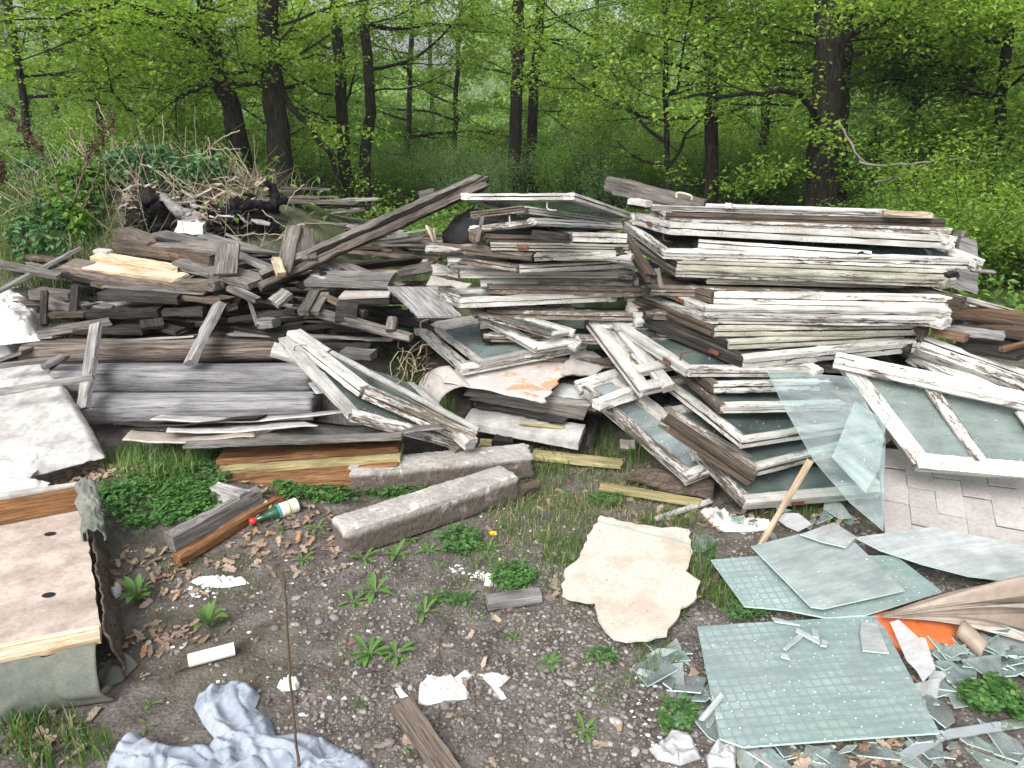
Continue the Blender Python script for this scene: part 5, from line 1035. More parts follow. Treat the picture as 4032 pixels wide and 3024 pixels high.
    for i in range(110):
        x, y = q.uniform(380, 1560), q.uniform(370, 560); p = P('K', x, y, .4)
        for _ in range(5): p = P('K', x, y, .5 * p.z + .5 * max(0, min(1.2, terrain(p.x, p.y))))
        p.z = terrain(p.x, p.y) + q.uniform(.01, .09)
        a = q.gauss(0, .5); L = q.uniform(.15, .9); d = Vector((math.cos(a), math.sin(a), q.gauss(0, .08))) * L
        plank(p - d / 2, p + d / 2, q.uniform(.02, .09), q.uniform(.01, .03), M[q.choice(('greybrown', 'grey', 'brown', 'palegrey', 'dark', 'brown'))], 'weathered scrap of board strewn on the ground behind the heap', group=g2, ragged=(.02, .04), cat='board scrap', name='board_scrap')
    for i, (x0, x1) in enumerate(((1440, 1490), (1450, 1500), (1495, 1500))):
        plank(('K', x0 - 5, 345 + 10 * i, 4.75), ('K', x1, 470, 4.6), .014, .006, M['fresh'], 'pale splinter standing up left of the middle stack', group='pale splinters standing up', cat='splinter', name='splinter', ragged=(.02, 0))
left_heap()

def front_left():
    # thin bent sheets over the orange boards
    def sh(a, b, c, d, sag, m, lab, nm='sheet', cat='sheet', t=.006, wavy=.006):
        surface(nm, quadsurf(a, b, c, d, wav=lambda u, v: Vector((0, 0, -sag * math.sin(math.pi * u) + wavy * .3 * math.sin(u * 23 + v * 3) + wavy * math.sin(u * 7 + 2)))), 40, 8, m, lab, cat, t=t, group='thin sheets bent over the orange boards')
    sh(('j', -330, 90, 3.20), ('j', 1040, 30, 3.16), ('j', 1090, 12, 3.40), ('j', -250, 60, 3.42), .02, 'ash', 'topmost whitish sheet with orange crumbs below the squared logs')
    sh(('j', -560, 118, 3.18), ('j', 330, 78, 3.16), ('j', 400, 60, 3.36), ('j', -420, 100, 3.38), .01, 'dark', 'dark thin sheet between the white ones', t=.008)
    sh(('j', -230, 165, 3.08), ('j', 715, 122, 3.06), ('j', 600, 88, 3.28), ('j', -210, 118, 3.30), .008, 'ash', 'bright white torn sheet with a pointed right end', wavy=.004)
    sh(('e', 1000, 285, 3.06), ('e', 2080, 250, 3.0), ('e', 2080, 170, 3.2), ('e', 1080, 200, 3.22), .012, 'linopale', 'buckled brownish white sheet at the left end of the pile of sheets', wavy=.006)
    sh(('j', 280, 215, 3.0), ('j', 1500, 140, 3.0), ('j', 1450, 60, 3.3), ('j', 640, 95, 3.3), .03, 'grey', 'wide grey sheet reaching under the leaning white sash')
    plank(('j', -120, 240, 2.98), ('j', 1240, 185, 2.98), .05, .02, M['grey'], 'grey board edge directly above the orange boards', cat='plank')
    g = 'orange brown boards piled on the grass'
    for k, (a, b, w, t, mm, lab) in enumerate((
        (('j', 118, 300, 3.09), ('j', 1232, 220, 3.11), .17, .028, 'orange', 'topmost orange brown board in the pile beside the nettles'),
        (('j', 125, 362, 3.04), ('j', 1238, 285, 3.07), .17, .024, 'yellow', 'yellowish board second from the top of the orange pile'),
        (('j', 140, 385, 3.07), ('j', 1230, 320, 3.09), .16, .02, 'dark', 'dark board in the middle of the orange pile'),
        (('j', 165, 440, 3.0), ('j', 1225, 345, 3.04), .17, .055, 'orange', 'thick golden orange board with a knot in the pile'),
        (('j', 172, 505, 2.97), ('j', 1100, 410, 3.02), .17, .03, 'orange', 'lowest orange board resting in the clover'))):
        plank(a, b, w, t, M[mm], lab, group=g, ragged=(.003, .006))
    for k in range(3): plank(Vector((-1.15 + .4 * k, 3.1, .02)), Vector((-1.1 + .4 * k, 3.5, .03)), .08, .05, M['dark'], 'dark bearer under the orange boards', group='bearers under the orange boards', cat='timber', name='timber_bearer')
    # concrete posts
    def post(a, b, w, h, seed, lab, tilt=0):
        a, b = P(*a), P(*b); d = b - a; L = d.length; n, kk = 80, 24; V = []; F = []
        for i in range(n + 1):
            t = i / n
            for j in range(kk):
                s = j / kk * 4; e = int(s); f = s - e; cr = [(-1, -1), (1, -1), (1, 1), (-1, 1)]; p0, p1 = cr[e % 4], cr[(e + 1) % 4]; y = p0[0] + (p1[0] - p0[0]) * f; z = p0[1] + (p1[1] - p0[1]) * f
                if f == 0: y *= .97; z *= .97
                q = Vector((t * L * 7, y * 2, z * 2 + seed * 7)); q2 = q * 3.7; k = 1 + .035 * mnoise.noise(q) + .022 * mnoise.noise(q2) + .03 * mnoise.noise(q2 * 2.7)
                x = t * L + .025 * mnoise.noise(Vector((y * 2, z * 2, t * 50 + seed))) * (1 if i in (0, n) else .2)
                if i in (0, n): k *= .93
                V.append((x, y * w / 2 * k, z * h / 2 * k))
        for i in range(n):
            for j in range(kk): F.append((i * kk + j, (i + 1) * kk + j, (i + 1) * kk + (j + 1) % kk, i * kk + (j + 1) % kk))
        F.append(tuple(range(kk))); F.append(tuple(n * kk + j for j in reversed(range(kk))))
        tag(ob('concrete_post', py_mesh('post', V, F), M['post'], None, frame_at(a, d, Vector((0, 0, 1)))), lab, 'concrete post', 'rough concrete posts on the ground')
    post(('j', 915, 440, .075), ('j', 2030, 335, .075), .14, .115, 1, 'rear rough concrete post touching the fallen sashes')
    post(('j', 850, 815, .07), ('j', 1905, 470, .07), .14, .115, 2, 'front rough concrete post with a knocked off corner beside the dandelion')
    slab([('j', 1910, 505, .05), ('j', 2080, 450, .05), ('j', 2090, 500, .04), ('j', 1920, 560, .04)], .04, 'brown', 'brown flat stone behind the end of the front concrete post', 'stone', name='flat_stone', jag=.008)
    # corner of timber, lath, bottle
    T = thing('timber_corner', P('j', 200, 680, .03), 'dark grey timber nailed to a short pale block in the clover', 'timber corner'); Mi = Matrix.Translation(T.location).inverted()
    for a, b, w, t, mm in ((('e', 1390, 1120, .06), ('e', 2115, 735, .075), .055, .085, 'grey'), (('e', 1765, 712, .085), ('e', 2010, 790, .085), .06, .09, 'palegrey')):
        o = plank(a, b, w, t, M[mm], parent=T, name='timber' if mm == 'grey' else 'timber_block', ragged=(.004, .003)); o.matrix_basis = Mi @ o.matrix_basis
    plank(('e', 1440, 1262, .035), ('j', 500, 570, .045), .04, .045, M['orange'], 'orange brown lath lying along the dark timber', cat='lath', name='lath', ragged=(.005, .03))
    a, b = P('j', 300, 718, .05), P('j', 480, 650, .055); d = (b - a); L = .27
    B = thing('bottle', a, 'green glass bottle with cream label and red cap lying in the leaves', 'bottle'); mt = frame_at(Vector(), d, Vector((0, 0, 1))) @ Matrix.Scale(.86, 4)
    def lathe(pr, nm, m, sides=20):
        V = []; F = []; n = len(pr)
        for x, r in pr:
            for j in range(sides): th = 2 * math.pi * j / sides; V.append((x, math.cos(th) * r, math.sin(th) * r))
        for i in range(n - 1):
            for j in range(sides): F.append((i * sides + j, (i + 1) * sides + j, (i + 1) * sides + (j + 1) % sides, i * sides + (j + 1) % sides))
        F.append(tuple(range(sides))); F.append(tuple((n - 1) * sides + j for j in reversed(range(sides))))
        return ob(nm, py_mesh(nm, V, F, True), m, B, mt)
    gm = NT('green bottle glass'); gm.set((.01, .07, .035), .08, Coat_Weight=.5); lm = NT('cream paper label')
    v = lm.coord((1, 1, 1), False); sx = lm.n('SeparateXYZ'); lm.l(v, sx.inputs[0])
    band = lm.ramp(sx.outputs[0], [(0, (.05, .25, .25)), (.135, (.05, .25, .25)), (.140, (.72, .70, .55)), (.176, (.72, .70, .55)), (.178, (.25, .33, .15)), (.184, (.72, .70, .55)), (.188, (.45, .45, .25)), (.192, (.74, .72, .58))], 'CONSTANT'); lm.set(band, .6)
    lathe([(0.012, .013), (.06, .0145), (.085, .022), (.11, .032), (.13, .035), (.22, .035), (.238, .034), (.243, .028)], 'glass_body', gm.m)
    lathe([(.126, .0356), (.128, .0358), (.226, .0358), (.228, .0356)], 'paper_label', lm.m)
    cm = NT('red cap'); cm.set((.55, .03, .035), .4); lathe([(-.008, .014), (-.006, .0165), (.02, .0165), (.022, .014)], 'cap', cm.m)
    # loose things on the soil
    plank(('g', 1135, 1245, .015), ('g', 1530, 1185, .018), .055, .03, M['palegrey'], 'small weathered grey wood block at the edge of the clover', cat='wood block', name='wood_block', ragged=(.005, .004))
    plank(('h', 515, 700, .022), ('h', 960, 1320, .022), .062, .03, M['tan'], 'brown grey board end in the gravel at the bottom edge', cat='board', name='board_end', ragged=(.002, .003))
    V, F = tube_mesh([P('f', 1095, 445, .022), P('f', 1362, 375, .024)], [.0205, .0205], 20, close=False); V2, F2 = tube_mesh([P('f', 1095, 445, .022), P('f', 1362, 375, .024)], [.017, .017], 20, close=False); n = len(V)
    F = F + [tuple(n + i for i in f) for f in F2] + [(j, (j + 1) % 20, n + (j + 1) % 20, n + j) for j in range(20)] + [(20 + j, 20 + (j + 1) % 20, n + 20 + (j + 1) % 20, n + 20 + j) for j in range(20)]
    tag(ob('pipe', py_mesh('pipe', V + V2, F), M['whitepipe']), 'short white plastic pipe on the dark soil', 'pipe')
    st = [P('f', 1648, -80, .62), P('f', 1662, 100, .5), P('f', 1672, 300, .36), P('f', 1685, 560, .25), P('f', 1712, 850, .1), P('f', 1745, 1120, 0)]
    base = P('f', 1745, 1120, .0); PD = lambda x, y: EYE + (P('f', x, y, 2.5) - EYE) * (base.y / 2.5)
    pts = [Vector((base.x - .004 * i + .005 * math.sin(i * 1.9), base.y + .028 * i * 0 + .002 * i, .056 * i)) for i in range(12)]
    sp = smooth_path([base, PD(1712, 850), PD(1680, 500), PD(1662, 150), PD(1645, -90)], 24, .0012, 4)
    tag(tube('dead_stalk', sp, [.0042 - .00008 * i for i in range(25)], M['twig'], sides=6, jit=.25), 'dry brown stem standing upright in the gravel', 'dry stem')
    # chipboard
    VV = [(1297, 1113), (1375, 1133), (1487, 1143), (1497, 1192), (1480, 1232), (1513, 1255), (1505, 1290), (1470, 1312), (1455, 1345), (1440, 1372), (1400, 1382), (1355, 1385), (1325, 1378), (1300, 1350), (1290, 1325), (1285, 1300), (1250, 1296), (1215, 1285), (1218, 1240), (1232, 1220), (1252, 1203), (1262, 1175), (1275, 1150)]
    slab([('V', x, y, .05 + .0 * i) for i, (x, y) in enumerate(VV)], .008, 'osb', 'irregular cream coloured broken chipboard lying on the ground', 'chipboard', name='chipboard', jag=.008, seg=.025)
    # seat base at the left edge
    T = thing('seat_base', P('V', 100, 1400, .0), 'torn upholstered seat base with a pink beige panel at the left edge', 'seat base'); Mi = Matrix.Translation(T.location).inverted()
    def add(o): o.matrix_basis = Mi @ o.matrix_basis
    pan = slab([('V', -120, 1160, .16), ('V', 180, 1090, .16), ('V', 200, 1240, .16), ('V', 218, 1372, .16), ('V', -140, 1440, .16)], .015, 'sofa', name='panel', parent=T, jag=.004); add(pan)
    for (x, y) in ((108, 1153), (105, 1285)):
        c = P('V', x, y, .162); V = [(math.cos(a * .5236) * .021, math.sin(a * .5236) * .015, 0) for a in range(12)] + [(math.cos(a * .5236) * .018, math.sin(a * .5236) * .012, -.001) for a in range(12)]
        o = ob('hole', py_mesh('hole', V, [tuple(range(12)), tuple(reversed(range(12, 24)))]), M['black'], T, Mi @ Matrix.Translation(c)) ; o.matrix_basis.translation = o.matrix_basis.translation
    rb = slab([('V', -140, 1155, .165), ('V', 180, 1088, .165), ('V', 180, 1048, .255), ('V', -140, 1100, .255)], .02, 'orange', name='rim_board', parent=T); add(rb)
    rt = slab([('V', -140, 1096, .26), ('V', 178, 1045, .26), ('V', 176, 1040, .26), ('V', -140, 1082, .26)], .014, 'ash', name='rim_edge', parent=T); add(rt)
    fs = slab([('V', -140, 1455, .168), ('V', 216, 1378, .168), ('V', 214, 1350, .17), ('V', -140, 1415, .17)], .02, 'fresh', name='front_strip', parent=T, jag=.002); add(fs)
    def cov(u, v):
        a = P('V', -140, 1455, .16).lerp(P('V', 216, 1378, .16), u); p = a + Vector((0, -.06 * math.sin(v * math.pi * .5) - .03 * math.sin(v * 3.1), -.155 * v)); w = mnoise.noise(Vector((u * 5, v * 2, 3))); p.y -= .05 * max(0, w) + .02; p.x += .06 * v * (u > .8) * (u - .8) * 5; return p
    o = surface('fabric_cover', cov, 60, 16, 'greencloth', parent=T, t=.004); add(o)
    def sidef(u, v):
        a = P('V', 218, 1372, .16).lerp(P('V', 180, 1090, .16), u); p = a + Vector((.02 + .035 * v + .012 * mnoise.noise(Vector((u * 23, v * 6, 1))) + .02 * mnoise.noise(Vector((u * 6, v * 4, 1))), .02 * mnoise.noise(Vector((u * 9, v * 5, 7))), -.17 * v)); return p
    o = surface('torn_side', sidef, 50, 8, 'brown', parent=T, t=.006); add(o)
    def rag(u, v):
        a = P('V', 176, 1050, .26).lerp(P('V', 192, 1160, .18), u); th = v * 4.2 - .6; r = .038 + .012 * mnoise.noise(Vector((u * 6, v * 4, 2))); return a + Vector((math.cos(th) * r + .02, .02 * mnoise.noise(Vector((u * 5, v * 5, 5))), math.sin(th) * r * .8 + .015 * mnoise.noise(Vector((u * 12, v * 9, 0)))))
    o = surface('fabric_tuft', rag, 30, 26, 'greencloth', parent=T, t=.004); add(o); o['label'] = 'grey green fabric bunched on the panel corner'
    tag(drape([('f', 560, 500), ('f', 620, 420), ('f', 760, 390), ('f', 800, 440), ('f', 700, 540), ('f', 600, 580)], .02, 'greencloth', 'frayed greenish wadding spilled beside the seat base', 'wadding', name='wadding', amp=.03, scale=16))
    # cloths
    drape([('V', 465, 1485), ('V', 500, 1478), ('V', 545, 1488), ('V', 563, 1510), ('V', 552, 1535), ('V', 585, 1562), ('V', 598, 1600), ('V', 650, 1590), ('V', 700, 1600), ('V', 750, 1630), ('V', 800, 1650), ('V', 830, 1700), ('V', 700, 1790), ('V', 230, 1790), ('V', 232, 1650), ('V', 262, 1600), ('V', 300, 1592), ('V', 340, 1610), ('V', 440, 1625), ('V', 470, 1610), ('V', 440, 1570), ('V', 420, 1530), ('V', 430, 1500)], .0, 'cloth', 'crumpled pale grey blue cloth in the bottom foreground', 'cloth', amp=.022, scale=12, cell=.005, dome=.004, edge=.022, seed=2)
    for (poly, lab, sd, am) in (
        ([('h', 640, 690), ('h', 650, 560), ('h', 720, 500), ('h', 900, 510), ('h', 980, 465), ('h', 1030, 490), ('h', 960, 560), ('h', 1010, 620), ('h', 990, 665), ('h', 850, 680), ('h', 700, 710)], 'crumpled white tissue in the gravel', 1, .012),
        ([('h', 1080, 480), ('h', 1180, 490), ('h', 1310, 500), ('h', 1250, 560), ('h', 1220, 580), ('h', 1285, 660), ('h', 1240, 670), ('h', 1160, 560)], 'twisted strip of white tissue in the gravel', 3, .012),
        ([('h', 470, 585), ('h', 520, 590), ('h', 570, 640), ('h', 510, 655)], 'small scrap of white paper near the board end', 5, .008),
        ([('f', 1610, 610), ('f', 1690, 560), ('f', 1745, 590), ('f', 1720, 630), ('f', 1640, 640)], 'white paper ball beside the dry stem', 6, .02),
        ([('e', 1550, 1440), ('e', 1650, 1410), ('e', 1800, 1400), ('e', 2000, 1420), ('e', 2040, 1460), ('e', 1850, 1490), ('e', 1650, 1480)], 'flattened grey white paper trash on the soil below the timber corner', 7, .01),
        ([('e', 900, 1560), ('e', 940, 1490), ('e', 1000, 1490), ('e', 990, 1560), ('e', 930, 1600)], 'small crumpled white wrapper right of the seat base', 8, .02),
        ([('g', 1120, 1120), ('g', 1110, 1060), ('g', 1150, 1040), ('g', 1200, 1070), ('g', 1180, 1130)], 'white crumbled wrapper left of the bright clover', 9, .015),
        ([('c', 1150, 1390), ('c', 1240, 1360), ('c', 1360, 1380), ('c', 1420, 1450), ('c', 1560, 1450), ('c', 1720, 1480), ('c', 1740, 1540), ('c', 1560, 1560), ('c', 1330, 1560), ('c', 1240, 1490)], 'white paper with a dark spot under the lowest sash', 10, .01),
        ([('i', 75, 1235), ('i', 150, 1200), ('i', 200, 1150), ('i', 310, 1160), ('i', 375, 1290), ('i', 250, 1330), ('i', 130, 1300)], 'crumpled whitish plastic film at the lower left of the glass', 11, .014),
        ([('i', 400, 1290), ('i', 470, 1180), ('i', 600, 1105), ('i', 615, 1150), ('i', 580, 1240), ('i', 570, 1340), ('i', 420, 1345)], 'crumpled clear film under the near corner of the patterned glass', 12, .016)):
        drape(poly, .0, 'plastic' if 'film' in lab else 'white', lab, 'paper scrap' if 'film' not in lab else 'plastic film', name='paper_scrap' if 'film' not in lab else 'plastic_film', amp=am, scale=42 if 'film' not in lab else 24, cell=.0035, edge=.008, seed=sd)
    slab([('c', 1780, 1440, .05), ('c', 1850, 1340 + 100, .10), ('c', 1960, 1420, .10), ('c', 2070, 1500, .06), ('c', 1960, 1590, .03), ('c', 1860, 1540, .04)], .003, 'plastic', 'clear crumpled plastic box lid at the foot of the slanting lath', 'plastic box', name='plastic_box')
    slab([('c', 1065, 1580, .03), ('c', 1200, 1560, .03), ('c', 1285, 1600, .03), ('c', 1270, 1660, .02), ('c', 1180, 1700, .02), ('c', 1050, 1690, .02)], .004, 'greenglass', 'small rounded glass piece at the right edge of the chipboard', 'glass piece', name='glass_piece')
    plank(('c', 1640, 1660, .03), ('c', 2060, 955, .36), .022, .012, M['fresh'], 'pale thin lath with nail holes leaning on the white frames', cat='lath', name='lath', ragged=(.004, .01))
    plank(('c', 780, 1440, .02), ('c', 1250, 1285, .03), .022, .012, M['ash'], 'narrow white strip on the grass above the chipboard', cat='strip', name='wood_strip')
    plank(('c', 330, 1170, .03), ('c', 1170, 1310, .03), .06, .015, M['yellow'], 'yellowish weathered board lying in the grass under the sashes')
    plank(('c', 1010, 980, .12), ('c', 1120, 880, .16), .05, .03, M['greybrown'], 'short dark stub of wood under the slanting sash', cat='wood block', name='wood_block')
    plank(('c', 1200, 720, .35), ('c', 1870, 1115, .10), .018, .018, M['greybrown'], 'thin mossy lath slanting out below the double stile', cat='lath', name='lath')
    surface('brown_slab', quadsurf(('c', 530, 1120, .02), ('c', 1250, 1300, .02), ('c', 1280, 1120, .06), ('c', 700, 1035, .08), wav=lambda u, v: Vector((0, 0, .02 * math.sin(3.1 * v) + .008 * math.sin(u * 9)))), 20, 10, 'brown', 'brown mossy slab under the long two light sash', 'slab', t=.02)
    slab([('c', 490, 860, .0), ('c', 640, 870, .0), ('c', 620, 790, .08), ('c', 500, 800, .08)], .05, 'concrete', 'grey stone half hidden under the long two light sash', 'stone', name='stone', jag=.008)
    # white things at the left
    drape([('V', -60, 800), ('V', 85, 797), ('V', 105, 815), ('V', 150, 860), ('V', 200, 930), ('V', 226, 978), ('V', 120, 1000), ('V', 60, 1015), ('V', -60, 1020)], .22, 'ash', 'large white cracked panel lying at the left edge', 'white panel', name='white_sheet', amp=.004, scale=3, cell=.010, follow=False, hfun=lambda x, y, e: -.03 * max(0, 1 - e / .03) + .10 * (y - 2.9) + .004 * (math.sin(x * 34 + y * 9) > .92))
    for (poly, z, lab, sd) in (([('V', -50, 985), ('V', 20, 975), ('V', 40, 965), ('V', 120, 950), ('V', 122, 975), ('V', 60, 1040), ('V', 0, 1045), ('V', -50, 1050)], .20, 'folded white plastic lying on the dead leaves', 4), ([('V', -40, 1050), ('V', 60, 1035), ('V', 110, 1045), ('V', 90, 1062), ('V', 0, 1080), ('V', -40, 1080)], .22, 'pleated white plastic behind the rim of the seat base', 6)):
        drape(poly, z, 'white', lab, 'white plastic', name='white_plastic', amp=.018, scale=7, cell=.006, follow=False, seed=sd)
    for (poly, z, lab, sd) in (([('V', -60, 600), ('V', 15, 598), ('V', 40, 620), ('V', 88, 625), ('V', 95, 660), ('V', 80, 700), ('V', -60, 715)], .52, 'bulging white rubbish bag left of the board heap', 3), ([('V', -60, 700), ('V', 80, 695), ('V', 90, 712), ('V', 20, 740), ('V', -60, 745)], .42, 'lower white rubbish bag at the left edge of the heap', 5)):
        drape(poly, z, 'white', lab, 'rubbish bag', name='rubbish_bag', amp=.045, scale=9, cell=.008, edge=.05, follow=False, seed=sd, dome=.08, hfun=lambda x, y, e: -.10)
front_left()

def mound_things():
    q = random.Random(31)
    # charred stump with a pale slab across it
    def blob(c, rx, ry, rz, m, lab, cat, name, seed, rough=.5, fr=2.2, n=40):
        V = []; F = []
        for i in range(n + 1):
            ph = -math.pi / 2 + math.pi * i / n
            for j in range(n * 2):
                th = math.pi * j / n; d = Vector((math.cos(ph) * math.cos(th), math.cos(ph) * math.sin(th), math.sin(ph))); k = 1 + rough * mnoise.fractal(d * fr + Vector((seed * 5, 0, 0)), .7, 2.2, 6) ; V.append(Vector((d.x * rx * k, d.y * ry * k, d.z * rz * k)))
        w = n * 2
        for i in range(n):
            for j in range(w): F.append((i * w + j, i * w + (j + 1) % w, (i + 1) * w + (j + 1) % w, (i + 1) * w + j))
        return tag(ob(name, py_mesh(name, V, F, True), M[m], None, Matrix.Translation(c)), lab, cat)
    blob(P('B', 1130, 860, 5.2), .17, .15, .11, 'charred', 'lumpy charred log left end of the burnt stump', 'charred log', 'charred_log', 2, .6, 3)
    blob(P('B', 1700, 880, 5.35), .24, .16, .13, 'charred', 'burnt black tree stump with a crooked root', 'stump', 'charred_stump', 4, .7, 2.6)
    blob(P('B', 1450, 800, 5.5), .15, .12, .08, 'charred', 'burnt lump behind the pale slab of bark', 'charred log', 'charred_log', 7, .7, 3)
    def limb(pts, r0, r1, m, lab, cat='charred limb', name='charred_limb', jit=.25, n=18, wob=.01):
        c = smooth_path([P('B', *p) for p in pts], n, wob, q.randrange(99)); tag(tube(name, c, [r0 + (r1 - r0) * i / n for i in range(n + 1)], M[m], sides=9, jit=jit), lab, cat)
    limb([(1065, 680, 5.0), (1110, 750, 5.05), (1190, 830, 5.1), (1260, 930, 5.15)], .055, .075, 'charred', 'thick black burnt limb end raised at the left of the pale slab', n=14)
    limb([(1935, 580, 5.3), (1985, 650, 5.3), (1990, 740, 5.3), (1920, 830, 5.3), (1850, 960, 5.25)], .022, .06, 'charred', 'crooked black burnt root rising at the right of the stump')
    limb([(1750, 760, 5.2), (1850, 745, 5.2), (1960, 760, 5.25), (2070, 700, 5.35)], .035, .022, 'charred', 'horizontal black burnt root at the right of the stump')
    limb([(1530, 370, 5.9), (1590, 480, 5.9), (1680, 600, 5.85), (1720, 720, 5.8)], .035, .07, 'charred', 'dark leaning burnt trunk stub behind the stump')
    limb([(1180, 690, 5.05), (1290, 790, 5.0), (1370, 850, 5.0), (1480, 930, 5.0)], .028, .06, 'palegrey', 'pale peeled limb between the burnt pieces', 'peeled limb', 'peeled_limb', n=14)
    slab([('B', 1290, 860, 4.95), ('B', 1490, 870, 4.95), ('B', 1470, 965, 4.9), ('B', 1260, 940, 4.9)], .03, 'ash', 'white slab of wood hanging below the peeled limb', 'wood slab', name='wood_slab', jag=.015)
    blob(P('N', 1030, 760, 4.65), .20, .18, .20, 'black', 'rounded black sack behind the left side of the middle stack', 'hump', 'black_hump', 9, .3, 1.1, 30)  # unidentified black thing, built as a plain rounded form
    A = Acc(); r3 = random.Random(9)
    for k in range(900):
        x, y = r3.uniform(-20, 1900), r3.uniform(420, 900)
        if y > 640 + .1 * x and r3.random() < .6: continue
        p = P('B', x, y, r3.uniform(5.0, 6.2)); p.z = terrain(p.x, p.y); h = r3.uniform(.12, .5); d = Vector((r3.gauss(0, .8), r3.gauss(0, .4), r3.uniform(.15, 1))).normalized()
        e = p + d * h; v, f = tri_tube([p, p.lerp(e, .5) + Vector((r3.gauss(0, .02), 0, r3.gauss(.01, .02))), e], [.0028, .0022, .001], 3); A.add(v, f)
    tag(ob('dry_brush', A.mesh('dry_brush'), M['straw']), kind='stuff')
    # pale rubble and scraps on the mound
    for i in range(240):
        if i < 70: x, y = q.uniform(30, 440), q.uniform(640, 780)
        else: x, y = q.uniform(900, 2000), q.uniform(600, 900)
        Y = 5.9 - (y - 600) / 300 * .8; p = P('B', x, y, Y + q.uniform(-.1, .1)); p.z = max(p.z, terrain(p.x, p.y)) if i % 2 else terrain(p.x, p.y) + .02
        L = q.uniform(.03, .11); pts = []; a0 = q.uniform(0, 6.3); tx, ty = q.uniform(-.8, .8), q.uniform(-.9, .2); nn = q.choice((4, 5, 6))
        for k in range(nn):
            a = 2 * math.pi * k / nn + a0; r = L * q.uniform(.5, 1.1); v = Vector((math.cos(a) * r, math.sin(a) * r * .7, 0)); v.z = v.x * tx + v.y * ty; pts.append(p + v)
        slab(pts, .012, q.choice(('ash', 'board', 'greybrown', 'brown', 'fresh', 'dark')), 'scrap of rubble lying on the weedy mound', 'rubble scrap', name='rubble_scrap', group='scraps of rubble on the mound', jag=.006)
    # dry stalks
    for k, pp in enumerate((((700, 0, 5.6), (760, 130, 5.6), (800, 270, 5.6), (860, 410, 5.6), (1030, 560, 5.5)), ((905, 295, 5.5), (860, 430, 5.5), (720, 620, 5.5)), ((910, 320, 5.7), (925, 480, 5.65), (945, 700, 5.5)), ((1180, 100, 5.9), (1190, 250, 5.9), (1180, 400, 5.85)), ((1240, 310, 6.), (1262, 460, 5.9)),
                            ((1510, 260, 5.6), (1525, 400, 5.6), (1480, 560, 5.55), (1400, 720, 5.4)), ((1740, 210, 5.6), (1600, 270, 5.6), (1500, 360, 5.6), (1350, 510, 5.55)), ((1530, 340, 5.6), (1650, 345, 5.6), (1750, 340, 5.6)), ((1180, 405, 5.7), (1350, 400, 5.65), (1490, 370, 5.6)),
                            ((1015, 450, 5.5), (1160, 510, 5.45), (1300, 640, 5.4)), ((1070, 455, 5.5), (1230, 590, 5.4), (1300, 680, 5.35)), ((1190, 500, 5.5), (1300, 590, 5.45), (1410, 660, 5.4)), ((1230, 520, 5.5), (1420, 640, 5.4)), ((1540, 570, 5.4), (1640, 550, 5.4), (1750, 600, 5.4), (1830, 660, 5.4)),
                            ((-20, 840, 5.0), (120, 770, 5.0), (300, 695, 5.1)), ((480, 190, 5.9), (530, 290, 5.9), (620, 420, 5.8)), ((2210, 600, 5.2), (2120, 680, 5.2), (2070, 790, 5.2)), ((1900, 790, 5.1), (1990, 860, 5.1), (2080, 920, 5.1)), ((1700, 975, 4.9), (1900, 960, 5.0), (2080, 970, 5.0)), ((2212, 890, 5.), (2090, 930, 5.), (2000, 1010, 4.9)), ((2020, 1000, 5), (2200, 890, 5.1), (2500, 900, 5.3), (2700, 990, 5.3)))):
        c = smooth_path([P('B', *p) for p in pp], 14, .006, k); tag(tube('dry_stalk', c, [.0042 - .00016 * i for i in range(15)], M['straw'], sides=5), 'bare pale dry stalk arching over the weedy mound', 'dry stalk', 'dry stalks on the mound')
    for k in range(46):
        x, y = q.uniform(350, 1500), q.uniform(430, 760); p = P('B', x, y, q.uniform(5.4, 6.2)); p.z = terrain(p.x, p.y); h = q.uniform(.2, .65); d = Vector((q.gauss(0, .5), q.gauss(0, .3), 1)).normalized()
        c = smooth_path([p, p + d * h * .5, p + d * h + Vector((q.gauss(0, .1), 0, -.05))], 8, .006, k); tag(tube('dry_stalk', c, [.004 - .0003 * i for i in range(9)], M[q.choice(('straw', 'straw', 'twig'))], sides=4), 'short dry stalk standing on the weedy mound', 'dry stalk', 'short dry stalks on the mound')
    # dock stems with rusty seed heads
    for k, (pp, s0) in enumerate(((((450, 720, 4.7), (390, 540, 4.7), (310, 390, 4.72), (200, 240, 4.75), (60, 90, 4.8)), 9), (((540, 740, 4.8), (590, 560, 4.8), (640, 400, 4.85), (740, 270, 4.9), (825, 110, 4.9)), 9), (((600, 800, 4.8), (670, 620, 4.8), (740, 380, 4.85)), 20), (((-20, 640, 4.7), (0, 560, 4.7), (20, 480, 4.7)), 8))):
        c = smooth_path([P('B', *p) for p in pp], 18, .006, k); T = thing('dock_plant', c[0], 'dry dock stem with a rusty seed head, ' + ('leaning left at the left margin' if k == 0 else 'leaning right over the mound' if k == 1 else 'short and thin beside the taller one' if k == 2 else 'cut off by the left margin'), 'dock plant')
        V, F = tube_mesh([p - c[0] for p in c], [.008 - .0003 * i for i in range(19)], 6, .1, k); ob('stem', py_mesh('stem', V, F, True), M['twig'], T)
        cen = []
        for i in range(s0, 19):
            for _ in range(12): cen.append(tuple(c[i] - c[0] + Vector((q.gauss(0, .010), q.gauss(0, .010), q.gauss(0, .03)))))
        if cen: v, f = rosettes(np.array(cen), 5, .014, .008, .9, .9, 0); ob('seed_head', np_mesh('seed_head', v, f), M['dock'], T)
mound_things()
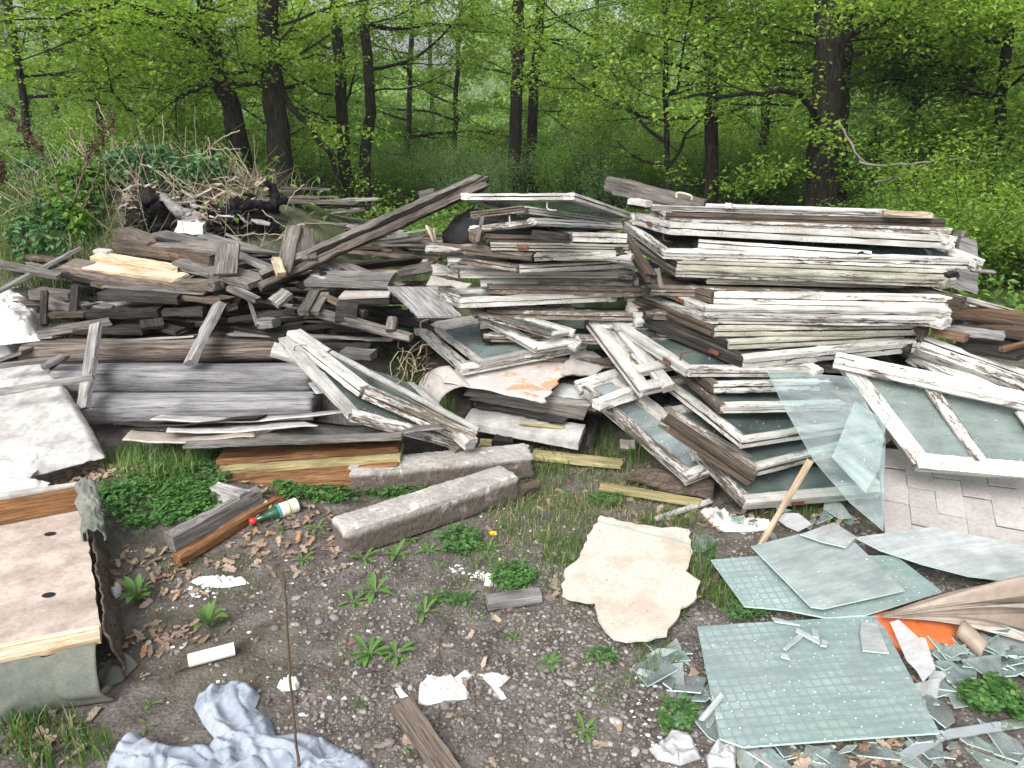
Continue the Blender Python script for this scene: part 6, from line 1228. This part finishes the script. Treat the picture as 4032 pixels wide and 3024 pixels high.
# ------------------------------------------------------------------ small plants, grass, litter and gravel
def grass_blades(pts, h, w, r, lean=.35, m='grass', name='grass'):
    n = len(pts); b = np.array(pts); a = r.uniform(0, 6.283, n); H = h * r.uniform(.5, 1.3, n); ln = np.abs(r.normal(0, lean, n)) * H
    d = np.stack([np.cos(a), np.sin(a), np.zeros(n)], 1); s = np.stack([-np.sin(a), np.cos(a), np.zeros(n)], 1) * (w * r.uniform(.6, 1.3, n))[:, None]
    up = np.array([0, 0, 1.0])
    p0 = b; p1 = b + up * (H * .55)[:, None] + d * (ln * .3)[:, None]; p2 = b + up * (H * .92)[:, None] + d * ln[:, None]
    V = np.stack([p0 - s / 2, p0 + s / 2, p1 + s * .42, p1 - s * .42, p2], 1).reshape(-1, 3); k = np.arange(n)[:, None] * 5
    F = np.concatenate([k + [0, 1, 2], k + [0, 2, 3], k + [3, 2, 4]], 1).reshape(-1, 3); return V, F
def patch_pts(c, cx, cy, rx, ry, n, r, z=None, Y=None):
    out = []
    for _ in range(n):
        a = r.uniform(0, 6.283); q = math.sqrt(r.uniform(0, 1)) * (1 + .35 * mnoise.noise(Vector((math.cos(a) * 1.6 + cx * .1, math.sin(a) * 1.6 + cy * .1, 0)))) + abs(r.normal(0, .12)); x, y = cx + math.cos(a) * rx * q, cy + math.sin(a) * ry * q
        p = P(c, x, y, 0.0 if Y is None else Y)
        if Y is None:
            for _ in range(2): p = P(c, x, y, max(-.3, min(1.2, terrain(p.x, p.y))))
        out.append((p.x, p.y, terrain(p.x, p.y)))
    return out
def build_grass():
    r = np.random.default_rng(17); A = Acc()
    for (cx, cy, rx, ry, n, h, w) in (
        # V coordinates of tufts and lawns
        (340, 1010, 95, 40, 900, .10, .0035), (420, 985, 60, 25, 500, .13, .0035), (330, 1060, 110, 45, 500, .05, .003), (1230, 1050, 190, 55, 1500, .05, .0028), (1180, 1130, 120, 50, 900, .045, .0028), (1150, 1010, 80, 25, 500, .06, .003), (1330, 985, 70, 25, 500, .08, .003),
        (1250, 940, 60, 25, 300, .08, .003), (1000, 1010, 90, 18, 300, .07, .003), (900, 890, 70, 40, 700, .14, .0035), (880, 800, 50, 60, 500, .16, .0035), (700, 835, 50, 12, 200, .06, .003), (1440, 1130, 60, 20, 300, .05, .003), (1220, 1200, 50, 30, 350, .05, .003), (1515, 1230, 30, 60, 500, .06, .003), (1560, 1290, 30, 25, 250, .05, .003),
        (1100, 920, 90, 20, 500, .10, .0035), (120, 1620, 120, 50, 260, .075, .0045), (40, 1560, 40, 40, 70, .07, .005), (760, 1420, 40, 20, 60, .03, .002), (1420, 1420, 50, 35, 150, .045, .003), (1860, 1130, 160, 20, 180, .05, .003), (1300, 1500, 40, 30, 60, .03, .0025), (780, 1530, 12, 12, 30, .03, .002), (720, 1490, 14, 12, 30, .03, .002),
        (1010, 1340, 60, 20, 60, .025, .002), (950, 1200, 200, 60, 350, .035, .0025), (1050, 1330, 250, 60, 160, .03, .002), (450, 1250, 120, 50, 130, .035, .0025), (1100, 1230, 120, 60, 300, .04, .003), (850, 1440, 25, 15, 30, .025, .002), (1390, 1470, 40, 20, 60, .04, .003), (1560, 1500, 20, 60, 80, .04, .003), (1700, 1110, 60, 14, 160, .06, .003)):
        V, F = grass_blades(patch_pts('V', cx, cy, rx, ry, n, r), h, w, r, .45); A.add(V, F)
    tag(ob('grass', A.mesh('grass'), M['grass']), kind='stuff')
    A = Acc()
    for (cx, cy, rx, ry, n, h, Y) in ((70, 520, 120, 45, 1600, .17, 4.9), (60, 480, 140, 40, 900, .20, 5.3), (180, 560, 80, 30, 600, .18, 4.6), (1000, 460, 90, 25, 700, .12, 6.4), (940, 510, 60, 15, 300, .1, 5.6), (2120, 600, 120, 40, 900, .10, 5.0), (1180, 410, 200, 20, 1500, .22, 9), (1000, 400, 160, 18, 900, .25, 11), (1480, 410, 160, 14, 700, .25, 10)):
        pts = []
        for p in patch_pts('V', cx, cy, rx, ry, n, r, Y=Y):
            y = p[1] + r.uniform(-.5, .5); pts.append((p[0], y, terrain(p[0], y) if abs(p[0]) < 22 else 0))
        V, F = grass_blades(pts, h, .006, r, .5); A.add(V, F)
    tag(ob('tall_grass', A.mesh('tall_grass'), M['grass']), kind='stuff')
    A = Acc()
    for (cx, cy, rx, ry, n, h, Y) in ((80, 540, 120, 40, 260, .2, 4.8), (300, 400, 200, 50, 600, .28, 6.3), (100, 400, 120, 60, 400, .3, 7), (520, 400, 120, 40, 160, .2, 6.0)):
        V, F = grass_blades([(p[0], p[1], terrain(p[0], p[1])) for p in patch_pts('V', cx, cy, rx, ry, n, r, Y=Y)], h, .005, r, .8); A.add(V, F)
    for (cx, cy, rx, ry, n) in ((1230, 1050, 200, 60, 900), (1160, 1120, 120, 60, 500), (1420, 1120, 120, 30, 300), (700, 845, 60, 10, 120), (1200, 980, 100, 20, 200)):
        V, F = grass_blades(patch_pts('V', cx, cy, rx, ry, n, r), .03, .0025, r, 1.6); A.add(V, F)
    tag(ob('dry_grass', A.mesh('dry_grass'), M['drygrass']), kind='stuff')
build_grass()

def trefoils(pts, size, r):
    """clover: three rounded leaflets on a short stalk"""
    n = len(pts); b = np.array(pts, dtype=float); h = r.uniform(.012, .04, n) * size / .012; c = b + np.stack([r.normal(0, .004, n), r.normal(0, .004, n), h], 1)
    a0 = r.uniform(0, 6.283, n); VV = []; FF = []; base = 0; S = size * r.uniform(.7, 1.25, n); tx, ty = r.normal(0, .25, n), r.normal(0, .25, n) - .1
    out = [(0, 0), (.45, .42), (.95, .40), (1.05, 0), (.95, -.40), (.45, -.42)]
    for k in range(3):
        a = a0 + k * 2.094; P_ = []
        for x, y in out:
            px = (np.cos(a) * x - np.sin(a) * y) * S; py = (np.sin(a) * x + np.cos(a) * y) * S; P_.append(c + np.stack([px, py, px * tx + py * ty + .12 * S * (x > .3)], 1))
        V = np.stack(P_, 1).reshape(-1, 3); kk = np.arange(n)[:, None] * 6; F = np.concatenate([kk + [0, 1, 2], kk + [0, 2, 3], kk + [0, 3, 4], kk + [0, 4, 5]], 1).reshape(-1, 3); VV.append(V); FF.append(F + base); base += len(V)
    s = np.stack([b + [.0008, 0, 0], b - [.0008, 0, 0], c], 1).reshape(-1, 3); VV.append(s); FF.append(np.arange(n * 3).reshape(-1, 3) + base)
    return np.concatenate(VV), np.concatenate(FF)
def build_clover():
    r = np.random.default_rng(5)
    for (c, cx, cy, rx, ry, n, s, lab) in (
        ('V', 335, 1090, 125, 56, 1900, .012, 'wide carpet of clover around the timber corner at the left'), ('V', 380, 1025, 110, 35, 900, .012, 'shaded clover under the bent sheets'), ('V', 690, 1060, 90, 28, 800, .012, 'clover patch behind the green bottle'),
        ('V', 880, 1060, 110, 22, 700, .011, 'strip of clover between the two concrete posts'), ('V', 990, 1175, 45, 24, 160, .013, 'dense clover clump left of the dandelion flower'), ('V', 1110, 1255, 42, 26, 200, .012, 'bright clover clump above the small wood block'),
        ('V', 1310, 1085, 35, 14, 90, .011, 'small clover clump in the dry grass below the sashes'), ('V', 970, 1300, 50, 12, 90, .009, 'low clover strip left of the small wood block'), ('V', 1610, 1330, 45, 14, 90, .011, 'clover peeping out between the two patterned glass sheets'),
        ('i', 1990, 960, 130, 70, 150, .017, 'bright clover growing through the broken glass at the right'), ('i', 2180, 1030, 60, 50, 60, .016, 'clover clump at the right margin among the shards'), ('V', 1300, 1425, 30, 14, 30, .011, 'sparse ground ivy right of the gravel'),
        ('V', 1080, 995, 16, 8, 12, .016, 'clover leaves sprouting against the rear concrete post'), ('i', 240, 1060, 110, 90, 70, .012, 'loose clover left of the large patterned glass')):
        pts = patch_pts(c, cx, cy, rx, ry, n, r); o = Vector(pts[0]); V, F = trefoils(np.array(pts) - np.array(o), s, r)
        tag(ob('clover_patch', np_mesh('clover_patch', V, F), M['clover'], None, Matrix.Translation(o)), lab, 'clover')
    # nettles on the mound and behind the heap
    for (c, cx, cy, rx, ry, n, Y, h, m, lab) in (('B', 1060, 500, 210, 90, 130, 5.75, .26, 'nettle', 'clump of nettles crowning the weedy mound'), ('K', 1100, 470, 170, 60, 110, 4.9, .10, 'clover', 'bright low nettles behind the rising plank'), ('K', 960, 590, 120, 40, 70, 4.5, .08, 'clover', 'nettle leaves below the thin brown lath'),
                                                 ('B', 560, 720, 130, 80, 80, 5.2, .25, 'shrubleaf', 'bright leafy weeds below the dock stems'), ('B', 400, 820, 200, 60, 90, 5.0, .2, 'nettle', 'dark green weeds at the foot of the mound'), ('B', 1930, 990, 60, 30, 30, 4.9, .08, 'clover', 'small nettle clump before the charred stump'), ('B', 300, 620, 250, 60, 90, 5.9, .3, 'nettle', 'weeds on the left shoulder of the mound'), ('B', 1500, 560, 150, 60, 60, 5.8, .25, 'nettle', 'weeds behind the burnt stump')):
        cen = []; T = None; tw = Acc(); o = None
        for (x, y, z) in patch_pts(c, cx, cy, rx, ry, n, r, Y=Y):
            y = y + r.uniform(-.25, .25); z = terrain(x, y); o = o or Vector((x, y, z)); hh = h * r.uniform(.5, 1.2); d = Vector((r.normal(0, .12), r.normal(0, .12), 1)).normalized()
            p = Vector((x, y, z)) - o; v, f = tri_tube([p, p + d * hh], [.004, .002], 3); tw.add(v, f)
            for s in range(int(4 + hh / .05)): cen.append(tuple(p + d * hh * (.25 + .75 * s / (4 + hh / .05))))
        T = thing('nettle_clump', o, lab, 'nettles'); k = ob('stems', tw.mesh('stems'), M['weed'], T); k['kind'] = 'stuff'
        v, f = rosettes(np.array(cen), 4, .06, .012, .5, .2, .3, r); ob('leaves', np_mesh('leaves', v, f), M[m], T)
build_clover()

def leaf_blade(L, w, curl, seed, lobes=0):
    q = random.Random(seed); n = 9; V = []; F = []
    for i in range(n + 1):
        t = i / n; ww = w * (math.sin(math.pi * min(1, t * .62 + .12)) ** 1.0) * (t ** .45 if t > 0 else .12) * (1 - t ** 6)
        if lobes: ww *= .62 + .38 * abs(math.sin(t * math.pi * lobes))
        if i == 0: ww = w * .12
        x = L * t * math.cos(curl * t * .5); z = L * (math.sin(.5) * t * .9 - curl * .45 * t * t)
        V += [(x, -ww, z + ww * .35), (x, 0, z), (x, ww, z + ww * .35)]
    for i in range(n): a = i * 3; F += [(a, a + 1, a + 4, a + 3), (a + 1, a + 2, a + 5, a + 4)]
    return py_mesh('leaf', V, F, True)
def build_weeds():
    q = random.Random(12); kinds = [[leaf_blade(1, .13, c, k) for k, c in enumerate((.7, 1.0, 1.25))], [leaf_blade(1, .17, c, 9 + k, 4) for k, c in enumerate((.6, .9, 1.2))]]
    for ks in kinds:
        for me in ks: me.materials.append(M['weed'])
    for (c, x, y, n, L, k, lab) in (
        ('h', 285, 330, 17, .075, 0, 'largest rosette weed in the gravel with many narrow leaves'), ('h', 480, 330, 9, .07, 0, 'rosette weed right of the largest one'), ('g', 685, 1310, 7, .065, 0, 'rosette weed with broad leaves near the small wood block'),
        ('g', 170, 1240, 7, .06, 0, 'low weed left in the gravel below the concrete post'), ('g', 330, 1170, 9, .075, 1, 'ragged dandelion rosette in the gravel below the front post'), ('g', 250, 930, 6, .065, 1, 'dandelion leaves at the near end of the front post'), ('g', 480, 900, 8, .075, 1, 'dandelion rosette beside the front concrete post'),
        ('g', 560, 790, 7, .065, 1, 'dandelion leaves against the middle of the front post'), ('g', 790, 1010, 4, .05, 0, 'small upright weed below the clover clump'), ('g', 1160, 930, 6, .05, 1, 'small dandelion rosette above the bright clover clump'), ('g', 720, 870, 7, .06, 1, 'dandelion rosette left of the dense clover'),
        ('h', 1850, 900, 8, .06, 0, 'rosette weed on a dead leaf at the bottom right of the gravel'), ('h', 1600, 400, 9, .05, 1, 'feathery weed beside the grey glass strip'), ('h', 1960, 390, 8, .045, 1, 'feathery weed right of the grey glass strip'), ('h', 1340, 210, 6, .035, 1, 'tiny feathery weed above the tissue strip'),
        ('h', 580, 1090, 2, .05, 0, 'single upright leaf left of the board end'), ('j', 620, 970, 6, .055, 0, 'small rosette below the bottle among dead leaves'), ('j', 500, 800, 5, .045, 0, 'tiny rosette just under the bottle'), ('j', 710, 780, 6, .055, 1, 'dandelion leaves right of the bottle'),
        ('e', 1130, 1600, 7, .12, 0, 'tall broad grass like weed right of the seat base'), ('f', 1220, 260, 9, .11, 0, 'tuft of broad grass leaves above the white pipe'), ('f', 800, 120, 6, .09, 0, 'second tuft of broad leaves in the moss'), ('f', 870, 700, 3, .04, 0, 'small seedling in the dark soil above the blue cloth'), ('f', 850, 830, 3, .04, 0, 'tiny seedling near the blue cloth'),
        ('f', 230, 790, 4, .04, 0, 'small weed on the dead leaves at the lower left'), ('f', 30, 600, 5, .13, 0, 'long leaves rising before the green fabric'), ('j', 1390, 370 + 80, 6, .05, 0, 'small weed on the shaded side of the rear post'), ('j', 1530, 400, 5, .06, 0, 'upright weed between the concrete posts'), ('i', 1650, 830, 3, .04, 0, 'small leaf among shards right of the patterned sheet'),
        ('i', 250, 1000, 5, .04, 0, 'weed left of the patterned glass sheet'), ('i', 270, 470, 6, .04, 1, 'small weed at the right edge of the chipboard'), ('i', 380, 370, 5, .035, 1, 'weed sprig between chipboard and patterned glass'), ('S', 1150, 430, 6, .10, 0, 'weed in the shade right of the leaning sashes')):
        p = P(c, x, y, 0.0); p.z = terrain(p.x, p.y); T = thing('weed', p, lab, 'weed')
        up = 'upright' in lab or 'tall' in lab or 'tuft' in lab or 'long' in lab
        for i in range(n):
            o = bpy.data.objects.new('leaf', kinds[k][i % 3]); COL.objects.link(o); o.parent = T; a = i * 2.4 + q.uniform(-.3, .3); s = L * q.uniform(.75, 1.2)
            o.matrix_basis = Matrix.Translation((0, 0, .002)) @ Matrix.Rotation(a, 4, 'Z') @ Matrix.Rotation(-(q.uniform(.5, 1.1) if up else q.uniform(-.15, .45)), 4, 'Y') @ Matrix.Scale(s, 4)
    # the dandelion in flower
    p = P('g', 1150, 860, 0.0); p.z = terrain(p.x, p.y); T = thing('dandelion', p, 'dandelion with one open yellow flower', 'dandelion'); top = P('g', 1182, 742, .055) - p
    c = smooth_path([Vector((0, 0, 0)), top * .5 + Vector((.004, 0, 0)), top], 8); V, F = tube_mesh(c, [.0018] * 9, 6); ob('stalk', py_mesh('stalk', V, F, True), M['weed'], T)
    A = Acc(); r = np.random.default_rng(2)
    for ring, (cnt, L, up) in enumerate(((26, .017, .25), (22, .014, .5), (16, .010, .85), (10, .006, 1.2))):
        a = np.arange(cnt) * 6.283 / cnt + ring * .3; d = np.stack([np.cos(a) * np.cos(up), np.sin(a) * np.cos(up), np.sin(up) * np.ones(cnt)], 1); v, f = leaf_tris(np.tile(np.array(top), (cnt, 1)), L, aspect=.3, dirs=d, r=r); A.add(v, f)
    ym = NT('yellow petals'); ym.set((.85, .62, .01), .6); ob('flower_head', A.mesh('flower_head'), ym.m, T)
    for i in range(7):
        o = bpy.data.objects.new('leaf', kinds[1][i % 3]); COL.objects.link(o); o.parent = T; o.matrix_basis = Matrix.Rotation(i * .9, 4, 'Z') @ Matrix.Rotation(-.2, 4, 'Y') @ Matrix.Scale(.06, 4)
build_weeds()

def build_litter():
    r = np.random.default_rng(23); q = random.Random(23)
    # lobed fallen oak leaves: the large near ones singly, the rest as one layer
    def oak(seed):
        s = random.Random(seed); out = [(0, 0)]; n = 5
        for i in range(n): t = (i + .5) / n; out += [(t - .06, .15 + .04 * s.random()), (t + .04, .29 * math.sin(math.pi * (.2 + .7 * t)) * s.uniform(.6, 1.3))]
        out += [(1.05, .0)]
        up = out[1:-1]; full = [(0, 0)] + up + [(1.05, 0)] + [(x, -y * s.uniform(.85, 1.1)) for x, y in reversed(up)]; V = [(.5, 0, .02)] + [(x, y, .10 * abs(y) * 2 * s.uniform(.2, 1.4) + .05 * math.sin(x * 5 + seed)) for x, y in full]; m = len(full)
        return V, [(0, i + 1, (i + 1) % m + 1) for i in range(m)]
    kinds = []
    for k in range(5): V, F = oak(k); me = py_mesh('dead_leaf', V, F); me.materials.append(M['deadleaf']); kinds.append(me)
    spots = [('V', x, y) for x, y in ((70, 1545), (95, 1575), (30, 1580), (120, 1600), (215, 1530), (200, 1600), (240, 1480), (265, 1390), (310, 1375), (355, 1390), (330, 1300), (620, 1130), (640, 1150), (655, 1105), (600, 1180), (560, 1200), (700, 1100), (730, 1075), (480, 1215), (510, 1235), (540, 1225), (560, 1180),
             (1195, 1275), (1210, 1285), (1465, 1225), (1470, 1255), (1500, 1450), (1720, 1630), (1750, 1650), (1980, 1640), (1500, 1560), (850, 1610), (870, 1600), (250, 1000), (270, 1010), (230, 1030), (180, 1010), (200, 1035), (150, 1030), (290, 1000), (310, 1020), (60, 1020), (100, 1050), (1180, 1005), (1200, 1055), (980, 1400), (1330, 1560), (1280, 1610), (1060, 1640), (700, 1650))]
    for c, x, y in spots:
        p = P(c, x, y, 0.0); lift = .0
        if x < 320 and y < 1060: p = P(c, x, y, .10); p.z = terrain(p.x, p.y) + .008
        else: p.z = terrain(p.x, p.y) + .006
        o = bpy.data.objects.new('dead_leaf', kinds[q.randrange(5)]); COL.objects.link(o); s = q.uniform(.035, .065)
        o.matrix_basis = Matrix.Translation(p) @ Matrix.Rotation(q.uniform(0, 6.28), 4, 'Z') @ Matrix.Rotation(q.gauss(0, .25), 4, 'X') @ Matrix.Scale(s, 4); tag(o, 'brown lobed oak leaf fallen on the ground', 'dead leaf', 'fallen oak leaves')
    A = Acc()
    for (cx, cy, rx, ry, n) in ((640, 1150, 130, 50, 130), (600, 1200, 200, 40, 60), (330, 1240, 110, 60, 110), (220, 1020, 110, 35, 330), (60, 1580, 130, 60, 70), (350, 1380, 90, 25, 40), (1240, 1040, 180, 70, 130), (1480, 1130, 90, 40, 80), (1500, 1240, 40, 60, 60), (1800, 1620, 250, 40, 70), (760, 1300, 500, 230, 40), (1900, 1500, 200, 60, 50), (1720, 1120, 150, 20, 80), (500, 1090, 150, 50, 80)):
        for (x, y, z) in patch_pts('V', cx, cy, rx, ry, n, r):
            if cx == 220: pp = P('V', *((cx + (q.random() * 2 - 1) * rx), cy + (q.random() * 2 - 1) * ry), .10); x, y, z = pp.x, pp.y, terrain(pp.x, pp.y) + q.uniform(0, .02)
            V, F = oak(q.randrange(6)); s = q.uniform(.016, .042); a = q.uniform(0, 6.28); tx, ty = q.gauss(0, .35), q.gauss(0, .35)
            v = [(x + (math.cos(a) * X - math.sin(a) * Y) * s, y + (math.sin(a) * X + math.cos(a) * Y) * s, z + .006 + (Z + (X - .5) * tx + Y * ty + abs(tx) * .4) * s) for X, Y, Z in V]; A.add(v, F)
    tag(ob('leaf_litter', A.mesh('leaf_litter'), M['deadleaf']), kind='stuff')
    # gravel
    bm = bmesh.new(); bmesh.ops.create_icosphere(bm, subdivisions=1, radius=1); V0 = np.array([v.co for v in bm.verts]); F0 = np.array([[v.index for v in f.verts] for f in bm.faces]); bm.free()
    bm = bmesh.new(); bmesh.ops.create_icosphere(bm, subdivisions=2, radius=1); V1 = np.array([v.co for v in bm.verts]); F1 = np.array([[v.index for v in f.verts] for f in bm.faces]); bm.free()
    def peb(n, smin, smax, region, V0, F0, name, m, power=2.2, flat=(.4, .8)):
        x0, x1, y0, y1 = region; px = r.uniform(x0, x1, n); py = r.uniform(y0, y1, n); keep = []
        for i in range(n):
            k = mnoise.noise(Vector((px[i] * 2.1, py[i] * 2.1, 4))); dens = .55 + .9 * k
            if px[i] < -.45: dens *= max(.15, 1 + (px[i] + .45) * 2)
            if py[i] > 2.25: dens *= max(.0, 1 - (py[i] - 2.25) * 2.2)
            keep.append(r.random() < dens)
        px, py = px[keep], py[keep]; n = len(px); s = smin + (smax - smin) * r.uniform(0, 1, n) ** power
        nv = len(V0); jit = 1 + r.uniform(-.22, .22, (n, nv)); sc = np.stack([r.uniform(.8, 1.4, n), r.uniform(.6, 1, n), r.uniform(*flat, n)], 1)
        W = V0[None] * jit[:, :, None] * sc[:, None, :] * s[:, None, None]; a = r.uniform(0, 6.283, n); c, d = np.cos(a)[:, None], np.sin(a)[:, None]
        X = W[:, :, 0] * c - W[:, :, 1] * d; Y = W[:, :, 0] * d + W[:, :, 1] * c; pz = np.array([terrain(x, y) for x, y in zip(px, py)])
        V = np.stack([X + px[:, None], Y + py[:, None], W[:, :, 2] + (pz + s * .18)[:, None]], 2).reshape(-1, 3); F = (F0[None] + (np.arange(n) * nv)[:, None, None]).reshape(-1, 3)
        tag(ob(name, np_mesh(name, V, F, True), m), kind='stuff')
    peb(48000, .0016, .0052, (-1.5, 2.0, 1.25, 2.8), V0, F0, 'fine_gravel', M['gravel'])
    peb(15000, .0035, .0105, (-1.3, 1.6, 1.25, 2.7), V1, F1, 'gravel', M['gravel'], 2.0)
    peb(300, .009, .018, (-1.2, 1.4, 1.25, 2.6), V1, F1, 'stones', M['gravel'], 1.6, (.35, .6))
    A = Acc()
    for (c, cx, cy, rx, ry, n) in (('g', 930, 1000, 60, 30, 22), ('g', 1080, 1040, 60, 25, 22), ('e', 1600, 1530, 160, 50, 40), ('V', 700, 1400, 450, 180, 60), ('V', 1450, 1500, 80, 100, 40), ('V', 1600, 1600, 250, 50, 50), ('V', 1100, 1150, 120, 60, 30), ('e', 1050, 1190, 60, 12, 5)):
        for (x, y, z) in patch_pts(c, cx, cy, rx, ry, n, r):
            s = r.uniform(.0015, .0065); v = V0 * (1 + r.uniform(-.35, .35, (len(V0), 1))) * [s * 1.3, s, s * .45] + [x, y, z + s * .3]; A.add(v, F0)
    tag(ob('white_rubble', A.mesh('white_rubble'), M['chips']), kind='stuff')
    # twigs on the soil and dead stalks hanging in the hollow
    for k in range(46):
        p = patch_pts('V', 850, 1400, 600, 260, 1, r)[0]; a = q.uniform(0, 6.28); L = q.uniform(.04, .16); d = Vector((math.cos(a), math.sin(a), 0)); o = Vector(p) + Vector((0, 0, .006))
        c = smooth_path([o, o + d * L * .5 + Vector((q.gauss(0, .01), q.gauss(0, .01), .006)), o + d * L], 6, .001, k); tag(tube('twig', c, [.0016] * 7, M['twig'], sides=4), 'thin brown twig lying on the gravel', 'twig', 'twigs on the gravel')
    for k in range(42):
        x, y = q.uniform(1150, 1560), q.uniform(180, 560); o = P('S', x, y, q.uniform(3.4, 3.75)); e = P('S', x + q.gauss(-60, 90), y + q.uniform(60, 260), q.uniform(3.3, 3.6))
        c = smooth_path([o, o.lerp(e, .5) + Vector((q.gauss(0, .02), q.gauss(0, .02), q.gauss(.01, .02))), e], 8, .0015, k); tag(tube('dry_stalk', c, [.0019] * 9, M[('twig', 'straw')[k % 2]], sides=4), 'tangled dead stalk in the dark hollow left of the big front sash', 'dry stalk', 'dead stalks in the hollow')
    # dead branches at the wood edge on the right
    for k, pp in enumerate((((1855, 350, 8.2), (1900, 358, 8.1), (1990, 352, 8.), (2060, 342, 7.9), (2110, 350, 7.9)), ((1890, 395, 8.), (1940, 380, 8.), (1990, 358, 8.), (2010, 350, 8.)), ((1810, 260, 9), (1850, 330, 8.6), (1880, 360, 8.4)))):
        c = smooth_path([P('V', *p) for p in pp], 16, .012, k); tag(tube('dead_branch', c, [.017 - .0007 * i for i in range(17)], M['deadwood'], sides=7, jit=.15), ('long bare grey branch hanging in the thicket at the right', 'lower fork of the bare grey branch at the right', 'thin bare branch dropping beside the largest oak')[k], 'dead branch')
build_litter()
